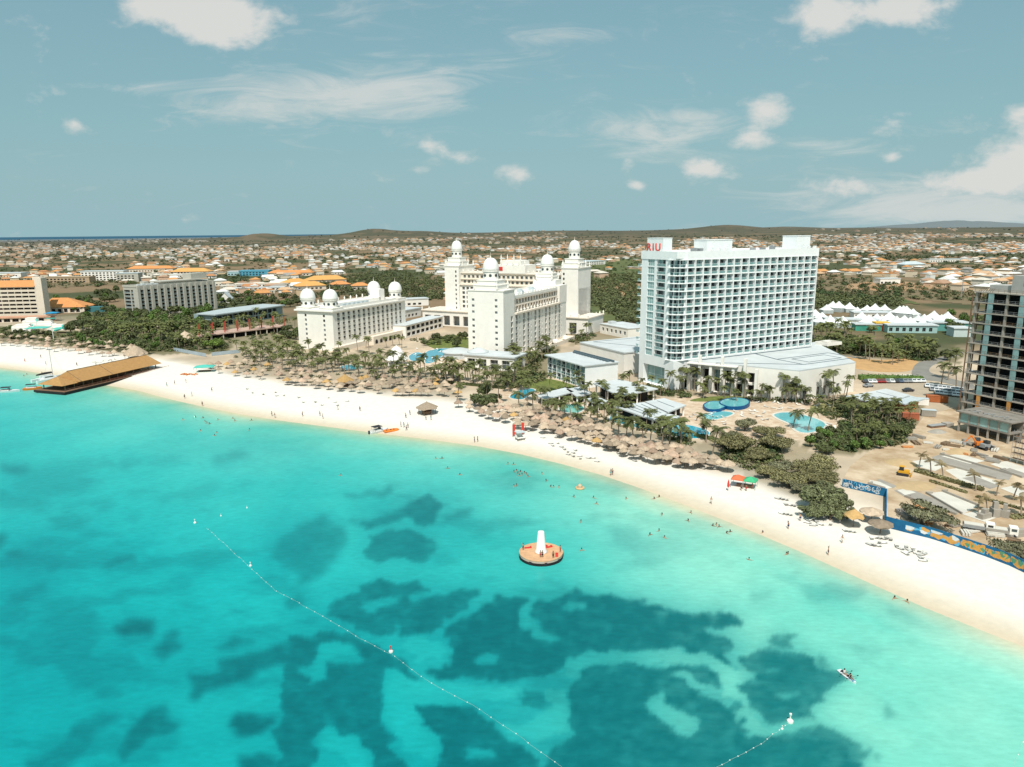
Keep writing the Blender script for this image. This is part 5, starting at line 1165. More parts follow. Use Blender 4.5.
for x, y in scatter([(862, 535), (890, 539), (935, 556), (925, 562), (890, 549)], 18, 3) + scatter([(810, 517), (835, 526), (828, 530), (806, 524)], 8, 3): first_or_copy(LOUNGERS, USED, G(x, y), RND.uniform(2.5, 4.5), 1, 'loose lounger in the clutter along the painted wall and beach trees', 'loungers along the painted wall and trees')
for x, y in scatter([(215, 386), (330, 398), (360, 404), (350, 409), (280, 402)], 14, 6): first_or_copy(LOUNGERS, USED, G(x, y), RND.uniform(2.5, 4.5), 1, 'lounger out on the open white sand left of the straw beach hut', 'loungers on open sand before the palace')
for x, y in scatter([(538, 436), (570, 448), (600, 460), (596, 464), (560, 453)], 16, 4): first_or_copy(LOUNGERS, USED, G(x, y), RND.uniform(2.5, 4.5), 1, 'lounger on the open sand in front of the dense parasol crowd', 'loungers before the dense parasols')
for x, y in scatter([(92, 362), (115, 359), (118, 366), (98, 369)], 20, 2.5): first_or_copy(LOUNGERS, USED, G(x, y), RND.uniform(2.5, 4.5), 1, 'pale lounger in the rows beside the thatched pier', 'loungers beside the pier')
# beach huts
def beach_hut(label, px, py, r, h, m, post=2.4, name='beach_hut'):
    t = thing(name, label, 'hut', G(px, py)); link('thatch', thatch_mesh(int(px), r, h, m), t, (0, 0, post))
    for k in range(7):
        a = 2 * PI * k / 7; b = MB(); b.tube([(r * .8 * math.cos(a), r * .8 * math.sin(a), -.3), (r * .8 * math.cos(a), r * .8 * math.sin(a), post + .2)], .1, 6); b.build('post', POLE, t)
    b = MB(); b.lathe([(r * .45, -.2), (r * .45, 1.05), (r * .5, 1.06), (r * .5, 1.16)], 10); b.build('bar_counter', WOODP, t)
beach_hut('open straw roofed beach hut standing alone on the sand', 427, 413.5, 4.1, 2.0, THATCH)
beach_hut('large grey straw hut at the land end of the pier', 136, 359, 6.5, 4.6, THATCH, 2.8)
beach_hut('brown straw hut behind the round bright green tree', 186, 343, 6.5, 4.4, THATCH, 2.8)
beach_hut('straw hut among palms left of the bell pavilion', 345, 386, 4.2, 2.6, THATCHO, 2.4)
# coloured beach tents
def canopy_tent(label, px, py, w_, d_, h, mats, rz=0.5, name='beach_tent', halves=1):
    t = thing(name, label, 'tent', G(px, py), rz)
    for k in range(halves):
        x0 = -w_ / 2 + w_ * k / halves; x1 = -w_ / 2 + w_ * (k + 1) / halves - (.05 if halves > 1 else 0); xm = (x0 + x1) / 2
        b = MB(); b.poly([(x0, -d_ / 2, h), (x1, -d_ / 2, h), (x1, d_ / 2, h), (x0, d_ / 2, h), (xm, 0, h + .9), (x0, -d_ / 2, h - .25), (x1, -d_ / 2, h - .25), (x1, d_ / 2, h - .25), (x0, d_ / 2, h - .25)], [(0, 1, 4), (1, 2, 4), (2, 3, 4), (3, 0, 4), (0, 5, 6, 1), (1, 6, 7, 2), (2, 7, 8, 3), (3, 8, 5, 0)])
        b.build('canopy', mats[k % len(mats)], t)
        for x in (x0 + .08, x1 - .08):
            for y in (-d_ / 2 + .08, d_ / 2 - .08): b = MB(); b.tube([(x, y, -.2), (x, y, h - .02)], .05, 5); b.build('pole', METAL, t)
    b = MB(); b.box(-w_ * .3, w_ * .3, -.4, .4, 0, .75); b.build('table', WOODP, t)
FAB = lambda n, c: mat(n, c, .7, var=.08, scale=.8)
ORF, GRF, TLF, BLF, YLF = FAB('orange_red_canvas', (.70, .16, .07)), FAB('green_canvas', (.06, .42, .20)), FAB('teal_canvas', (.10, .48, .40)), FAB('blue_canvas', (.03, .28, .50)), FAB('yellow_canvas', (.75, .45, .06))
canopy_tent('beach tent with one red and one green canopy near the big trees', 744, 487, 6.4, 3.2, 2.3, [ORF, GRF], -.5, halves=2)
canopy_tent('teal green beach tent near the round green tree', 205, 371.5, 9, 6, 2.6, [TLF], .2)
canopy_tent('pale teal canopy over the water park at far left', 39, 334, 14, 9, 4.5, [TLF], .2)
canopy_tent('bright blue canopy on the water park tower at far left', 53, 321, 9, 7, 6.5, [BLF], .2)
canopy_tent('small pale canopy beside the teal water park canopy', 62, 333, 10, 7, 3.5, [TLF], .1)
t = thing('furled_umbrella', 'tall furled red umbrella planted in the open sand', 'umbrella', G(728, 491)); b = MB(); b.tube([(0, 0, -.3), (0, 0, 3.0)], .05, 5); b.build('pole', METAL, t); b = MB(); b.lathe([(.05, .9), (.32, 1.3), (.28, 2.2), (.08, 3.1), (0, 3.2)], 8); b.build('fabric', REDP, t)
for x, y, lb in [(512.5, 437, 'red flag banner left of the lifeguard hut'), (521.5, 435, 'red flag banner right of the lifeguard hut')]:
    t = thing('feather_banner', lb, 'banner', G(x, y)); b = MB(); b.tube([(0, 0, -.3), (0, 0, 4.4)], .05, 5); b.build('pole', METAL, t)
    b = MB(); b.box(.06, .9, -.02, .02, .8, 4.3); b.box(.06, .55, -.018, .018, .4, .799); b.build('flag', REDP, t)
t = thing('lifeguard_hut', 'small white lifeguard stand with steps on the sand below the red flags', 'stand', G(520, 440), .4)
b = MB(); b.box(-1.3, 1.3, -1.1, 1.1, .8, 1.0); b.box(-1.3, 1.3, .95, 1.1, 1.0, 2.6); b.box(-1.3, -1.15, -.4, .949, 1.0, 1.7); b.build('cabin', WHITE, t)
b = MB(); b.box(-1.5, 1.5, -1.3, 1.3, 2.7, 2.85); b.build('roof', ROOFG, t)
for x in (-1.2, 1.2):
    for y in (-1, 1): b = MB(); b.box(x - .07, x + .07, y - .07, y + .07, -.3, .799 if y < 0 else 2.69); b.build('post', POLE, t)
# ------------------------------------------------------------------ pools, lawns, paving
POOL = mat('pool_water', lin(20, 178, 205, .72), .08, var=.18, scale=.25, spec=.6)
POOLP = mat('pale_pool_water', lin(130, 215, 222, .72), .08, var=.12, scale=.25, spec=.6)
POOLD = mat('deep_blue_pool_wall', lin(0, 92, 150, .7), .4, var=.2, scale=.5)
COPE = mat('pool_coping', (.66, .60, .52), .8, var=.1, scale=.6)
LAWN = mat('lawn_grass', (.12, .165, .035), .95, var=.25, scale=.5, col2=(.17, .18, .05))
ASPH = mat('worn_asphalt', (.24, .225, .20), .95, var=.18, scale=.15)
PAVE = mat('peach_paving', (.56, .40, .27), .9, var=.18, scale=.3, col2=(.62, .50, .38))
SITE = mat('site_dirt', (.44, .30, .18), .95, var=.22, scale=.09, col2=(.56, .44, .31), bump=.2)
SLAB = mat('pale_concrete_slab', (.64, .60, .53), .9, var=.14, scale=.2)
SLABG = mat('grey_concrete_strip', (.33, .30, .26), .9, var=.2, scale=.3)
def sheet(name, pxs, z, m, kind='structure', label=None):
    b = MB(); P_ = [at_z(x, y, z) for x, y in pxs]; c = sum(P_, Vector()) / len(P_)
    q = [(p.x - c.x, p.y - c.y, 0) for p in P_]
    if sum(q[i][0] * q[(i + 1) % len(q)][1] - q[(i + 1) % len(q)][0] * q[i][1] for i in range(len(q))) < 0: q = q[::-1]
    b.face(q); return tag(b.build(name, m, None, c), label, kind=kind)
def smooth_px(pts, n=4):
    out_ = []; N_ = len(pts)
    for i in range(N_):
        p0, p1, p2, p3 = (np.array(pts[(i + k) % N_], float) for k in (-1, 0, 1, 2))
        for k in range(n):
            u = k / n; out_.append(tuple(.5 * (2 * p1 + (p2 - p0) * u + (2 * p0 - 5 * p1 + 4 * p2 - p3) * u * u + (3 * p1 - p0 - 3 * p2 + p3) * u ** 3)))
    return out_
def pool(label, pxs, m=None, rim=.7, raised=0.0):
    pts = smooth_px(pxs); P_ = [at_z(x, y, 2.0) for x, y in pts]; c = sum(P_, Vector()) / len(P_)
    t = thing('swimming_pool', label, 'pool', c); q = [(p.x - c.x, p.y - c.y) for p in P_]
    if sum(q[i][0] * q[(i + 1) % len(q)][1] - q[(i + 1) % len(q)][0] * q[i][1] for i in range(len(q))) < 0: q = q[::-1]
    b = MB(); b.face([(x, y, .09 + raised) for x, y in q]); b.build('water', m or POOL, t)
    b = MB(); n = len(q); o = []
    for i in range(n):
        tx, ty = q[(i + 1) % n][0] - q[i - 1][0], q[(i + 1) % n][1] - q[i - 1][1]; l_ = math.hypot(tx, ty) or 1; o.append((q[i][0] + ty / l_ * rim, q[i][1] - tx / l_ * rim))
    for i in range(n):
        j = (i + 1) % n; h = .14 + raised
        b.face([(*q[i], h), (*o[i], h), (*o[j], h), (*q[j], h)][::-1]); b.face([(*o[i], 0), (*o[j], 0), (*o[j], h), (*o[i], h)]); b.face([(*q[j], .05), (*q[i], .05), (*q[i], h), (*q[j], h)])
    b.build('coping', POOLD if raised else COPE, t)
sheet('pool_terrace', [(560, 400), (612, 408), (690, 396), (760, 399), (840, 404), (850, 424), (830, 440), (780, 440), (700, 440), (640, 432), (590, 418)], 2.004, PAVE)
sheet('paved_court', [(395, 351), (440, 346), (470, 349), (468, 358), (445, 372), (395, 370)], 2.004, PAVE)
sheet('pool_deck', [(495, 388), (540, 380), (600, 392), (612, 407), (590, 416), (540, 405), (500, 398)], 2.005, PAVE)
sheet('lawn', smooth_px([(520, 384), (535, 378), (560, 381), (582, 390), (560, 394), (535, 391)]), 2.012, LAWN)
sheet('lawn', smooth_px([(690, 401), (705, 397), (735, 396), (748, 399), (720, 401.5)]), 2.012, LAWN)
sheet('lawn', smooth_px([(425, 342), (450, 335), (468, 338), (468, 348), (440, 350)]), 2.012, LAWN)
sheet('lawn', smooth_px([(812, 405), (840, 403), (858, 412), (840, 417), (815, 412)]), 2.012, mat('dry_lawn_grass', (.26, .24, .10), .95, var=.2, scale=.4))
pool('oval turquoise pool among the palms of the four domed wing', [(341, 367), (347, 365.2), (355, 365), (362, 366.6), (361, 368.8), (353, 370), (345, 369.6)])
pool('winding lagoon pool between the bell pavilion and the bright palace wall', [(409, 356.5), (416, 352.5), (424, 353.5), (430, 350.5), (443, 348.5), (458, 349.5), (460, 352), (448, 354), (441, 357), (434, 362), (426, 363.5), (424, 359), (416, 361), (411, 360.5)])
pool('small blue pool below the annex lawn', [(510, 397.5), (517, 391.5), (530, 388.8), (535, 391), (529, 396), (521, 399.6)])
pool('pale green pool right of the annex shade roof', [(559, 409), (566, 405), (579, 405), (584, 409), (577, 413), (566, 412.5)], mat('green_pool_water', lin(120, 205, 190, .7), .1, var=.15, scale=.3))
pool('long narrow turquoise pool in front of the white pool bar', [(611, 415.5), (616, 414.5), (632, 419), (652, 423.5), (672, 423.5), (692, 426), (708, 431.5), (706, 436.8), (688, 438.5), (655, 432.5), (630, 426), (612, 421.5)])
pool('left raised round pool with deep blue wall below the podium', [(704, 408), (709, 404.6), (717, 404), (724, 406), (724, 409.5), (717, 412), (708, 411.5)], POOLP, .5, 1.0)
pool('right raised round pool with deep blue wall below the podium', [(720, 405.5), (727, 402), (738, 401), (747, 403), (748, 406.5), (741, 409.5), (728, 409.5)], POOLP, .5, 1.2)
pool('small pale pool spilling from the raised round pools', [(702, 416), (712, 412.5), (724, 411.5), (733, 413.5), (726, 417), (712, 420)], POOLP)
pool('big pale free form pool behind the olive trees', [(774, 415), (782, 412.8), (794, 413), (806, 416), (818, 420), (825, 424.5), (821, 429.5), (808, 433), (797, 431), (790, 424), (779, 419)], POOLP, 1.0)
# roads and parking
sheet('car_park', [(858, 383), (926, 381), (966, 388), (968, 402), (925, 396), (880, 391)], 2.004, mat('dusty_car_park', (.44, .36, .27), .95, var=.14, scale=.15))
sheet('road', smooth_px([(914, 378), (913, 368), (920, 362), (938, 358), (958, 352), (962, 354), (944, 361), (932, 366), (930, 372), (945, 377), (972, 384), (972, 389), (940, 382)], 5), 2.010, ASPH)
sheet('pavement', [(862, 376.5), (914, 374), (913, 377), (866, 379)], 2.006, SLAB)
sheet('bare_ground', smooth_px([(842, 357), (880, 360), (915, 358), (912, 370), (880, 372), (845, 366)]), 2.007, mat('ochre_soil', (.52, .31, .14), .95, var=.2, scale=.2))
# fields beyond the hotels, draped on the plain
def draped(name, pxs, m, nz=26, lift=.25):
    xs = [p[0] for p in pxs]; ys = [p[1] for p in pxs]
    gx_, gy_ = np.meshgrid(np.linspace(min(xs), max(xs), nz * 2), np.linspace(min(ys), max(ys), nz)); pts_ = np.stack([gx_.ravel(), gy_.ravel()], 1)
    P_ = ground_many(pts_); P_[:, 2] += lift
    idx = np.arange(nz * nz * 2).reshape(nz, nz * 2); q = np.stack([idx[:-1, :-1], idx[1:, :-1], idx[1:, 1:], idx[:-1, 1:]], -1).reshape(-1, 4)
    cx_, cy_ = pts_[q].mean(1).T; w_ = 3.0 * (fbm(cx_ / 9., cy_ / 4., 5) - .5)
    return tag(link(name, np_mesh(name, P_, q[inpoly(cx_ + w_ * 3, cy_ + w_, pxs)], [m])), kind='structure')
SOILO = mat('orange_bare_soil', (.44, .25, .125), .95, var=.25, scale=.05, col2=(.36, .24, .14)); GRASSY = mat('rough_green_field', (.085, .115, .035), .95, var=.3, scale=.06, col2=(.13, .13, .05)); DRYF = mat('dry_brown_field', (.25, .175, .10), .95, var=.25, scale=.05, col2=(.14, .12, .065))
draped('field', [(586, 288), (612, 283), (640, 284), (640, 300), (586, 298)], SOILO); draped('field', [(812, 280), (860, 277), (905, 283), (975, 296), (978, 306), (900, 297), (815, 290)], DRYF)
draped('field', [(812, 296), (860, 294), (900, 298), (920, 304), (815, 306)], GRASSY, lift=.4); draped('field', [(586, 262), (640, 258), (640, 282), (590, 284)], GRASSY, lift=.4); draped('field', [(52, 280), (110, 276), (150, 279), (120, 284), (60, 288)], DRYF)
draped('field', [(845, 284), (900, 281), (940, 288), (900, 292), (850, 290)], SOILO, lift=.45); draped('field', [(540, 300), (600, 296), (640, 304), (640, 322), (600, 322), (560, 315)], GRASSY, lift=.4)
# building site ground
sheet('site_ground', [(868, 452), (905, 440), (925, 415), (970, 404), (1100, 430), (1200, 520), (1100, 580), (1026, 560), (990, 553), (940, 537), (888, 518), (886, 492), (842, 482), (850, 466)], 2.004, SITE)
for i, (pxs, m_) in enumerate([([(932, 457), (940, 454.5), (1012, 475), (1009, 480), (996, 479), (934, 462)], SLABG), ([(912, 461), (928, 459), (945, 466), (935, 471), (915, 466)], SLAB), ([(945, 470), (957, 468), (1000, 482), (990, 488), (960, 480)], SLAB), ([(962, 478), (975, 476), (1000, 486), (990, 489)], SLABG), ([(894, 490.5), (907, 487.5), (962, 510), (956, 515), (905, 497)], SLABG), ([(926, 493.5), (942, 491.5), (978, 506), (962, 514.5)], SLAB),
                                ([(897, 490), (906, 488.5), (916, 492.5), (905, 495)], SLAB), ([(870, 480), (884, 482.5), (896, 487), (885, 489), (868, 484)], SLAB), ([(876, 480), (880, 479), (897, 486), (893, 488)], SLABG), ([(1000, 488), (1012, 486), (1040, 495), (1030, 501)], SLAB), ([(990, 464), (1006, 461), (1040, 472), (1030, 478)], SLAB), ([(1000, 470), (1010, 468), (1030, 475), (1022, 478)], SLABG), ([(962, 514), (990, 508), (1008, 513), (985, 522)], SLAB), ([(941, 456), (960, 454), (985, 461), (970, 464)], SLAB)]):
    sheet('concrete_slab', pxs, 2.010 + .004 * i, m_)
for i, (a, b_, w_, m_) in enumerate([((905, 497), (956, 515), .5, SLABG), ((926, 493.5), (962, 514.5), .3, CONC), ((942, 491.5), (978, 506), .3, CONC), ((934, 462), (996, 479), .3, CONC), ((940, 454.5), (1012, 475), .3, CONC), ((1000, 470), (1022, 478), .4, CONC), ((868, 484), (885, 489), .4, CONC)]):
    p, q = at_z(*a), at_z(*b_); b = MB(); L_ = (q - p).length; b.box(0, L_, -w_ / 2, w_ / 2, 0, .55); b.box(0, w_, w_ / 2 + .002, 1.6, 0, .5)
    tag(b.build('foundation_wall', m_, None, p, math.atan2(q.y - p.y, q.x - p.x)), ['low grey footing along the lower site strip', 'low footing at the left edge of the white slab', 'low footing at the right edge of the white slab', 'kerb on the near side of the grey strip', 'kerb on the far side of the grey strip', 'low footing at the right of the site by the scaffold', 'low footing behind the painted wall lettering'][i], 'footing')
DIRT = mat('heaped_sand', (.50, .355, .20), .98, var=.12, scale=.5)
def heap(label, px, py, rx, ry, h, m=DIRT):
    n = 22; b = MB(); vs = []; g = random.Random(px); prof = [(1, -.05), (.8, .22), (.55, .6), (.25, .92), (.05, 1)]
    for q, z in prof:
        for k in range(n): a = 2 * PI * k / n; w_ = 1 + g.uniform(-.05, .05); vs.append((rx * q * w_ * math.cos(a), ry * q * w_ * math.sin(a), h * z))
    b.poly(vs, [(j * n + k, j * n + (k + 1) % n, (j + 1) * n + (k + 1) % n, (j + 1) * n + k) for j in range(4) for k in range(n)] + [tuple(4 * n + k for k in range(n))])
    tag(b.build('sand_heap', m, None, at_z(px, py, 2), .3, smooth=True), label, 'heap')
heap('round brown sand heap beside the orange excavator', 959, 452, 4.2, 3.6, 1.0); heap('broad low sand heap left of the dry palms', 901, 463, 4.4, 4.5, 1.2); heap('flat spread of brown dirt below the yellow bulldozer', 915, 486, 6, 3.6, .35); heap('small pale heap at the site entrance', 937, 432, 3.4, 2.4, .9, CONC)

for x, y in scatter([(690, 412), (760, 410), (772, 420), (720, 426), (690, 420)], 26, 4) + scatter([(745, 400), (850, 404), (852, 410), (770, 411)], 24, 4) + scatter([(828, 424), (850, 428), (838, 438), (820, 434)], 10, 4): first_or_copy(LOUNGERS, USED, at_z(x, y, 2.01), RND.uniform(0, 6.28), 1, 'pale lounger on the peach paving around the slab hotel pools', 'loungers around the slab hotel pools')
for x, y in scatter([(398, 351), (440, 347), (466, 352), (440, 368), (400, 368)], 22, 4): first_or_copy(LOUNGERS, USED, at_z(x, y, 2.01), RND.uniform(0, 6.28), 1, 'pale lounger on the paving around the lagoon pool', 'loungers around the lagoon pool')

# small things lying about the building site
for i, (x, y) in enumerate(scatter([(915, 428), (955, 436), (1000, 452), (1020, 470), (985, 462), (940, 450), (905, 452)], 22, 6) + scatter([(890, 500), (960, 520), (1020, 540), (1020, 556), (980, 540), (900, 515)], 16, 6)):
    g_ = random.Random(i); b = MB(); w_, l_, h_ = g_.uniform(.5, 1.1), g_.uniform(.8, 2.2), g_.uniform(.3, .9)
    for k in range(3): b.box(-l_, l_, -w_ + k * w_ * .7, -w_ + k * w_ * .7 + w_ * .5, .12, .12 + h_ * g_.uniform(.6, 1))
    for k in (-.8, 0, .7): b.box(l_ * k, l_ * k + .12, -w_, w_, 0, .118)
    tag(b.build('material_pallet', [SLABG, POLE, CONC, TERRA, SLAB][i % 5], None, at_z(x, y, 2.01), g_.uniform(0, 3)), ['grey', 'timber', 'concrete', 'red brick', 'pale block'][i % 5] + ' building material stacked on a low pallet on the site', 'pallet', ['grey', 'timber', 'concrete', 'red brick', 'pale block'][i % 5] + ' pallets on the building site')
# ------------------------------------------------------------------ hotels on the left
def eave_z(px, py, D): return CAMH - 0
t = thing('orange_roofed_hotel', 'cream balconied hotel with orange tiled roof at the far left edge', 'hotel', at_z(39, 316, 2), rad(6))
cnt = {}; wl = MB(); Lh = 66.0
railc = (CREAM, TRIM)
facade(wl, t, (-Lh, 0), (1, 0), Lh, 0, 24.5, [(1 + 5.4 * i, 6.0 + 5.4 * i, 1.3 + 3.3 * j, 3.9 + 3.3 * j, 'dark', 1.6, railc) for i in range(12) for j in range(7)], count=cnt)
wl.box(-Lh, 0, 1.7, 17, 0, 24.5, skip='f'); wl.build('wall', CREAM, t); rest_parts(cnt, t)
b = MB(); b.poly([(-Lh - 1, -1.4, 24.5), (0, -1.4, 24.5), (0, 18, 24.5), (-Lh - 1, 18, 24.5), (-Lh + 4, 8, 29.5), (-.5, 8, 29.5)], [(0, 1, 5, 4), (1, 2, 5), (2, 3, 4, 5), (3, 0, 4), (3, 2, 1, 0)]); b.build('roof', TERRA, t)
b = MB(); b.box(.05, 5.5, 0, 9, 0, 31.5); b.box(-6, .04, 9.2, 16, 24.6, 32.0); b.build('stair_tower', CREAM, t)
t = thing('lobby_building', 'low cream lobby with broad orange gable roof right of the orange roofed hotel', 'building', at_z(63, 313, 2), rad(6))
wl = MB(); facade(wl, t, (-16, 0), (1, 0), 34, 0, 5, [(2 + 5 * k, 5 + 5 * k, .4, 3.6, 'dark', .8) for k in range(6)]); wl.box(-16, 18, .9, 20, 0, 5, skip='f'); wl.build('wall', CREAM, t)
b = MB(); b.poly([(-17, -1, 5), (19, -1, 5), (19, 21, 5), (-17, 21, 5), (-12, 10, 12.5), (1, 10, 12.5)], [(0, 1, 5, 4), (1, 2, 5), (2, 3, 4, 5), (3, 0, 4), (3, 2, 1, 0)]); b.build('roof', TERRA, t)
b = MB(); b.box(18.5, 34, 2, 12, 0, 4.4); b.build('side_wall', mat('teal_wall', (.05, .17, .19), .7, var=.1), t)
t = thing('pink_gallery', 'long low pink roofed gallery below the orange roofed hotel', 'building', at_z(28, 322, 2), rad(10))
wl = MB(); facade(wl, t, (-60, 0), (1, 0), 76, 0, 3.4, [(1 + 6 * k, 5.6 + 6 * k, .3, 2.8, 'dark', .8) for k in range(12)]); wl.box(-60, 16, .9, 9, 0, 3.4, skip='f'); wl.build('wall', CREAM, t)
b = MB(); b.box(-61, 17, -1, 10, 3.4, 4.2); b.build('roof', mat('pink_tiles', (.60, .33, .22), .9, var=.15), t)
for i, (x, y, s_, h_) in enumerate([(24, 331, 13, 5), (33, 327, 11, 7), (46, 328, 14, 5), (58, 330, 12, 4)]):
    t = thing('water_park_block', ['white water park block with stepped terraces at far left', 'tall white water park block beside the blue canopy', 'white slide platform between the teal canopies', 'low white water park block near the garden trees'][i], 'building', at_z(x, y, 2), .2)
    b = MB(); b.box(-s_ / 2, s_ / 2, -3, 3, 0, h_ * .6); b.box(-s_ / 3, s_ / 3, -2, 2.5, h_ * .6, h_); b.box(-s_ / 2, -s_ / 3 - .1, -2.6, 2.6, h_ * .6, h_ * .6 + .9); b.build('wall', WHITE, t)
    b = MB(); b.tube([(s_ / 3, -2, h_ * .8), (s_ / 2, -4, h_ * .6), (s_ * .3, -6, h_ * .35), (0, -7, .4)], .7, 8); b.build('slide', TLF if i % 2 else WHITE, t)
t = thing('grey_balconied_hotel', 'long grey hotel with stacked dark balconies above the trees', 'hotel', at_z(141, 317, 2), rad(60))
cnt = {}; wl = MB(); Lg, Hg = 73.0, 24.0
railg = (mat('grey_blue_rail', (.20, .25, .26), .6), GREYW)
facade(wl, t, (0, 0), (1, 0), Lg, 0, Hg, [(1.6 + 6.0 * i, 4.9 + 6.0 * i, 1.2 + 3.0 * j, 3.8 + 3.0 * j, 'dark', 1.8, railg) for i in range(12) for j in range(7)], count=cnt)
facade(wl, t, (0, 20), (0, -1), 20, 0, Hg, [(10.2 + .0, 13.2, 1.2 + 3.0 * j, 3.8 + 3.0 * j, 'dark', 1.4, railg) for j in range(7)] + [(1.0, 9.0, 1.0 + 3.0 * j, 3.6 + 3.0 * j, 'dark', 1.4, railg) for j in range(7)], count=cnt)
facade(wl, t, (Lg, 0), (0, 1), 20, 0, Hg, [(3, 8, 1 + 3 * j, 3.4 + 3 * j, 'dark', 1, railg) for j in range(7)], count=cnt); facade(wl, t, (Lg, 20), (-1, 0), Lg, 0, Hg, [])
wl.build('wall', GREYW, t); rest_parts(cnt, t)
b = MB()
for i in range(13): b.box(6.0 * i - 1.0, 6.0 * i + 1.4, -1.1, -.003, 0, Hg + .6)
b.build('pier', GREYW, t)
b = MB(); b.box(-.3, Lg + .3, .1, 20.3, Hg, Hg + .6); parapet(b, -.3, Lg + .3, .1, 20.3, Hg + .6, Hg + 1.5); b.box(26, 60, 7, 17, Hg + .6, Hg + 2.6); b.box(24, 64, 5, 19, Hg + 2.6, Hg + 3.4); b.box(56, 72, 8, 19.5, Hg + 3.41, Hg + 8.2); b.box(10, 14, 6, 12, Hg + .6, Hg + 4); b.build('roof', GREYW, t)
for k in range(5): b = MB(); b.box(3 + 4 * k, 5.4 + 4 * k, 4, 6.5, Hg + .6, Hg + 2.2 + .5 * (k % 2)); b.build('roof_unit', ROOFW, t)
t = thing('chapel', 'small white gabled chapel right of the grey balconied hotel', 'chapel', at_z(225, 303, 2), rad(10))
b = MB(); b.poly([(-5, 0, 0), (5, 0, 0), (5, 0, 4), (0, 0, 10), (-5, 0, 4), (-5, 14, 0), (5, 14, 0), (5, 14, 4), (0, 14, 10), (-5, 14, 4)], [(0, 1, 2, 3, 4), (6, 5, 9, 8, 7), (1, 6, 7, 2), (5, 0, 4, 9)]); b.build('wall', WHITE, t)
b = MB(); b.poly([(-5.6, -.6, 3.6), (0, -.6, 10.3), (5.6, -.6, 3.6), (-5.6, 14.6, 3.6), (0, 14.6, 10.3), (5.6, 14.6, 3.6)], [(0, 1, 4, 3), (1, 2, 5, 4)]); b.build('roof', ROOFW, t)
b = MB(); b.box(-1, 1, -.1, -.02, 0, 3); b.build('door', GLASS, t)
# curved building with blue grey roof
p = at_z(217, 327, 2); q = at_z(283, 316.5, 2); L_ = (q - p).length
t = thing('blue_roofed_building', 'low curved building with flat blue grey roof above the red posts', 'building', p, math.atan2(q.y - p.y, q.x - p.x))
cnt = {}; wl = MB(); facade(wl, t, (0, 0), (1, 0), L_, 0, 8.6, [(1 + 5.2 * i, 5.4 + 5.2 * i, .6 + 4 * j, 3.6 + 4 * j, 'dark', 1.0) for i in range(int((L_ - 2) / 5.2)) for j in range(2)], count=cnt); wl.box(0, L_, 1.1, 22, 0, 8.6, skip='f'); wl.build('wall', mat('grey_blue_wall', (.26, .33, .34), .8, var=.1), t)
b = MB(); b.prism([(-2, -1.6), (L_ * .5, -2.6), (L_ + 2, -1.2), (L_ + 2, 22), (L_ * .5, 25), (-2, 17)], 8.6, 9.4); b.build('roof', mat('blue_grey_roof', (.44, .49, .50), .7, var=.1, scale=.2), t)
# pink promenade deck with red posts
p = at_z(199, 342, 2); q = at_z(288, 331, 2); L_ = (q - p).length; az_ = math.atan2(q.y - p.y, q.x - p.x)
t = thing('raised_promenade', 'raised pinkish promenade deck with dark open underside behind the round green tree', 'deck', p, az_)
b = MB(); b.box(0, L_, -1, 15, 3.2, 3.9); b.build('deck', mat('pink_deck', (.52, .36, .29), .9, var=.15), t)
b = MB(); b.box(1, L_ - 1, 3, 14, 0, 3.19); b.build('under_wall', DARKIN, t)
for k in range(9): b = MB(); x = .6 + (L_ - 1.4) * k / 8; b.box(x - .3, x + .3, -.6, 0, 0, 3.19); b.build('pillar', CREAM, t)
b = MB(); b.box(0, L_, -.9, -.84, 4.72, 4.8); b.build('rail', mat('pink_rail', (.55, .30, .25), .8), t)
for k in range(15):
    u = .02 + .96 * k / 14; c = p + Vector((math.cos(az_), math.sin(az_), 0)) * L_ * u + Vector((-math.sin(az_), math.cos(az_), 0)) * (2.0 + (k % 2) * 7)
    b = MB(); b.box(-.24, .24, -.24, .24, 0, 6.4); b.box(-.5, .5, -.12, .12, 5.9, 6.2); b.box(-.4, .4, -.4, .4, 0, .25); o = b.build('red_post', mat('dull_red_paint', (.46, .075, .05), .7), None, (c.x, c.y, 5.9), az_)
    tag(o, 'red post standing on the pinkish promenade deck', 'post', 'red posts on the promenade')
for i, (a, b_, lb) in enumerate([((174, 351), (206, 357), 'pale blue site fence left of the round green tree'), ((212, 356), (240, 353), 'pale blue fence right of the round green tree')]):
    p, q = at_z(*a), at_z(*b_); L_ = (q - p).length; b = MB(); b.box(0, L_, -.04, .04, .1, 2.0)
    for k in range(int(L_ / 3) + 1): b.box(3 * k - .07, 3 * k + .07, -.1, .1, -.2, 2.1)
    tag(b.build('site_fence', mat('pale_blue_sheet', (.36, .43, .48), .7, var=.15), None, p, math.atan2(q.y - p.y, q.x - p.x)), lb, 'fence')
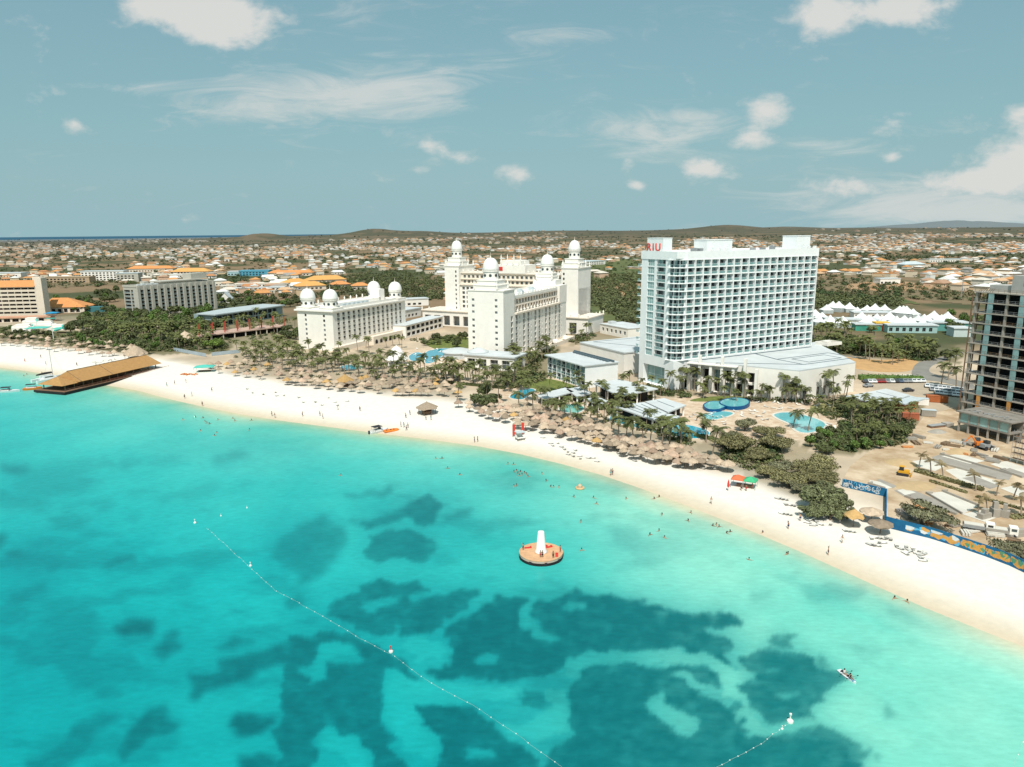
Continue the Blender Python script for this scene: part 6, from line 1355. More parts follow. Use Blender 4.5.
# ------------------------------------------------------------------ pier
p = at_z(65, 395, 0); q = at_z(161, 372, 0); ang = math.atan2(q.y - p.y, q.x - p.x); Lp = (q - p).length
t = thing('thatched_pier', 'wooden pier with long orange brown thatched roof running out from the beach', 'pier', p, ang)
WP = 17.5
b = MB(); b.box(-.5, Lp + 6, -.6, WP, .9, 1.35); b.build('deck', WOODP, t)
b = MB(); b.box(-.6, Lp + 6, -.72, -.603, .35, 1.30); b.box(-.62, -.503, -.72, WP, .35, 1.30); b.build('edge_beam', DARKIN, t)
for i in range(10):
    for y in (.2, 8.5, WP - .8):
        b = MB(); b.tube([(.4 + i * Lp / 9, y, -2), (.4 + i * Lp / 9, y, .9)], .25, 6); b.build('pile', POLE, t)
for i in range(12):
    for y in (2.4, WP - 2.6):
        b = MB(); x = 2.4 + i * (Lp - 3) / 11; b.box(x - .16, x + .16, y - .16, y + .16, 1.35, 4.35); b.build('post', POLE, t)
def hip(b, x0, x1, y0, y1, z0, z1, inset):
    ym = (y0 + y1) / 2; b.poly([(x0, y0, z0), (x1, y0, z0), (x1, y1, z0), (x0, y1, z0), (x0 + inset, ym, z1), (x1 - inset, ym, z1)], [(0, 1, 5, 4), (1, 2, 5), (2, 3, 4, 5), (3, 0, 4), (3, 2, 1, 0)])
b = MB(); hip(b, 8.0, Lp + 1.5, .3, WP - .8, 4.2, 8.3, 1.2); b.build('roof', PIERTH, t)
b = MB(); hip(b, .2, 9.0, 1.2, WP - 1.6, 3.75, 6.9, 4.5); b.build('end_roof', PIERTH, t)
b = MB(); b.box(8.7, 9.1, .4, WP - .9, 4.15, 4.4); b.tube([(9.2, .3, 4.35), (9.2, (WP - .5) / 2, 8.42), (Lp + .3, (WP - .5) / 2, 8.42)], .13, 5); b.tube([(26, .3, 4.3), (26, (WP - .5) / 2, 8.42)], .12, 5); b.build('roof_ridge', POLE, t)
b = MB()
for z in (1.9, 2.4): b.box(0, Lp + 5, -.45, -.38, z - .05, z + .05)
for k in range(26): b.box(k * (Lp + 5) / 25 - .05, k * (Lp + 5) / 25 + .05, -.46, -.37, 1.35, 2.45)
b.build('railing', mat('brown_red_rail', (.30, .115, .07), .8, var=.2, scale=1), t)
b = MB(); b.box(12, Lp - 6, 7, 12, 1.36, 2.5); b.build('bar_counter', WOODP, t)
for k in range(8):
    b = MB(); b.lathe([(.5, 0), (.12, .05), (.12, .7), (.6, .72), (.6, .78)], 8, (5 + k * 5.2, 3.6, 1.36)); b.build('table', WOODP, t)
# ------------------------------------------------------------------ boats
HULLW = mat('white_gelcoat', (.74, .75, .75), .35, var=.05, scale=1, spec=.5)
RUBO = mat('orange_rubber', (.75, .21, .03), .5, var=.08, scale=1)
BLK = mat('black_canvas', (.03, .03, .035), .8, var=.2, scale=1)
def hull(b, L_, W_, H_, mi=0, bow=.35, n=9, z0=-.25):
    secs = []
    for i in range(n):
        u = i / (n - 1); x = -L_ / 2 + L_ * u; w_ = W_ / 2 * (1 - max(0, (u - (1 - bow)) / bow) ** 1.8) * (.86 + .14 * min(1, u * 4)); sh = H_ * (1 + .25 * u * u)
        secs.append([(x, -w_, sh), (x, -w_ * .82, z0 + .1), (x, 0, z0), (x, w_ * .82, z0 + .1), (x, w_, sh)])
    vs = [v for s_ in secs for v in s_]; fs = [(i * 5 + k, (i + 1) * 5 + k, (i + 1) * 5 + k + 1, i * 5 + k + 1) for i in range(n - 1) for k in range(4)]
    fs.append((4, 3, 2, 1, 0)); b.poly(vs, fs, mi)
    b.poly([s_[0] for s_ in secs] + [s_[4] for s_ in secs], [(i, n + i, n + i + 1, i + 1) for i in range(n - 1)], mi)
    return secs
def motorboat(label, px, py, rz, L_=6, W_=2.2, bimini=True):
    t = thing('motor_boat', label, 'boat', S(px, py), rz); b = MB(); hull(b, L_, W_, .75); b.build('hull', HULLW, t)
    b = MB(); b.box(-L_ * .3, L_ * .05, -W_ * .3, W_ * .3, .76, 1.25); b.box(-L_ * .42, -L_ * .34, -W_ * .35, W_ * .35, .76, 1.1); b.build('seats', LOUNGE, t)
    b = MB(); b.box(L_ * .02, L_ * .06, -W_ * .3, W_ * .3, 1.26, 1.75); b.build('windscreen', GLASS, t)
    b = MB(); b.box(-L_ * .5 - .45, -L_ * .5, -.25, .25, .1, 1.2); b.build('outboard', BLK, t)
    if bimini:
        b = MB(); b.box(-L_ * .32, L_ * .1, -W_ * .46, W_ * .46, 2.15, 2.25); b.build('bimini', BLK, t)
        for x in (-L_ * .3, L_ * .08):
            for y in (-W_ * .42, W_ * .42): b = MB(); b.tube([(x, y, .7), (x, y, 2.15)], .04, 5); b.build('bimini_pole', METAL, t)
    return t
motorboat('white motorboat with dark cockpit left of the pier', 8.5, 392, .25, 9, 3.2)
motorboat('white boat with black bimini top nosed onto the sand', 379, 432, .75, 7.5, 2.8)
t = thing('inflatable_raft', 'orange inflatable raft moored between the beached white boat and the sand', 'raft', at_z(391, 431.2, .2), .5)
b = MB()
for y in (-.8, .8): b.tube([(-2.6, y, .3), (1.8, y, .3), (2.7, y * .5, .45)], [.4, .4, .25], 8)
b.box(-2.3, 1.9, -.5, .5, .1, .35); b.build('tubes', RUBO, t)
b = MB()
for x in (-1.5, 0, 1.2): b.box(x - .25, x + .25, -.8, .8, .38, .62)
b.build('seats', BLK, t)
t = thing('catamaran', 'white sailing catamaran with tall mast and dark furled sail beside the pier', 'sailing boat', S(50, 380.5), rad(58))
for y in (-2.6, 2.6): b = MB(); hull(b, 14, 1.6, 1.3); o = b.build('hull', HULLW, t, (0, y, 0))
b = MB(); b.box(-5, 3, -2.6, 2.6, 1.3, 1.6); b.box(-3.5, 1.2, -2.0, 2.0, 1.6, 2.7); b.build('deck', HULLW, t)
b = MB(); b.box(-2.8, .8, -2.02, -2.003, 1.95, 2.45); b.box(1.203, 1.22, -1.6, 1.6, 1.95, 2.5); b.build('cabin_window', GLASS, t)
b = MB(); b.tube([(1.6, 0, 1.5), (1.6, 0, 15.5)], [.14, .09], 6); b.build('mast', METAL, t)
b = MB(); b.tube([(1.4, 0, 3.5), (-5.8, 0, 3.3)], .12, 6); b.tube([(1.2, 0, 3.85), (-2, 0, 3.9), (-5.6, 0, 3.6)], [.42, .48, .25], 8); b.build('furled_sail', BLK, t)
b = MB(); b.tube([(1.6, 0, 15.3), (7, 0, 1.4)], .025, 4); b.tube([(1.6, 0, 15.3), (-1, -3, 1.4)], .025, 4); b.tube([(1.6, 0, 15.3), (-1, 3, 1.4)], .025, 4); b.build('rigging', METAL, t)
t = thing('tender_boat', 'orange and white tour boat moored at the sea end of the pier', 'boat', S(33, 389.5), .35)
b = MB(); hull(b, 7.5, 2.8, .9); b.build('hull', RUBO, t); b = MB(); b.box(-2.6, 1.4, -1.0, 1.0, .95, 1.3); b.build('bench', HULLW, t); b = MB(); b.box(-2.6, 1.2, -1.2, 1.2, 2.4, 2.5); b.build('canopy', BLK, t)
for x in (-2.4, 1.0):
    for y in (-1.1, 1.1): b = MB(); b.tube([(x, y, .8), (x, y, 2.4)], .04, 5); b.build('canopy_pole', METAL, t)
t = thing('flagpole', 'tall pale flagpole among the left beach parasols', 'pole', G(54, 342)); b = MB(); b.tube([(0, 0, -.3), (0, 0, 15)], [.22, .12], 8); b.build('pole', WHITE, t); b = MB(); b.lathe([(.6, 0), (.6, .5), (.3, .6)], 8); b.build('base', CONC, t); b = MB(); b.box(-2.8, 2.8, -.25, .25, 14.9, 15.3); b.build('lamp_bar', TLF, t)
for k in range(7):
    q = G(183 + 2.2 * k, 374.2 + .3 * (k % 3)); b = MB(); hull(b, 3.0, .8, .3, 0, .5, 7, -.02); o = tag(b.build('kayak', RUBO, None, q + Vector((0, 0, .05)), 1.2 + .2 * k), 'orange kayak laid on the sand left of the teal tent', 'kayak', 'orange kayaks on the sand')
# kayak with two paddlers
_k0, _k1 = S(838.5, 671), S(856, 684.5); kp = (_k0 + _k1) / 2; krz = math.atan2(_k1.y - _k0.y, _k1.x - _k0.x)
t = thing('tandem_kayak', 'white and blue tandem kayak crossing the shallow water', 'kayak', kp, krz)
b = MB(); hull(b, 3.6, .9, .30, 0, .45, 9, -.12); b.build('hull', HULLW, t); b = MB(); b.box(.9, 1.45, -.25, .25, .305, .36); b.box(.5, .88, -.32, .32, .305, .345); b.build('bow_deck', mat('bright_blue_deck', (.01, .33, .62), .5), t)
for x in (-.85, .45):
    b = MB(); b.box(x - .3, x - .22, -.25, .25, .31, .62); b.build('seat', BLK, t)
# ------------------------------------------------------------------ people
SKIN = mat('skin', (.36, .20, .125), .6, var=.08, scale=3, objvar=.35)
HAIR = mat('dark_hair', (.025, .018, .014), .7, var=.2, scale=6)
SUIT = [mat('red_swimwear', (.50, .05, .05), .7), mat('navy_swimwear', (.02, .03, .09), .7), mat('black_swimwear', (.015, .015, .018), .7), mat('turquoise_swimwear', (.03, .35, .36), .7), mat('white_shirt', (.7, .7, .68), .7)]
def skinned(name, joints, bones, sub=1):
    me = bpy.data.meshes.new(name); me.from_pydata([j[0] for j in joints], bones, []); o = bpy.data.objects.new(name, me); COL.objects.link(o)
    md = o.modifiers.new('skin', 'SKIN'); md.use_smooth_shade = True
    for v, j in zip(me.skin_vertices[0].data, joints): v.radius = j[1] if hasattr(j[1], '__len__') else (j[1], j[1])
    me.skin_vertices[0].data[0].use_root = True
    sd = o.modifiers.new('sub', 'SUBSURF'); sd.levels = sub; sd.render_levels = sub
    bpy.context.view_layer.update()
    m2 = bpy.data.meshes.new_from_object(o.evaluated_get(bpy.context.evaluated_depsgraph_get())); bpy.data.objects.remove(o); m2.materials.clear(); m2.materials.append(SKIN); m2.name = name
    return m2
def body_mesh(pose):
    J, B = [], []
    def j(p, r, par=None):
        J.append((p, r)); k = len(J) - 1
        if par is not None: B.append((par, k))
        return k
    if pose in ('stand', 'walk', 'wave'):
        s_ = .16 if pose == 'walk' else 0.0
        pel = j((0, 0, .92), (.15, .11)); wst = j((0, 0, 1.08), (.125, .095), pel); ch = j((0, -.01, 1.30), (.155, .11), wst); nk = j((0, 0, 1.47), .055, ch); hd0 = j((0, -.01, 1.56), .075, nk); hd = j((0, -.015, 1.66), .088, hd0); top = j((0, -.01, 1.74), .055, hd); j((0, -.10, 1.63), .016, hd)
        for s in (-1, 1):
            f = -s_ * s * 1.4
            hip_ = j((s * .10, 0, .84), .088, pel); kn = j((s * .11, f * .7 - .03, .48), .058, hip_); an = j((s * .11, f + .02, .09), .04, kn); j((s * .12, f - .14, .035), .035, an)
            sh = j((s * .19, 0, 1.39), .06, ch)
            if pose == 'wave' and s > 0: el = j((.36, -.05, 1.55), .042, sh); wr = j((.30, -.12, 1.80), .03, el); pm = j((.29, -.14, 1.88), .032, wr); fd = [(.02 * q, 0, .085) for q in (-1.6, -.5, .5, 1.4)]; th = (.05, -.02, .03)
            else: el = j((s * .26, -f * .5 + .02, 1.12), .042, sh); wr = j((s * .27, -f * 1.1 - .06, .88), .029, el); pm = j((s * .27, -f * 1.2 - .08, .79), .034, wr); fd = [(0, .02 * q, -.085) for q in (-1.6, -.5, .5, 1.4)]; th = (-s * .03, -.05, -.03)
            c = Vector(J[pm][0])
            for q in fd: j(tuple(c + Vector(q)), .009, pm)
            j(tuple(c + Vector(th)), .011, pm)
    elif pose == 'swim':      # upright in the water, arms spread at the surface
        ch = j((0, 0, .02), (.165, .12)); j((0, 0, -.35), (.14, .1), ch); nk = j((0, 0, .20), .058, ch); hd0 = j((0, -.01, .29), .078, nk); hd = j((0, -.015, .39), .09, hd0); j((0, -.01, .47), .056, hd); j((0, -.105, .36), .016, hd)
        for s in (-1, 1):
            sh = j((s * .19, 0, .10), .062, ch); el = j((s * .42, -.10, .03), .045, sh); wr = j((s * .58, -.28, .0), .032, el); pm = j((s * .62, -.34, -.01), .034, wr)
            for q in (-1, 0, 1, 2): j((s * (.62 + .02 * q), -.43, -.015), .009, pm)
            j((s * .57, -.37, 0), .011, pm)
    elif pose == 'sit':       # seated, legs forward (+x)
        pel = j((0, 0, .10), (.15, .12)); wst = j((-.04, 0, .26), (.12, .10), pel); ch = j((-.05, 0, .48), (.15, .12), wst); nk = j((-.03, 0, .64), .055, ch); hd0 = j((-.02, 0, .72), .076, nk); hd = j((-.01, 0, .82), .09, hd0); j((-.02, 0, .90), .055, hd); j((.085, 0, .79), .016, hd)
        for s in (-1, 1):
            hp = j((.08, s * .10, .10), .088, pel); kn = j((.44, s * .14, .26), .06, hp); an = j((.74, s * .12, .06), .04, kn); j((.82, s * .12, .12), .034, an)
            sh = j((-.04, s * .19, .56), .06, ch); el = j((.14, s * .30, .36), .043, sh); wr = j((.36, s * .26, .42), .03, el); pm = j((.43, s * .25, .43), .033, wr)
            for q in (-1.5, -.5, .5, 1.5): j((.50, s * .25 + .018 * q, .41), .009, pm)
            j((.44, s * .21, .45), .011, pm)
    return skinned('person', J, B)
BODY = {p_: body_mesh(p_) for p_ in ('stand', 'walk', 'wave', 'swim', 'sit')}
def person_proto(pose, suit, female=False):
    t = link('person', BODY[pose]); tag(t, 'person', 'person')
    hz_ = {'swim': (0, .0, .40), 'sit': (-.03, 0, .83)}.get(pose, (0, .0, 1.67)); b = MB(); b.lathe([(.093, -.06), (.105, .02), (.085, .085), (.04, .12), (0, .125)], 10, hz_, sy=1.12)
    if female: b.box(hz_[0] - .08, hz_[0] + .08, hz_[1] + .05, hz_[1] + .11, hz_[2] - .26, hz_[2] + .04)
    b.build('hair', HAIR, t, smooth=True)
    if pose in ('stand', 'walk', 'wave'):
        b = MB(); b.lathe([(.165, .80), (.175, .88), (.165, .99), (.145, 1.03)], 12, (0, 0, 0), sy=.82); 
        for s in (-1, 1): b.lathe([(.115, .64), (.11, .82)], 10, (s * .10, -.01, 0))
        b.build('swimwear', suit, t)
        if female: b = MB(); b.lathe([(.16, 1.22), (.178, 1.30), (.165, 1.36)], 12, sy=.80); b.build('swimwear_top', suit, t)
    if pose == 'sit':
        b = MB(); b.lathe([(.165, .04), (.172, .14), (.145, .22)], 12, sy=1.1); b.lathe([(.16, .22), (.165, .40), (.185, .55), (.10, .61)], 12, (-.045, 0, 0), sy=1.1); b.build('shirt', suit, t)
    return t
SWIM = [person_proto('swim', SUIT[1]), person_proto('swim', SUIT[2], True)]
STANDP = [person_proto('stand', SUIT[0]), person_proto('walk', SUIT[1]), person_proto('stand', SUIT[2], True), person_proto('walk', SUIT[3], True), person_proto('wave', SUIT[1]), person_proto('walk', SUIT[4])]
def zl(x, y, ox, oy, k=3.934): return (x / k + ox, y / k + oy)
sw_left = [(183, 420), (195.6, 417.4), (205, 421.7), (209.5, 424), (218, 420), (235, 421), (251.5, 420.4), (249.5, 430), (214.6, 435.7), (217, 433), (200.7, 431), (203, 418), (233, 418.5), (207, 423.2), (24, 376), (27, 374.5), (42, 373)]
sw_mid = [(435.8, 458.7), (442, 458.5), (447.7, 468.5), (508, 464), (513.6, 464.6), (514, 472), (516.5, 471), (518, 473.5), (520.5, 472), (522, 475), (524.5, 473), (526.5, 474.5), (528, 477), (519.5, 476), (542, 474), (546, 481), (551, 487), (553.5, 487.3), (559, 487.5), (514, 486.5), (516.5, 485.6), (574, 497), (593.6, 498), (596.7, 504), (460, 475), (341, 475.6)]
sw_right = [(626, 499), (654, 499), (659, 497), (662, 515), (691, 513), (688, 521), (581, 522), (650, 535), (659, 531), (664.5, 538), (581.6, 550.5), (713, 526), (716.5, 525), (719, 527), (727, 533.5), (730, 532), (762.6, 533), (788, 554), (749, 560), (786.5, 554.5), (894.6, 598.6), (907, 602)]
for lst, lb in ((sw_left, 'swimmer in the shallows before the left beach'), (sw_mid, 'bather in the clear water before the parasol crowd'), (sw_right, 'bather in the pale water nearer the painted wall end')):
    for x, y in lst: first_or_copy(RND.choice(SWIM), USED, S(x, y), RND.uniform(0, 6.28), 1.25, lb, lb.replace('swimmer', 'swimmers').replace('bather', 'bathers'))
pe_left = [(167, 386.5), (174.7, 384.5), (212, 391.5), (184.7, 398.5), (192, 396.3), (202.5, 406), (275, 418), (302.6, 416.5), (320, 416), (323, 418.8), (338, 410), (186, 383), (25, 362), (41, 358), (46, 365), (272, 416), (360, 411), (77, 366)]
pe_mid = [(401, 427), (404, 427.5), (405.8, 418), (410, 415), (406.5, 430.5), (474.6, 442.5), (477.7, 442), (426, 420), (431, 420), (408, 428)]
pe_right = [(610.8, 475.5), (612.5, 475), (711, 504), (788, 529), (828, 555), (741, 490.5), (746, 491), (752, 489), (800, 521), (842, 543)]
for lst, lb in ((pe_left, 'person in swimwear on the white sand before the four domed wing'), (pe_mid, 'person standing near the beached boat and beach hut'), (pe_right, 'person in swimwear on the narrow right hand stretch of sand')):
    for x, y in lst: first_or_copy(RND.choice(STANDP), USED, G(x, y), RND.uniform(0, 6.28), 1.1, lb, lb.replace('person', 'people'))
for k, (x, lb) in enumerate([(-.62, 'person with dark hair paddling at the rear of the kayak'), (.62, 'person in a dark shirt paddling at the front of the kayak')]):
    o = person_proto('sit', SUIT[4] if k == 0 else SUIT[2], False); o['label'] = lb; d = Vector((math.cos(krz) * x, math.sin(krz) * x, .26)); o.location = kp + d; o.rotation_euler = (0, 0, krz)
    pd = MB(); pd.tube([(.36, -.95, .42), (.36, .95, .50)], .018, 5); pd.box(.34, .38, -1.15, -.9, .34, .50); pd.box(.34, .38, .9, 1.15, .42, .58)
    tag(pd.build('paddle', BLK, None, o.location, krz), ['black paddle held by the rear kayaker', 'black paddle held by the front kayaker'][k], 'paddle')
# ------------------------------------------------------------------ swim platform, rafts, buoys
pp = S(541, 556.5)
t = thing('swim_platform', 'round floating deck with a tall white cone in the turquoise water', 'platform', pp)
DECKP = mat('pinkish_deck_boards', (.62, .50, .42), .9, var=.2, scale=1.2, col2=(.54, .37, .30))
b = MB(); b.lathe([(4.55, .15), (4.65, .25), (4.65, .95), (4.5, 1.05), (0, 1.06)], 32); b.build('deck', DECKP, t)
b = MB(); b.lathe([(4.3, -.6), (4.72, -.05), (4.72, .52), (4.66, .6)], 32); b.build('rubber_rim', DARKIN, t)
b = MB(); b.lathe([(4.68, 1.0), (4.68, 1.12), (4.45, 1.13), (4.42, 1.07)], 32); b.build('deck_edge', mat('faded_orange_edge', (.62, .36, .2), .8, var=.2, scale=1), t)
b = MB(); b.lathe([(1.35, 1.065), (1.3, 1.3), (1.05, 1.6), (.68, 5.6), (.6, 5.75), (0, 5.8)], 24); b.build('cone', DOME, t, smooth=True)
for k in range(9): a = 2 * PI * k / 9; b = MB(); b.box(-.28, .28, -.03, .03, .2, .9); b.build('fender', BLK, t, (4.76 * math.cos(a), 4.76 * math.sin(a), -.1), a + PI / 2)
for i, (a, r_, rz_) in enumerate([(.9, 2.9, .4), (1.25, 2.5, .6), (2.5, 3.4, .2), (-.5, 3.7, 1.5)]):
    b = MB(); b.box(-.75, .75, -.3, .3, 0, .14); b.box(.5, .75, -.3, .3, .14, .3); tag(b.build('deck_cushion', REDP, None, pp + Vector((r_ * math.cos(a), r_ * math.sin(a), 1.065)), rz_), ['red cushion behind the white cone', 'second red cushion further behind the white cone', 'red cushion at the far rim of the round deck', 'red cushion at the near right rim of the round deck'][i], 'cushion')
for i, (a, r_, pr) in enumerate([(-1.65, 2.6, 0), (-1.5, 2.7, 2), (-.05, 4.1, 0), (2.9, 3.9, 4), (-.9, 3.9, 2)]):
    first_or_copy(STANDP[pr], USED, pp + Vector((r_ * math.cos(a), r_ * math.sin(a), 1.065)), a + 1, .92, 'person standing on the round floating deck', 'people on the round floating deck')
for x, y, lb in [(579.8, 488.5, 'pale orange float toy among the bathers'), (580.5, 489.6, None)][:1]:
    t = thing('swim_float', lb, 'float', S(x, y)); b = MB(); b.lathe([(1.0, -.1), (1.3, .15), (1.2, .4), (.9, .45), (.7, .2)], 14); b.build('ring', mat('pale_orange_vinyl', (.65, .42, .22), .5), t); b = MB(); b.lathe([(.7, .1), (.6, .9), (.2, 1.3), (0, 1.35)], 12); b.build('canopy', mat('straw_vinyl', (.55, .42, .28), .6), t)
BUOY = mat('white_buoy_plastic', (.78, .76, .70), .5, var=.05); ROPE = mat('pale_rope', (.50, .60, .55), .9, var=.2, scale=2)
def buoy_line(label, pxs, nb):
    P_ = [S(x, y) for x, y in pxs]; c = P_[0].copy(); t = thing('buoy_line', label, 'buoy line', c)
    pts = []
    for i in range(len(P_) - 1):
        for k in range(8): q = P_[i].lerp(P_[i + 1], k / 8.0); pts.append(q - c + Vector((.12 * math.sin(.4 * k + i), .12 * math.cos(.37 * k + i), .02)))
    pts.append(P_[-1] - c); b = MB(); b.tube(pts, .010, 5); b.build('rope', ROPE, t)
    L_ = [0]
    for i in range(len(pts) - 1): L_.append(L_[-1] + (pts[i + 1] - pts[i]).length)
    for k in range(nb):
        d = L_[-1] * (k + .5) / nb; i = max(0, next(j for j in range(len(L_)) if L_[j] >= d) - 1); q = pts[i].lerp(pts[i + 1], (d - L_[i]) / max(1e-6, L_[i + 1] - L_[i]))
        b = MB(); b.lathe([(.03, -.07), (.08, -.04), (.08, .04), (.03, .07)], 8); o = b.build('float', BUOY, t, q)
buoy_line('long buoy line running out across the left water', [(206, 528), (222, 542), (240, 558), (258, 574), (275, 590), (302, 605), (335, 624), (362, 640), (391, 654), (430, 682), (480, 709), (530, 744), (575, 778)], 46)
buoy_line('short buoy line at the bottom edge beside the white marker buoy', [(700, 775), (730, 760), (760, 744), (776, 732), (789, 724)], 12)
buoy_line('thin buoy line at the bottom right corner', [(1005, 790), (1014, 762), (1022, 742), (1040, 715)], 6)
for x, y, s_, lb in [(195, 523, .9, 'small white marker buoy at the far end of the long buoy line'), (250.5, 566, .8, 'white marker buoy on the upper part of the long buoy line'), (391, 652, 1.0, 'red and white marker buoy halfway along the long buoy line'), (790, 722, 1.25, 'biggest white marker buoy beside the kayak shallows'), (782, 729, .5, 'tiny buoy below the biggest white marker buoy'), (221, 516, .5, 'tiny white float right of the far marker buoy'), (247, 508, .5, 'single white float in the open turquoise water')]:
    t = thing('marker_buoy', lb, 'buoy', S(x, y)); t.scale = (s_ * .72, s_ * .72, s_ * .72); b = MB(); b.lathe([(.25, -.3), (.5, -.05), (.5, .3), (.3, .5), (.12, .55)], 12); b.build('float', BUOY, t); b = MB(); b.lathe([(.12, .552), (.10, 1.25), (.2, 1.26), (.2, 1.5), (0, 1.55)], 10); b.build('topmark', REDP if s_ == 1.0 else BUOY, t)
# ------------------------------------------------------------------ building site: tower, scaffold, machines, painted wall
ex, ey = .40, -.917
o0 = at_z(961, 412, 2)
t = thing('unfinished_tower', 'unfinished concrete tower with open floors and teal sheeted columns at the right edge', 'building', o0, math.atan2(ey, ex))
NFc, FHc = 12, 3.62; Lc, Dc = 44.0, 19.0
b = MB()
for j in range(NFc + 1):
    z = FHc * j + .2; b.box(-.4, Lc, -.5, Dc, z, z + .34)
b.build('floor_slab', CONC, t)
for i in range(9):
    x = .4 + 5.3 * i
    for y in (.3, 9, Dc - .5): b = MB(); b.box(x - .35, x + .35, y - .35, y + .35, 0, FHc * NFc + .2); b.build('column', CONC, t)
SHEET = mat('teal_sheeting', (.24, .38, .38), .6, var=.3, scale=.25); ORG = mat('orange_formwork', (.55, .27, .08), .8, var=.2, scale=.4)
for i in range(1, 9, 2):
    for j in range(NFc):
        x = .4 + 5.3 * i
        if RND.random() < .9 and j > 1: b = MB(); b.box(x - .9, x + .9, -.42, -.10, FHc * j + .58, FHc * (j + 1) + .16); b.build('sheeted_column', SHEET, t)
        elif j <= 1: b = MB(); b.box(x - .6, x + .6, -.42, -.10, FHc * j + .58, FHc * (j + 1) + .16); b.build('formwork', ORG, t)
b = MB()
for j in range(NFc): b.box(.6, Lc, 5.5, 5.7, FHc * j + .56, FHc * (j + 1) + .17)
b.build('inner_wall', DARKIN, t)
for j in range(1, NFc + 1):
    b = MB(); z = FHc * j + .54
    for zz in (.55, 1.1): b.box(-.3, Lc, -.46, -.42, z + zz - .03, z + zz + .03)
    for k in range(22): b.box(2 * k, 2 * k + .06, -.47, -.41, z, z + 1.12)
    b.build('guard_rail', METAL if j % 3 else POLE, t)
b = MB(); b.box(10, 44, 3, Dc - 1, FHc * NFc + .54, FHc * NFc + 6.5); b.box(2, 9.9, 4, 12, FHc * NFc + .54, FHc * NFc + 2.8); b.build('roof_core', mat('grey_block', (.40, .39, .36), .9, var=.1), t)
for k in range(3): b = MB(); b.box(14 + 5 * k, 15.2 + 5 * k, 2.90, 2.997, FHc * NFc + 3.2, FHc * NFc + 4.4); b.build('opening', DARKIN, t)
b = MB()
for k in range(7): b.tube([(1 + .8 * k, -.2, FHc * NFc + .54), (2.4 + .7 * k, -.2, FHc * NFc + 2.0)], .06, 4)
b.build('rebar', POLE, t)
b = MB()
for y in (-.3, 3.5, 7.5, 11.5, 15.5, Dc - .4): b.box(-.9, -.55, y - .15, y + .15, 0, FHc * NFc + .5)
for j in range(NFc + 1): b.box(-.92, -.52, -.3, Dc - .4, FHc * j + .15, FHc * j + .30)
b.build('edge_scaffold', WOODP, t)
t = thing('site_podium', 'low unfinished concrete podium with glazing frames at the foot of the open tower', 'building', at_z(956, 431, 2), math.atan2(ey, ex))
b = MB(); b.box(0, 17, 0, 12, 3.0, 3.4); b.box(-.5, 17.4, -.5, 12, 6.6, 7.0); b.box(0, 17, 6, 6.3, 0, 6.59); b.build('floor_slab', mat('dirty_concrete', (.24, .215, .185), .95, var=.3, scale=.4), t)
for k in range(6): b = MB(); b.box(.2 + 3.2 * k, .7 + 3.2 * k, .2, .7, 0, 6.59); b.build('column', CONC, t)
for k in range(5): b = MB(); b.box(.75 + 3.2 * k, 3.35 + 3.2 * k, .3, .36, 3.5, 6.4); b.build('window', TEAL, t)
for k in range(14): b = MB(); b.tube([(1.1 * k, 2 + (k % 3), 7.0), (1.1 * k + 1, 2 + (k % 4), 7.4)], .12, 5); b.build('pipe', METAL, t)
t = thing('scaffold', 'tubular steel scaffold tower at the right edge below the open tower', 'scaffold', at_z(1010, 462, 2), math.atan2(ey, ex))
b = MB()
for i in range(7):
    for y in (0, 1.4): b.tube([(1.8 * i, y, 0), (1.8 * i, y, 9.6)], .05, 5)
for j in range(6):
    for y in (0, 1.4): b.tube([(0, y, 1.6 * j + 1.2), (10.8, y, 1.6 * j + 1.2)], .05, 5)
for i in range(6): b.tube([(1.8 * i, 0, .2), (1.8 * i + 1.8, 0, 9.2)], .04, 4)
b.build('frame', METAL, t)
for j in range(5): b = MB(); b.box(0, 10.8, .1, 1.3, 1.6 * j + 1.26, 1.6 * j + 1.32); b.build('platform', WOODP, t)
YEL = mat('yellow_machine_paint', (.70, .36, .03), .5, var=.1, scale=1); ORM = mat('orange_machine_paint', (.72, .20, .03), .5, var=.1, scale=1)
def tracks(t, L_, W_):
    for s in (-1, 1):
        b = MB(); n = 10; pr = [(-L_ / 2 + .35 + .35 * math.cos(a), .35 + .35 * math.sin(a)) for a in [PI / 2 + PI * k / n for k in range(n + 1)]] + [(L_ / 2 - .35 + .35 * math.cos(a), .35 + .35 * math.sin(a)) for a in [-PI / 2 + PI * k / n for k in range(n + 1)]]
        vs = [(x, s * W_ / 2 - .22, z) for x, z in pr] + [(x, s * W_ / 2 + .22, z) for x, z in pr]; m_ = len(pr); b.poly(vs, [(k, (k + 1) % m_, m_ + (k + 1) % m_, m_ + k) for k in range(m_)] + [tuple(reversed(range(m_))), tuple(m_ + k for k in range(m_))]); b.build('track', BLK, t)
t = thing('bulldozer', 'small yellow bulldozer on the bare ground of the site', 'bulldozer', at_z(903, 475, 2), -.6)
tracks(t, 3.0, 1.9); b = MB(); b.box(-1.2, 1.4, -.7, .7, .55, 1.35); b.box(.2, 1.5, -.6, .6, 1.35, 1.6); b.build('body', YEL, t); b = MB(); b.box(-1.0, .1, -.6, .6, 1.36, 2.4); b.build('cab', GLASS, t); b = MB(); b.box(-1.1, .2, -.7, .7, 2.41, 2.52); b.build('cab_roof', YEL, t); b = MB(); b.box(1.9, 2.05, -1.4, 1.4, .1, 1.0); b.box(1.2, 1.9, -.9, -.75, .4, .6); b.box(1.2, 1.9, .75, .9, .4, .6); b.build('blade', YEL, t)
t = thing('excavator', 'orange excavator with bent arm in front of the site podium', 'excavator', at_z(979, 447.5, 2), 2.9)
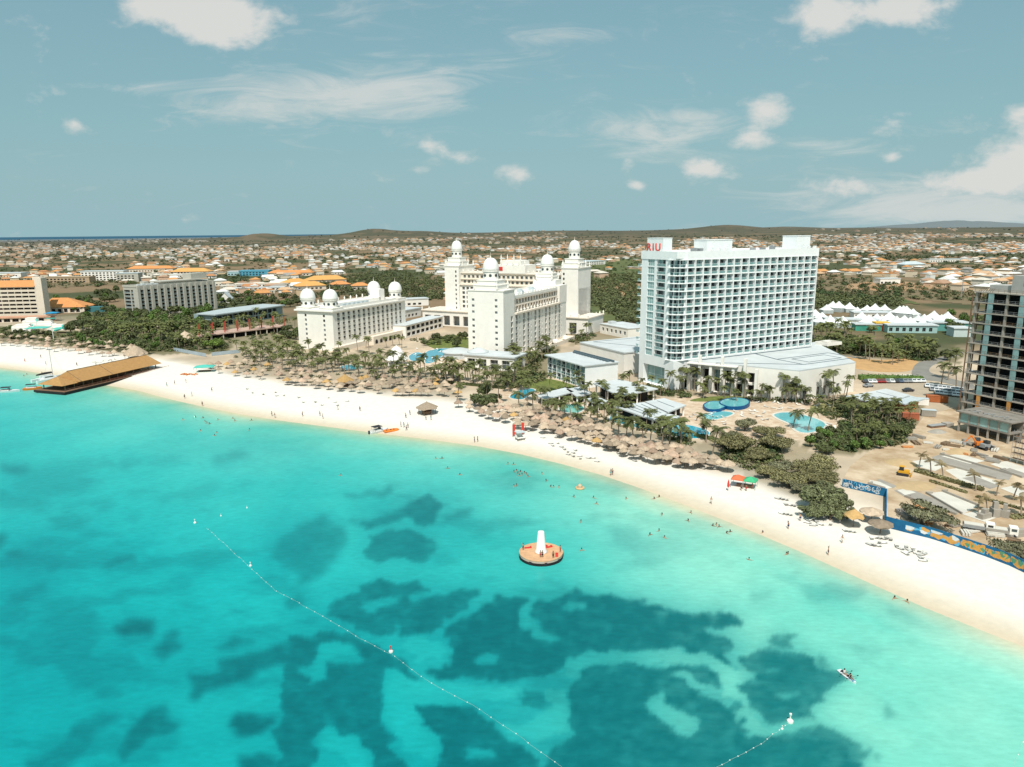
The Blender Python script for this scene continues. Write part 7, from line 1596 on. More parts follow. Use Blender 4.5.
tracks(t, 3.2, 2.2); b = MB(); b.box(-1.6, 1.1, -1.1, 1.1, .9, 1.9); b.build('body', ORM, t); b = MB(); b.box(-.2, 1.2, -1.1, -.1, 1.91, 2.9); b.build('cab', GLASS, t)
b = MB(); b.tube([(1.0, .4, 1.6), (2.6, .4, 3.8)], [.28, .2], 6); b.build('boom', ORM, t); b = MB(); b.tube([(2.6, .4, 3.8), (4.2, .4, 1.6)], [.2, .14], 6); b.build('arm', ORM, t); b = MB(); b.box(3.9, 4.7, 0, .8, .7, 1.6); b.build('bucket', METAL, t)
t = thing('loader', 'grey wheel loader standing right of the orange excavator', 'loader', at_z(986, 449.5, 2), .3)
b = MB(); b.box(-1.8, .6, -.9, .9, .8, 1.9); b.build('body', METAL, t); b = MB(); b.box(-.6, .6, -.75, .75, 1.91, 2.8); b.build('cab', GLASS, t); b = MB(); b.box(.61, 1.9, -.8, -.6, .9, 1.2); b.box(.61, 1.9, .6, .8, .9, 1.2); b.box(1.9, 2.5, -1.2, 1.2, .3, 1.2); b.build('bucket', CONC, t)
for x in (-1.2, 1.0):
    for y in (-1.0, 1.0): b = MB(); b.lathe([(.3, -.2), (.65, -.18), (.65, .18), (.3, .2)], 14); o = b.build('wheel', BLK, t, (x, y, .65)); o.rotation_euler = (PI / 2, 0, 0)
t = thing('material_stack', 'jumble of grey pipes and boards stacked at the site entrance', 'stack', at_z(936, 427, 2), .3); b = MB(); b.box(-3, 3, -1, 1, 0, .5); b.build('pallet', WOODP, t)
for k in range(5): b = MB(); b.tube([(-3, -.8 + .4 * k, .75), (3, -.8 + .4 * k, .75)], .2, 7); b.build('pipe', METAL, t)
b = MB(); b.box(3.4, 6.4, -1.2, 1.2, 0, 1.1); b.build('crate', CONC, t)
for i, (x, y, L_, h_, m_, lb) in enumerate([(936.5, 402, 7.2, 2.5, mat('rust_container', (.42, .13, .045), .8, var=.2, scale=.5), 'rust orange shipping container beside the car park'), (910, 419.5, 5.2, 2.3, mat('red_brown_container', (.40, .12, .06), .8, var=.2, scale=.5), 'red brown container at the edge of the palm thicket'), (922, 405, 4.0, 2.6, WHITE, 'white site cabin left of the rust orange container'), (928, 416, 4.6, 2.3, SLABG, 'grey site cabin on the dusty track')]):
    t = thing('container' if i < 2 else 'site_cabin', lb, 'container' if i < 2 else 'cabin', at_z(x, y, 2), rad(-20)); b = MB(); b.box(-L_ / 2, L_ / 2, -1.2, 1.2, .12, h_)
    for k in range(int(L_ / .6)): b.box(-L_ / 2 + .6 * k, -L_ / 2 + .6 * k + .25, -1.26, -1.203, .2, h_ - .1)
    b.build('body', m_, t); b = MB(); b.box(-L_ / 2 - .05, L_ / 2 + .05, -1.28, 1.28, h_ + .003, h_ + .1); b.build('roof', m_ if i < 2 else ROOFG, t); b = MB(); b.box(L_ / 2 + .003, L_ / 2 + .06, -1.0, 1.0, .3, h_ - .2); b.build('door', METAL, t)
def truck(label, px, py, rz, m_):
    t = thing('flatbed_truck', label, 'truck', at_z(px, py, 2), rz); b = MB(); b.box(-3, 1.2, -1.05, 1.05, .8, 1.05); b.box(-3, 1.2, -1.05, -.98, 1.05, 1.5); b.box(-3, 1.2, .98, 1.05, 1.05, 1.5); b.build('bed', m_, t)
    b = MB(); b.box(1.3, 2.9, -1.0, 1.0, .6, 2.3); b.build('cab', WHITE, t); b = MB(); b.box(2.903, 2.93, -.9, .9, 1.5, 2.15); b.box(1.6, 2.6, -1.02, -1.003, 1.5, 2.1); b.build('windscreen', GLASS, t); b = MB(); b.box(-2.8, 1.0, -.9, .9, 1.06, 1.6); b.build('load', SLAB, t)
    for x in (-2.2, 2.1):
        for y in (-.95, .95): b = MB(); b.lathe([(.2, -.14), (.45, -.13), (.45, .13), (.2, .14)], 12); o = b.build('wheel', BLK, t, (x, y, .45)); o.rotation_euler = (PI / 2, 0, 0)
truck('white flatbed truck with pale load inside the painted wall', 978, 531, -.5, METAL); truck('flatbed truck right of the white one, loaded with slabs', 1001, 535, -.45, SLABG)
for i, (x, y, w_, h_) in enumerate([(984, 518, 1.6, 2.3), (994, 516, 1.1, 3.6), (1004, 517, 1.0, 3.2), (1019, 536, 3.2, 1.6)]):
    b = MB(); b.box(-w_, w_, -.7, .7, 0, h_ * .55); b.box(-w_ * .4, w_ * .4, -.5, .5, h_ * .551, h_)
    tag(b.build('concrete_stub', CONC, None, at_z(x, y, 2), .4 + i), ['grey block pile behind the white flatbed truck', 'tall bare concrete stub beside the site palms', 'right hand bare concrete stub of the pair by the palms', 'low concrete block at the right edge behind the trucks'][i], 'concrete block')
# painted wall
BLUEW = mat('painted_blue_wall', (.015, .17, .33), .8, var=.3, scale=.5, col2=(.01, .09, .20)); PORG = mat('mural_orange', (.62, .32, .08), .8, var=.15, scale=1); PWHT = mat('mural_white', (.66, .68, .68), .8, var=.1, scale=1); PLBL = mat('mural_light_blue', (.10, .42, .66), .8, var=.1, scale=1); PGRN = mat('mural_green', (.10, .28, .16), .8, var=.2, scale=.8)
WALLP = [(842, 486.5), (886, 496.8), (885.5, 526)]; WALLQ = [(885.5, 526), (905, 531.2), (930, 537.5), (960, 547), (985, 555.5), (1010, 565), (1024, 571.5), (1060, 586)]
def wall_run(t, P_, h, ofs):
    for i in range(len(P_) - 1):
        d = P_[i + 1] - P_[i]; L_ = d.length; b = MB(); b.box(0, L_ - .01, -.1, .06, -.2, h); b.box(0, L_ - .01, -.12, .07, h + .003, h + .06); b.build('wall_panel', BLUEW, t, P_[i] - ofs, math.atan2(d.y, d.x))
def blob_letter(b, x, z, w_, h, r, z_off):
    """graffiti style letter: thick strokes inside a w x h cell on the sea face of the wall"""
    kind = r.randrange(5); th = .24 * h; y = -.104 - z_off
    def st(x0, z0, x1, z1, k=[0]):
        d = Vector((x1 - x0, 0, z1 - z0)); n = Vector((-d.z, 0, d.x)).normalized() * th * .5; k[0] += 1; yy_ = y - .002 * (k[0] % 5)
        b.face([(x0 - n.x, yy_, z0 - n.z), (x1 - n.x, yy_, z1 - n.z), (x1 + n.x, yy_, z1 + n.z), (x0 + n.x, yy_, z0 + n.z)])
    if kind == 0: st(x, z, x + w_ * .4, z + h); st(x + w_ * .4, z + h, x + w_ * .8, z); st(x + w_ * .2, z + h * .4, x + w_ * .65, z + h * .4)
    elif kind == 1: st(x + .1, z, x + .1, z + h); st(x, z + h, x + w_ * .7, z + h * .9); st(x + w_ * .7, z + h * .9, x + w_ * .1, z + h * .5); st(x + w_ * .2, z + h * .5, x + w_ * .8, z)
    elif kind == 2: st(x + .1, z, x + .1, z + h); st(x, z + .1, x + w_ * .7, z + .1); st(x + w_ * .7, z, x + w_ * .7, z + h)
    elif kind == 3: st(x + .1, z, x + .1, z + h); st(x, z + h, x + w_ * .75, z + h); st(x, z + h * .5, x + w_ * .6, z + h * .5); st(x, z + .05, x + w_ * .75, z + .05)
    else: st(x, z + h * .9, x + w_ * .7, z + h); st(x + w_ * .7, z + h, x + w_ * .1, z + .1); st(x, z + .1, x + w_ * .8, z + .05)
for nm, WPX, lb, mode in (('painted_wall', WALLP, 'blue painted site wall with white graffiti lettering, the inland end', 0), ('painted_wall', WALLQ, 'blue mural wall with orange shapes along the back of the sand', 1)):
    P_ = [at_z(x, y, 2) for x, y in WPX]; t = thing(nm, lb, 'wall', P_[0]); wall_run(t, P_, 2.1 if mode == 0 else 2.28, P_[0])
    r = random.Random(9)
    for i in range(len(P_) - 1):
        d = P_[i + 1] - P_[i]; L_ = d.length; rz_ = math.atan2(d.y, d.x)
        if mode == 0 and i == 0:
            b = MB(); x = .5
            mb2 = MB(); k2 = 0
            for k2 in range(46):      # white graffiti: rounded overlapping loops and strokes, denser at the inland end
                u = r.random() ** 1.25; cx_ = .5 + u * (L_ - 1.2); cz_ = r.uniform(.45, 1.75) if u < .45 else r.uniform(.7, 1.7); R1 = r.uniform(.22, .48); a0_, a1_ = r.uniform(0, 6.28), r.uniform(2.0, 5.5); yy_ = -.106 - .0015 * k2; tk = r.uniform(.10, .2); tgt = mb2 if k2 % 4 == 3 else b
                for q in range(7):
                    s0, s1 = a0_ + a1_ * q / 7, a0_ + a1_ * (q + 1) / 7
                    tgt.face([(cx_ + (R1 + o_) * math.cos(s_) * .9, yy_, cz_ + (R1 + o_) * math.sin(s_) * 1.1) for o_, s_ in ((0, s0), (0, s1), (tk, s1), (tk, s0))])
            b.build('lettering', PWHT, t, P_[i] - P_[0], rz_); mb2.build('mural', PLBL, t, P_[i] - P_[0], rz_)
        if mode == 1 and i >= 1:
            for m_, n_, zz in ((PLBL, 4, .003), (PORG, 5 if i >= 2 else 2, .02), (PWHT if i < 3 else PGRN, 2, .04)):
                b = MB()
                for k in range(n_):
                    cx_, cz_ = L_ * (k + r.uniform(.2, .8)) / n_, r.uniform(.8, 1.6); rx_, rz2 = r.uniform(.5, 1.3), r.uniform(.35, .75); m2 = 11
                    b.face([(max(.05, min(L_ - .05, cx_ + rx_ * (1 + .35 * math.sin(3 * a + k)) * math.cos(a))), -.104 - zz - .002 * k, max(.05, min(2.25, cz_ + rz2 * (1 + .3 * math.cos(2 * a + k)) * math.sin(a)))) for a in [2 * PI * q / m2 for q in range(m2)]])
                b.build('mural', m_, t, P_[i] - P_[0], rz_)
            if i in (3, 4):
                b = MB(); x = .4
                while x < L_ - 1.4: blob_letter(b, x, .5, 1.2, 1.3, r, .055); x += 1.5
                b.build('mural', PORG, t, P_[i] - P_[0], rz_)
# ------------------------------------------------------------------ tents and pavilions behind the grove
TENTW = mat('white_tent_canvas', (.80, .80, .78), .8, var=.04, scale=.4)
def peak_tent(w_, h):
    t = thing('peaked_tent', 'tent', 'tent'); n = 8; b = MB()
    rows_ = [(1, 0), (.72, .16), (.45, .40), (.2, .72), (.04, 1.0)]; vs = []
    for q, z in rows_:
        for a, c in ((-1, -1), (0, -.92), (1, -1), (.92, 0), (1, 1), (0, .92), (-1, 1), (-.92, 0)): vs.append((w_ / 2 * q * a, w_ / 2 * q * c, 3.0 + h * z))
    b.poly(vs, [(j * 8 + k, j * 8 + (k + 1) % 8, (j + 1) * 8 + (k + 1) % 8, (j + 1) * 8 + k) for j in range(4) for k in range(8)] + [tuple(32 + k for k in range(8))]); b.build('canopy', TENTW, t)
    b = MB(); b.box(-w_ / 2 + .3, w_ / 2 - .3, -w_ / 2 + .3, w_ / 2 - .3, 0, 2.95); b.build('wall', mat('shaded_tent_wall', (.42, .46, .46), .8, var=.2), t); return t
TENT = peak_tent(9.5, 4.6)
zt = lambda x, y: (x / 5.115 + 800, y / 5.115 + 290)
for i, (x, y) in enumerate([(133, 118), (165, 104), (195, 110), (250, 112), (340, 118), (380, 120), (430, 118), (505, 135), (540, 140), (525, 125), (390, 172), (460, 172), (630, 180), (680, 165), (720, 172), (95, 180), (215, 190), (75, 150), (490, 190), (575, 140), (110, 160), (290, 130), (310, 175), (345, 185), (420, 195), (530, 178), (560, 195), (600, 175), (650, 200), (700, 195), (750, 170), (770, 190), (455, 160), (150, 190)]):
    first_or_copy(TENT, USED, at_z(*zt(x, y), 2.0), .3 * (i % 3), RND.uniform(.85, 1.15), 'white peaked tent in the encampment behind the palm grove', 'white peaked tents behind the palm grove')
for i, (x, y, L_, W_, h_, wm, lb) in enumerate([(912, 333, 30, 12, 4.6, mat('aqua_wall', (.36, .52, .50), .8, var=.12), 'low aqua walled hall in front of the white tents'), (950, 331, 24, 12, 5, mat('teal_green_wall', (.12, .33, .30), .8, var=.12), 'low white roofed hall with teal green wall, right of the tents'), (853, 326, 34, 12, 4, WHITE, 'low white hall among the left tents'), (872, 318, 26, 10, 3.6, WHITE, 'white hall behind the tents'), (962, 337, 10, 10, 5, mat('pale_aqua_wall', (.55, .62, .60), .8), 'pale block at the right end of the tent row'), (868, 331, 16, 8, 4, mat('green_playground', (.06, .30, .22), .7, var=.3), 'green play structure in front of the tents'), (882, 331, 8, 6, 5, ORF, 'small orange play structure between the palms and tents')]):
    t = thing('low_hall' if i < 5 else 'play_structure', lb, 'building' if i < 5 else 'play structure', at_z(x, y, 2), rad(-8)); b = MB(); facade(b, t, (-L_ / 2, 0), (1, 0), L_, 0, h_, [(1 + 4 * k, 3 + 4 * k, 1, h_ - 1.2, 'dark', .4) for k in range(int((L_ - 2) / 4))] if i in (0, 2, 3) else []); b.box(-L_ / 2, L_ / 2, .41, W_, 0, h_, skip='f'); b.build('wall', wm, t)
    b = MB(); b.box(-L_ / 2 - .5, L_ / 2 + .5, -.6, W_ + .5, h_, h_ + .7); b.build('roof', ROOFW if i != 6 else YLF, t)
# ------------------------------------------------------------------ parked cars
CARP = mat('car_paint', (.5, .5, .5), .3, objcol=True, var=.03, spec=.5)
def car_proto():
    t = thing('parked_car', 'car', 'car')
    prof = [(-2.15, .45), (-2.2, .75), (-1.95, .95), (-1.35, 1.0), (-.75, 1.42), (.55, 1.45), (1.15, .98), (1.95, .86), (2.2, .62), (2.15, .40)]
    vs = []; n = len(prof)
    for s in (-1, 1): vs += [(x, s * (.86 if z < 1.05 else .68), z) for x, z in prof]
    b = MB(); b.poly(vs, [(k, (k + 1) % n, n + (k + 1) % n, n + k) for k in range(n)] + [tuple(reversed(range(n))), tuple(range(n, 2 * n))]); b.build('body', CARP, t)
    b = MB()
    for s in (-1, 1): b.face([(-1.15, s * .80, 1.04), (.95, s * .80, 1.04), (.48, s * .70, 1.38), (-.72, s * .70, 1.36)])
    b.build('side_window', GLASS, t)
    b = MB(); b.face([(1.11, -.64, 1.03), (1.11, .64, 1.03), (.60, .60, 1.43), (.60, -.60, 1.43)]); b.build('windscreen', GLASS, t)
    b = MB(); b.face([(-1.33, -.62, 1.03), (-.80, -.60, 1.41), (-.80, .60, 1.41), (-1.33, .62, 1.03)]); b.build('rear_window', GLASS, t)
    for x in (-1.35, 1.35):
        for y in (-.84, .84): b = MB(); b.lathe([(.2, -.1), (.33, -.1), (.33, .1), (.2, .1)], 12); o = b.build('wheel', BLK, t, (x, y, .33)); o.rotation_euler = (PI / 2, 0, 0)
    return t
CAR = car_proto(); CARCOL = [((.72, .72, .72), 'white'), ((.30, .31, .32), 'silver grey'), ((.05, .05, .055), 'black'), ((.30, .03, .03), 'dark red'), ((.10, .13, .20), 'blue')]
def car(px, py, rz, where, ci):
    col_, nm = CARCOL[ci]; o = first_or_copy(CAR, USED, at_z(px, py, 2.012), rz, 1.08, nm + ' car parked ' + where, nm + ' cars ' + where)
    for k in o.children:
        if k.name.startswith('body'): k.color = (*col_, 1)
for i, ci in enumerate([2, 0, 0, 3, 3, 1, 0, 2, 4, 1, 1, 0, 0, 0]): car(865 + 4.4 * i, 382.6 - .05 * i, 1.35, 'in the row below the green hedge', ci)
for r_ in range(3):
    for i in range(9 - r_): car(927 + 4.2 * i + 5 * r_, 387.0 + r_ * 3.4 + .5 * i, 1.1, 'in the packed lot left of the open tower', RND.choice([0, 0, 1, 2, 4, 0]))
car(908, 391.5, .2, 'alone on the open gravel of the lot', 2); car(868, 387, .4, 'alone beside the podium corner', 1)
car(970, 373, .9, 'on the access road bend', 0)
# ------------------------------------------------------------------ the town behind
ROOFC = [((.58, .28, .11), 'orange tiled'), ((.47, .22, .105), 'terracotta tiled'), ((.62, .56, .48), 'cream'), ((.70, .69, .66), 'white'), ((.33, .30, .27), 'grey'), ((.58, .38, .235), 'pale orange'), ((.42, .26, .17), 'brown')]
WALLC = [(.76, .70, .60), (.78, .76, .72), (.70, .52, .34), (.72, .60, .46), (.62, .42, .30)]
HW = mat('house_wall', (.7, .6, .5), .9, objcol=True, var=.08, scale=.3); HR = mat('house_roof', (.6, .3, .1), .9, objcol=True, var=.14, scale=.5)
def house_proto(k):
    L_, W_, H_, rise = [(13, 9, 3.2, 2.4), (16, 11, 3.4, 3.0), (12, 12, 6.0, 2.2), (18, 9, 3.2, 2.2), (15, 12, 3.6, .5), (11, 8, 6.2, .5)][k]
    t = thing('town_house', 'house', 'house'); b = MB(); b.box(-L_ / 2, L_ / 2, -W_ / 2, W_ / 2, -1, H_)
    if k in (1, 3): b.box(L_ / 2 + .003, L_ / 2 + 4, -W_ / 4, W_ / 4, -1, H_ - .4)
    b.build('wall', HW, t); b = MB()
    if rise > 1: hip(b, -L_ / 2 - .7, L_ / 2 + .7, -W_ / 2 - .7, W_ / 2 + .7, H_, H_ + rise, W_ / 2 * (.9 if k != 1 else .25))
    else: b.box(-L_ / 2 - .2, L_ / 2 + .2, -W_ / 2 - .2, W_ / 2 + .2, H_, H_ + rise); b.box(-2, 1, -2, 1, H_ + rise + .003, H_ + rise + 1.5)
    b.build('roof', HR, t)
    b = MB(); b.box(-1.2, 0, -W_ / 2 - .05, -W_ / 2 - .003, -.2, 2.2); b.build('door', GLASS, t)
    for x in (-L_ * .34, L_ * .2, L_ * .36): b = MB(); b.box(x - .8, x + .8, -W_ / 2 - .05, -W_ / 2 - .003, .9, 2.3); b.build('window', GLASS, t)
    return t
HOUSES = [house_proto(k) for k in range(6)]
NOHOUSE = [[(314, 304), (330, 280), (352, 274), (400, 270), (448, 276), (450, 304)], [(583, 330), (584, 286), (610, 276), (642, 270), (642, 330)], [(640, 330), (640, 282), (810, 283), (815, 276), (860, 275), (905, 281), (975, 294), (1000, 300), (1000, 330), (810, 330)],
           [(-60, 285), (46, 280), (52, 283), (110, 275), (124, 284), (220, 280), (220, 330), (-60, 330)], [(300, 296), (298, 276), (350, 274), (352, 290), (320, 298)], [(214, 298), (300, 294), (300, 330), (214, 330)], [(80, 262), (125, 262), (125, 282), (80, 282)], [(222, 262), (268, 262), (268, 280), (222, 280)], [(350, 224), (425, 224), (425, 240), (350, 237)], [(225, 226), (320, 226), (310, 238), (225, 238)]]
r = np.random.RandomState(21)
def town_points(n, y0, y1, power=1.0):
    o = np.zeros((0, 2))
    while len(o) < n:
        c = np.stack([r.uniform(-70, 1100, n), y0 + (y1 - y0) * r.rand(n) ** power], 1)
        ok = np.ones(len(c), bool)
        for poly in NOHOUSE: ok &= ~inpoly(c[:, 0], c[:, 1], poly)
        dens = fbm(c[:, 0] / 60., c[:, 1] / 5.0, 77, 3); ok &= dens > (.43 + .06 * (c[:, 1] < 246) + .05 * ((c[:, 0] > 560) & (c[:, 1] > 262)))
        # the skyline rises on the right
        ok &= c[:, 1] > np.interp(c[:, 0], [0, 230, 330, 420, 640, 760, 1024], [240.5, 240, 234.5, 234.5, 233.5, 230.8, 229.5])
        o = np.concatenate([o, c[ok]])
    return o[:n]
cand = town_points(3000, 236, 300, .9); gp = ground_many(cand); order = np.argsort(gp[:, 1]); keepi = []; cell = {}
for i in order:
    x, y = gp[i, 0], gp[i, 1]; c_ = (int(x // 22), int(y // 26))
    if any((c_[0] + a, c_[1] + b_) in cell and (cell[(c_[0] + a, c_[1] + b_)][0] - x) ** 2 + (cell[(c_[0] + a, c_[1] + b_)][1] - y) ** 2 < 480 for a in (-1, 0, 1) for b_ in (-1, 0, 1)): continue
    cell[c_] = (x, y); keepi.append(i)
    if len(keepi) >= 285: break
lim = gp[keepi[-1], 1]
AREA = lambda px: 'behind the far left hotels' if px < 225 else ('behind the four domed wing' if px < 440 else ('behind the domed towers' if px < 640 else ('behind the glazed slab hotel' if px < 815 else 'behind the white tents')))
for i in keepi:
    k = RND.choices(range(6), [5, 4, 2, 4, 3, 2])[0]; ci = RND.choices(range(7), [20, 10, 16, 22, 12, 12, 6])[0]; col_, nm = ROOFC[ci]; wc = RND.choice(WALLC)
    lb = ('two storey' if k in (2, 5) else 'low') + ' town house with ' + nm + (' flat' if k >= 4 else ' hipped') + ' roof ' + AREA(cand[i, 0])
    o = first_or_copy(HOUSES[k], USED, Vector(gp[i]), rad(25) + RND.choice([0, PI / 2, .2, PI]), RND.uniform(.85, 1.25), lb, lb.replace('house', 'houses'))
    o['label'] = lb
    for ch in o.children:
        if ch.name.startswith('roof'): ch.color = (*col_, 1)
        elif ch.name.startswith('wall'): ch.color = (*wc, 1)
# everything farther: the town as one mass
cand = np.concatenate([town_points(1700, 236, 285, .85), town_points(2600, 229.5, 256, .85)]); gp = ground_many(cand); gp = gp[gp[:, 1] > lim]; n = len(gp)
Dh_ = np.hypot(gp[:, 0], gp[:, 1]); grow = np.clip(Dh_ / 2600., 1.0, 1.9)
Lx = r.uniform(9, 17, n) * grow; Wy = r.uniform(7, 12, n) * grow; Hz = r.choice([3.0, 3.2, 6.0, 3.4], n) * (.8 + .25 * grow); rise = np.where(r.rand(n) < .62, r.uniform(1.6, 2.8, n), .4) * grow ** .5; th = rad(25) + r.choice([0, PI / 2], n) + r.uniform(-.15, .15, n)
def rot(x, y): return gp[:, 0] + x * np.cos(th) - y * np.sin(th), gp[:, 1] + x * np.sin(th) + y * np.cos(th)
VV = np.zeros((n, 14, 3)); k = 0
for z in (-3 * np.ones(n), Hz):
    for a, b_ in ((-1, -1), (1, -1), (1, 1), (-1, 1)):
        VV[:, k, 0], VV[:, k, 1] = rot(a * Lx / 2, b_ * Wy / 2); VV[:, k, 2] = gp[:, 2] + z; k += 1
for a, b_ in ((-1, -1), (1, -1), (1, 1), (-1, 1)):
    VV[:, k, 0], VV[:, k, 1] = rot(a * (Lx / 2 + .6), b_ * (Wy / 2 + .6)); VV[:, k, 2] = gp[:, 2] + Hz + .01; k += 1
for a in (-1, 1):
    VV[:, k, 0], VV[:, k, 1] = rot(a * (Lx / 2 - Wy * .42), 0 * Lx); VV[:, k, 2] = gp[:, 2] + Hz + rise; k += 1
T = np.array([(0, 1, 5, 4), (1, 2, 6, 5), (2, 3, 7, 6), (3, 0, 4, 7), (8, 9, 13, 12), (10, 11, 12, 13), (9, 10, 13, 13), (11, 8, 12, 12)])
quads = (np.arange(n)[:, None, None] * 14 + T[None, :6]).reshape(-1, 4); tris = (np.arange(n)[:, None, None] * 14 + np.array([(9, 10, 13), (11, 8, 12)])[None]).reshape(-1, 3)
rc = np.array([c for c, _ in ROOFC])[r.choice(7, n, p=[.19, .12, .16, .20, .13, .14, .06])]; wc = np.array(WALLC)[r.choice(5, n)]
fade = np.clip((Dh_ - 1500) / 5500., 0, .72)[:, None]; haze_col = np.array([.25, .215, .175]); rc = rc * (1 - fade) + haze_col * fade; wc = wc * (1 - fade) + haze_col * 1.15 * fade  # aerial haze put into roof and wall colours, stronger with distance
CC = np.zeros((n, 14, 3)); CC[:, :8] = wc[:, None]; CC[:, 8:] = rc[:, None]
FARM = mat('distant_houses', (.5, .4, .3), .9, attr='tint', var=.06, scale=.05)
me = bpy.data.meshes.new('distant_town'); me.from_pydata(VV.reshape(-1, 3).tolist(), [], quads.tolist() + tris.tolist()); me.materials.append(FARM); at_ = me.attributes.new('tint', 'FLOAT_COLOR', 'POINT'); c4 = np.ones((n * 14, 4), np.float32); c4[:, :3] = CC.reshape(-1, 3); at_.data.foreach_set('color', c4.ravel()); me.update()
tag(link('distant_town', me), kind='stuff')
# scrub and trees between the houses, one mass
pts_ = np.concatenate([px_scatter([(-80, 236), (1100, 233), (1100, 330), (960, 312), (815, 296), (640, 300), (300, 300), (-80, 292)], 7000, 5), px_scatter([(-80, 238), (230, 238), (420, 233), (1100, 230), (1100, 262), (-80, 262)], 5200, 6)])
g = ground_many(pts_); dn = fbm(g[:, 0] / 120., g[:, 1] / 260., 91, 3); g = g[dn > .40]; Dg = np.hypot(g[:, 0], g[:, 1]); rs_ = np.random.RandomState(4).uniform(1.6, 4.4, (len(g), 1)) * np.clip(Dg / 2600, 1, 2.1)[:, None]
R3 = rs_ * np.array([[1.15, 1.15, .62]]); g[:, 2] += R3[:, 2] * .7
near_ = Dg < 1700
SCRUB = mat('scrub_leaves', (.10, .10, .05), .85, var=.2, scale=.1, attr='tint', island=.4)
outV, outQ, outC, base_i = [], [], [], 0
for msk, nq in ((near_, 46), (~near_, 14)):
    V, q = leaf_cloud(g[msk], R3[msk], nq, (rs_[msk, 0] * (.26 if nq > 20 else .5)), 14); outV.append(V); outQ.append(q + base_i); base_i += len(V)
    cc = np.array([[.065, .09, .032], [.045, .075, .025], [.115, .108, .05], [.075, .086, .036]])[np.random.RandomState(9).randint(0, 4, msk.sum())]; fd = np.clip((Dg[msk] - 1500) / 6000., 0, .72)[:, None]; cc = cc * (1 - fd) + np.array([.125, .13, .125]) * fd  # leaf colours fade to grey with distance, imitating haze
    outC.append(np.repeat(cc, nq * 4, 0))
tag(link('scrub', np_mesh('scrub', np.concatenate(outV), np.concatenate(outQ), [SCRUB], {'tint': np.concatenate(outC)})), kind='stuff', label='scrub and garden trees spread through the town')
# larger buildings of the town
def town_block(label, px, py, L_, W_, H_, wallm, roofm, rz=.4, kind='flat', name='town_building', wins=True):
    p = G(px, py); t = thing(name, label, 'building', p, rz); b = MB(); nwin = int((L_ - 2) / 5)
    facade(b, t, (-L_ / 2, 0), (1, 0), L_, -1, H_, [(1.2 + 5 * k, 4 + 5 * k, 1 + 3.2 * j, 2.9 + 3.2 * j, 'dark', .5) for k in range(nwin) for j in range(max(1, int(H_ / 3.3)))] if wins else []); b.box(-L_ / 2, L_ / 2, .51, W_, -1, H_, skip='f'); b.build('wall', wallm, t); b = MB()
    if kind == 'hip': hip(b, -L_ / 2 - 1, L_ / 2 + 1, -1, W_ + 1, H_, H_ + W_ * .22, W_ * .5)
    else: b.box(-L_ / 2 - .4, L_ / 2 + .4, -.4, W_ + .4, H_, H_ + .8)
    b.build('roof', roofm, t)
OR2 = mat('bright_orange_tiles', (.66, .34, .11), .9, var=.12, scale=.3); BRN = mat('tan_wall', (.44, .33, .22), .9, var=.1); BLU = mat('blue_shop_wall', (.10, .34, .46), .8, var=.1); GRR = mat('green_roof', (.04, .36, .20), .7)
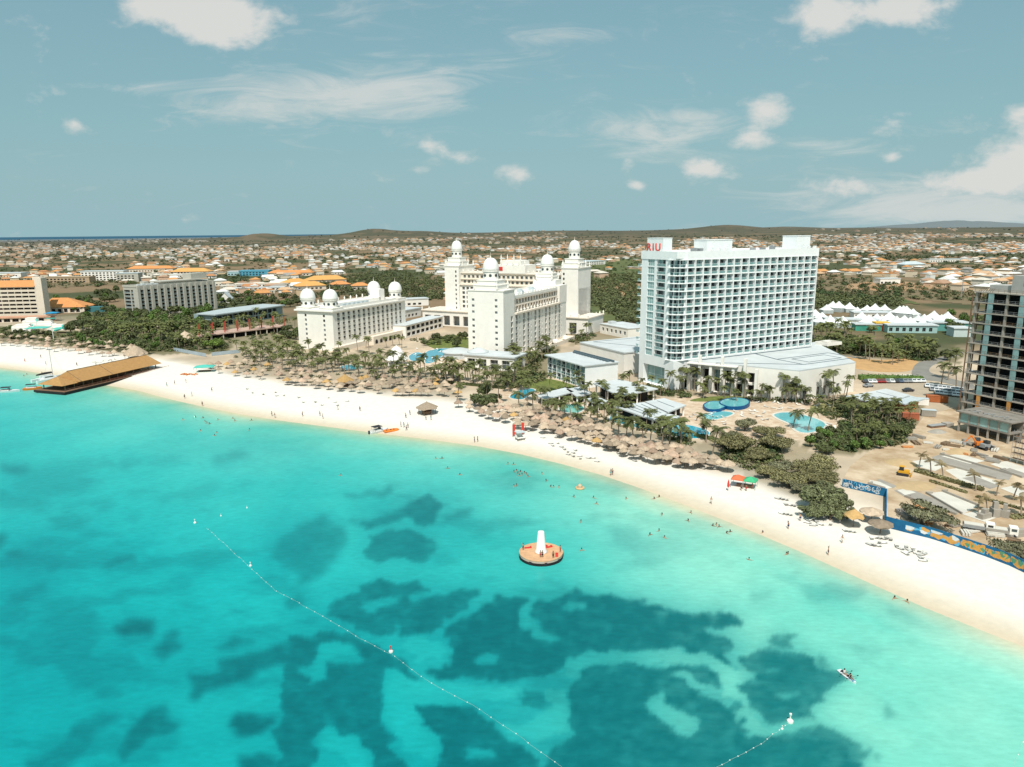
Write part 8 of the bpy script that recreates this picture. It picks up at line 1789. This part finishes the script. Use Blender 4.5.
for a in [('large orange roofed villa block nearest the four domed wing', 312, 290, 34, 22, 5, CREAM, OR2, .5, 'hip'), ('long orange roofed villa block behind the four domed wing', 327, 283.5, 52, 24, 5, CREAM, OR2, .4, 'hip'), ('second orange roofed block left of the villas', 300, 286, 30, 20, 5, CREAM, OR2, .9, 'hip'), ('salmon roofed house right of the orange villas', 361, 290, 20, 16, 5, CREAM, TERRA, .3, 'hip'), ('orange roofed block among the villas', 342, 288, 22, 18, 4.5, CREAM, TERRA, .5, 'hip'),
          ('bright blue shop building in the town', 254, 276, 46, 24, 8, BLU, BLU, .1, 'flat'), ('pale blue shed left of the bright blue shop', 237, 275.5, 30, 20, 6, mat('pale_blue_shop', (.40, .56, .60), .8), ROOFW, .1, 'flat'), ('long orange roofed row right of the blue shop', 290, 276, 70, 18, 5, CREAM, TERRA, .05, 'hip'), ('long cream market hall behind the grey hotel', 270, 287, 90, 14, 4, WHITE, CREAM, .1, 'flat'), ('low white hall in front of the market hall', 258, 291, 60, 10, 3.5, WHITE, ROOFW, .15, 'flat'),
          ('white apartment block with green roof patch', 103, 281, 60, 18, 14, WHITE, ROOFW, .1, 'flat'), ('grey apartment block right of the white apartments', 128, 282, 30, 16, 12, GREYW, ROOFG, .1, 'flat'), ('long tan warehouse behind the orange roofed hotel', 68, 283, 60, 18, 8, BRN, BRN, .05, 'flat'), ('white warehouse left of the tan one', 5, 277, 50, 24, 6, WHITE, ROOFW, .1, 'flat'), ('long pink roofed row in the town centre', 150, 272, 80, 22, 6, CREAM, TERRA, .1, 'hip'), ('orange roofed hall behind the grey hotel', 190, 276, 60, 24, 7, CREAM, OR2, .1, 'hip'),
          ('pale blue roofed shed right of the domed towers', 595, 265, 60, 40, 7, WHITE, ROOFG, .7, 'flat'), ('white house block behind the tents', 890, 284, 26, 14, 6, WHITE, ROOFW, .1, 'flat'), ('long white low school right of the slab hotel', 950, 262, 90, 18, 5, WHITE, ROOFW, .05, 'flat'), ('grey roofed hall in the right town', 915, 268, 40, 22, 6, CREAM, ROOFG, .2, 'hip'), ('low cream house right of the link gallery', 415, 306, 26, 12, 6, WHITE, ROOFW, .4, 'flat'), ('white hall behind the link gallery', 409, 318, 34, 14, 6, WHITE, ROOFW, 1.1, 'flat')]:
    town_block(*a)
t = thing('hilltop_dome', 'white domed building on the summit of the left hill', 'building', G(384, 232.8)); b = MB(); b.lathe([(70, -12), (70, 10)], 24); b.build('wall', DOME, t); b = MB(); b.lathe([(76, 10), (72, 15), (45, 23), (0, 27)], 24); b.build('dome', DOME, t, smooth=True)
b = MB(); b.tube([(0, 0, 0), (0, 0, 26)], [.5, .25], 6)
for z in (8, 14, 20): b.box(-2, 2, -.2, .2, z, z + .3)
tag(b.build('lattice_mast', METAL, None, G(961, 299)), 'slim grey mast in the dry field left of the open tower', 'mast')
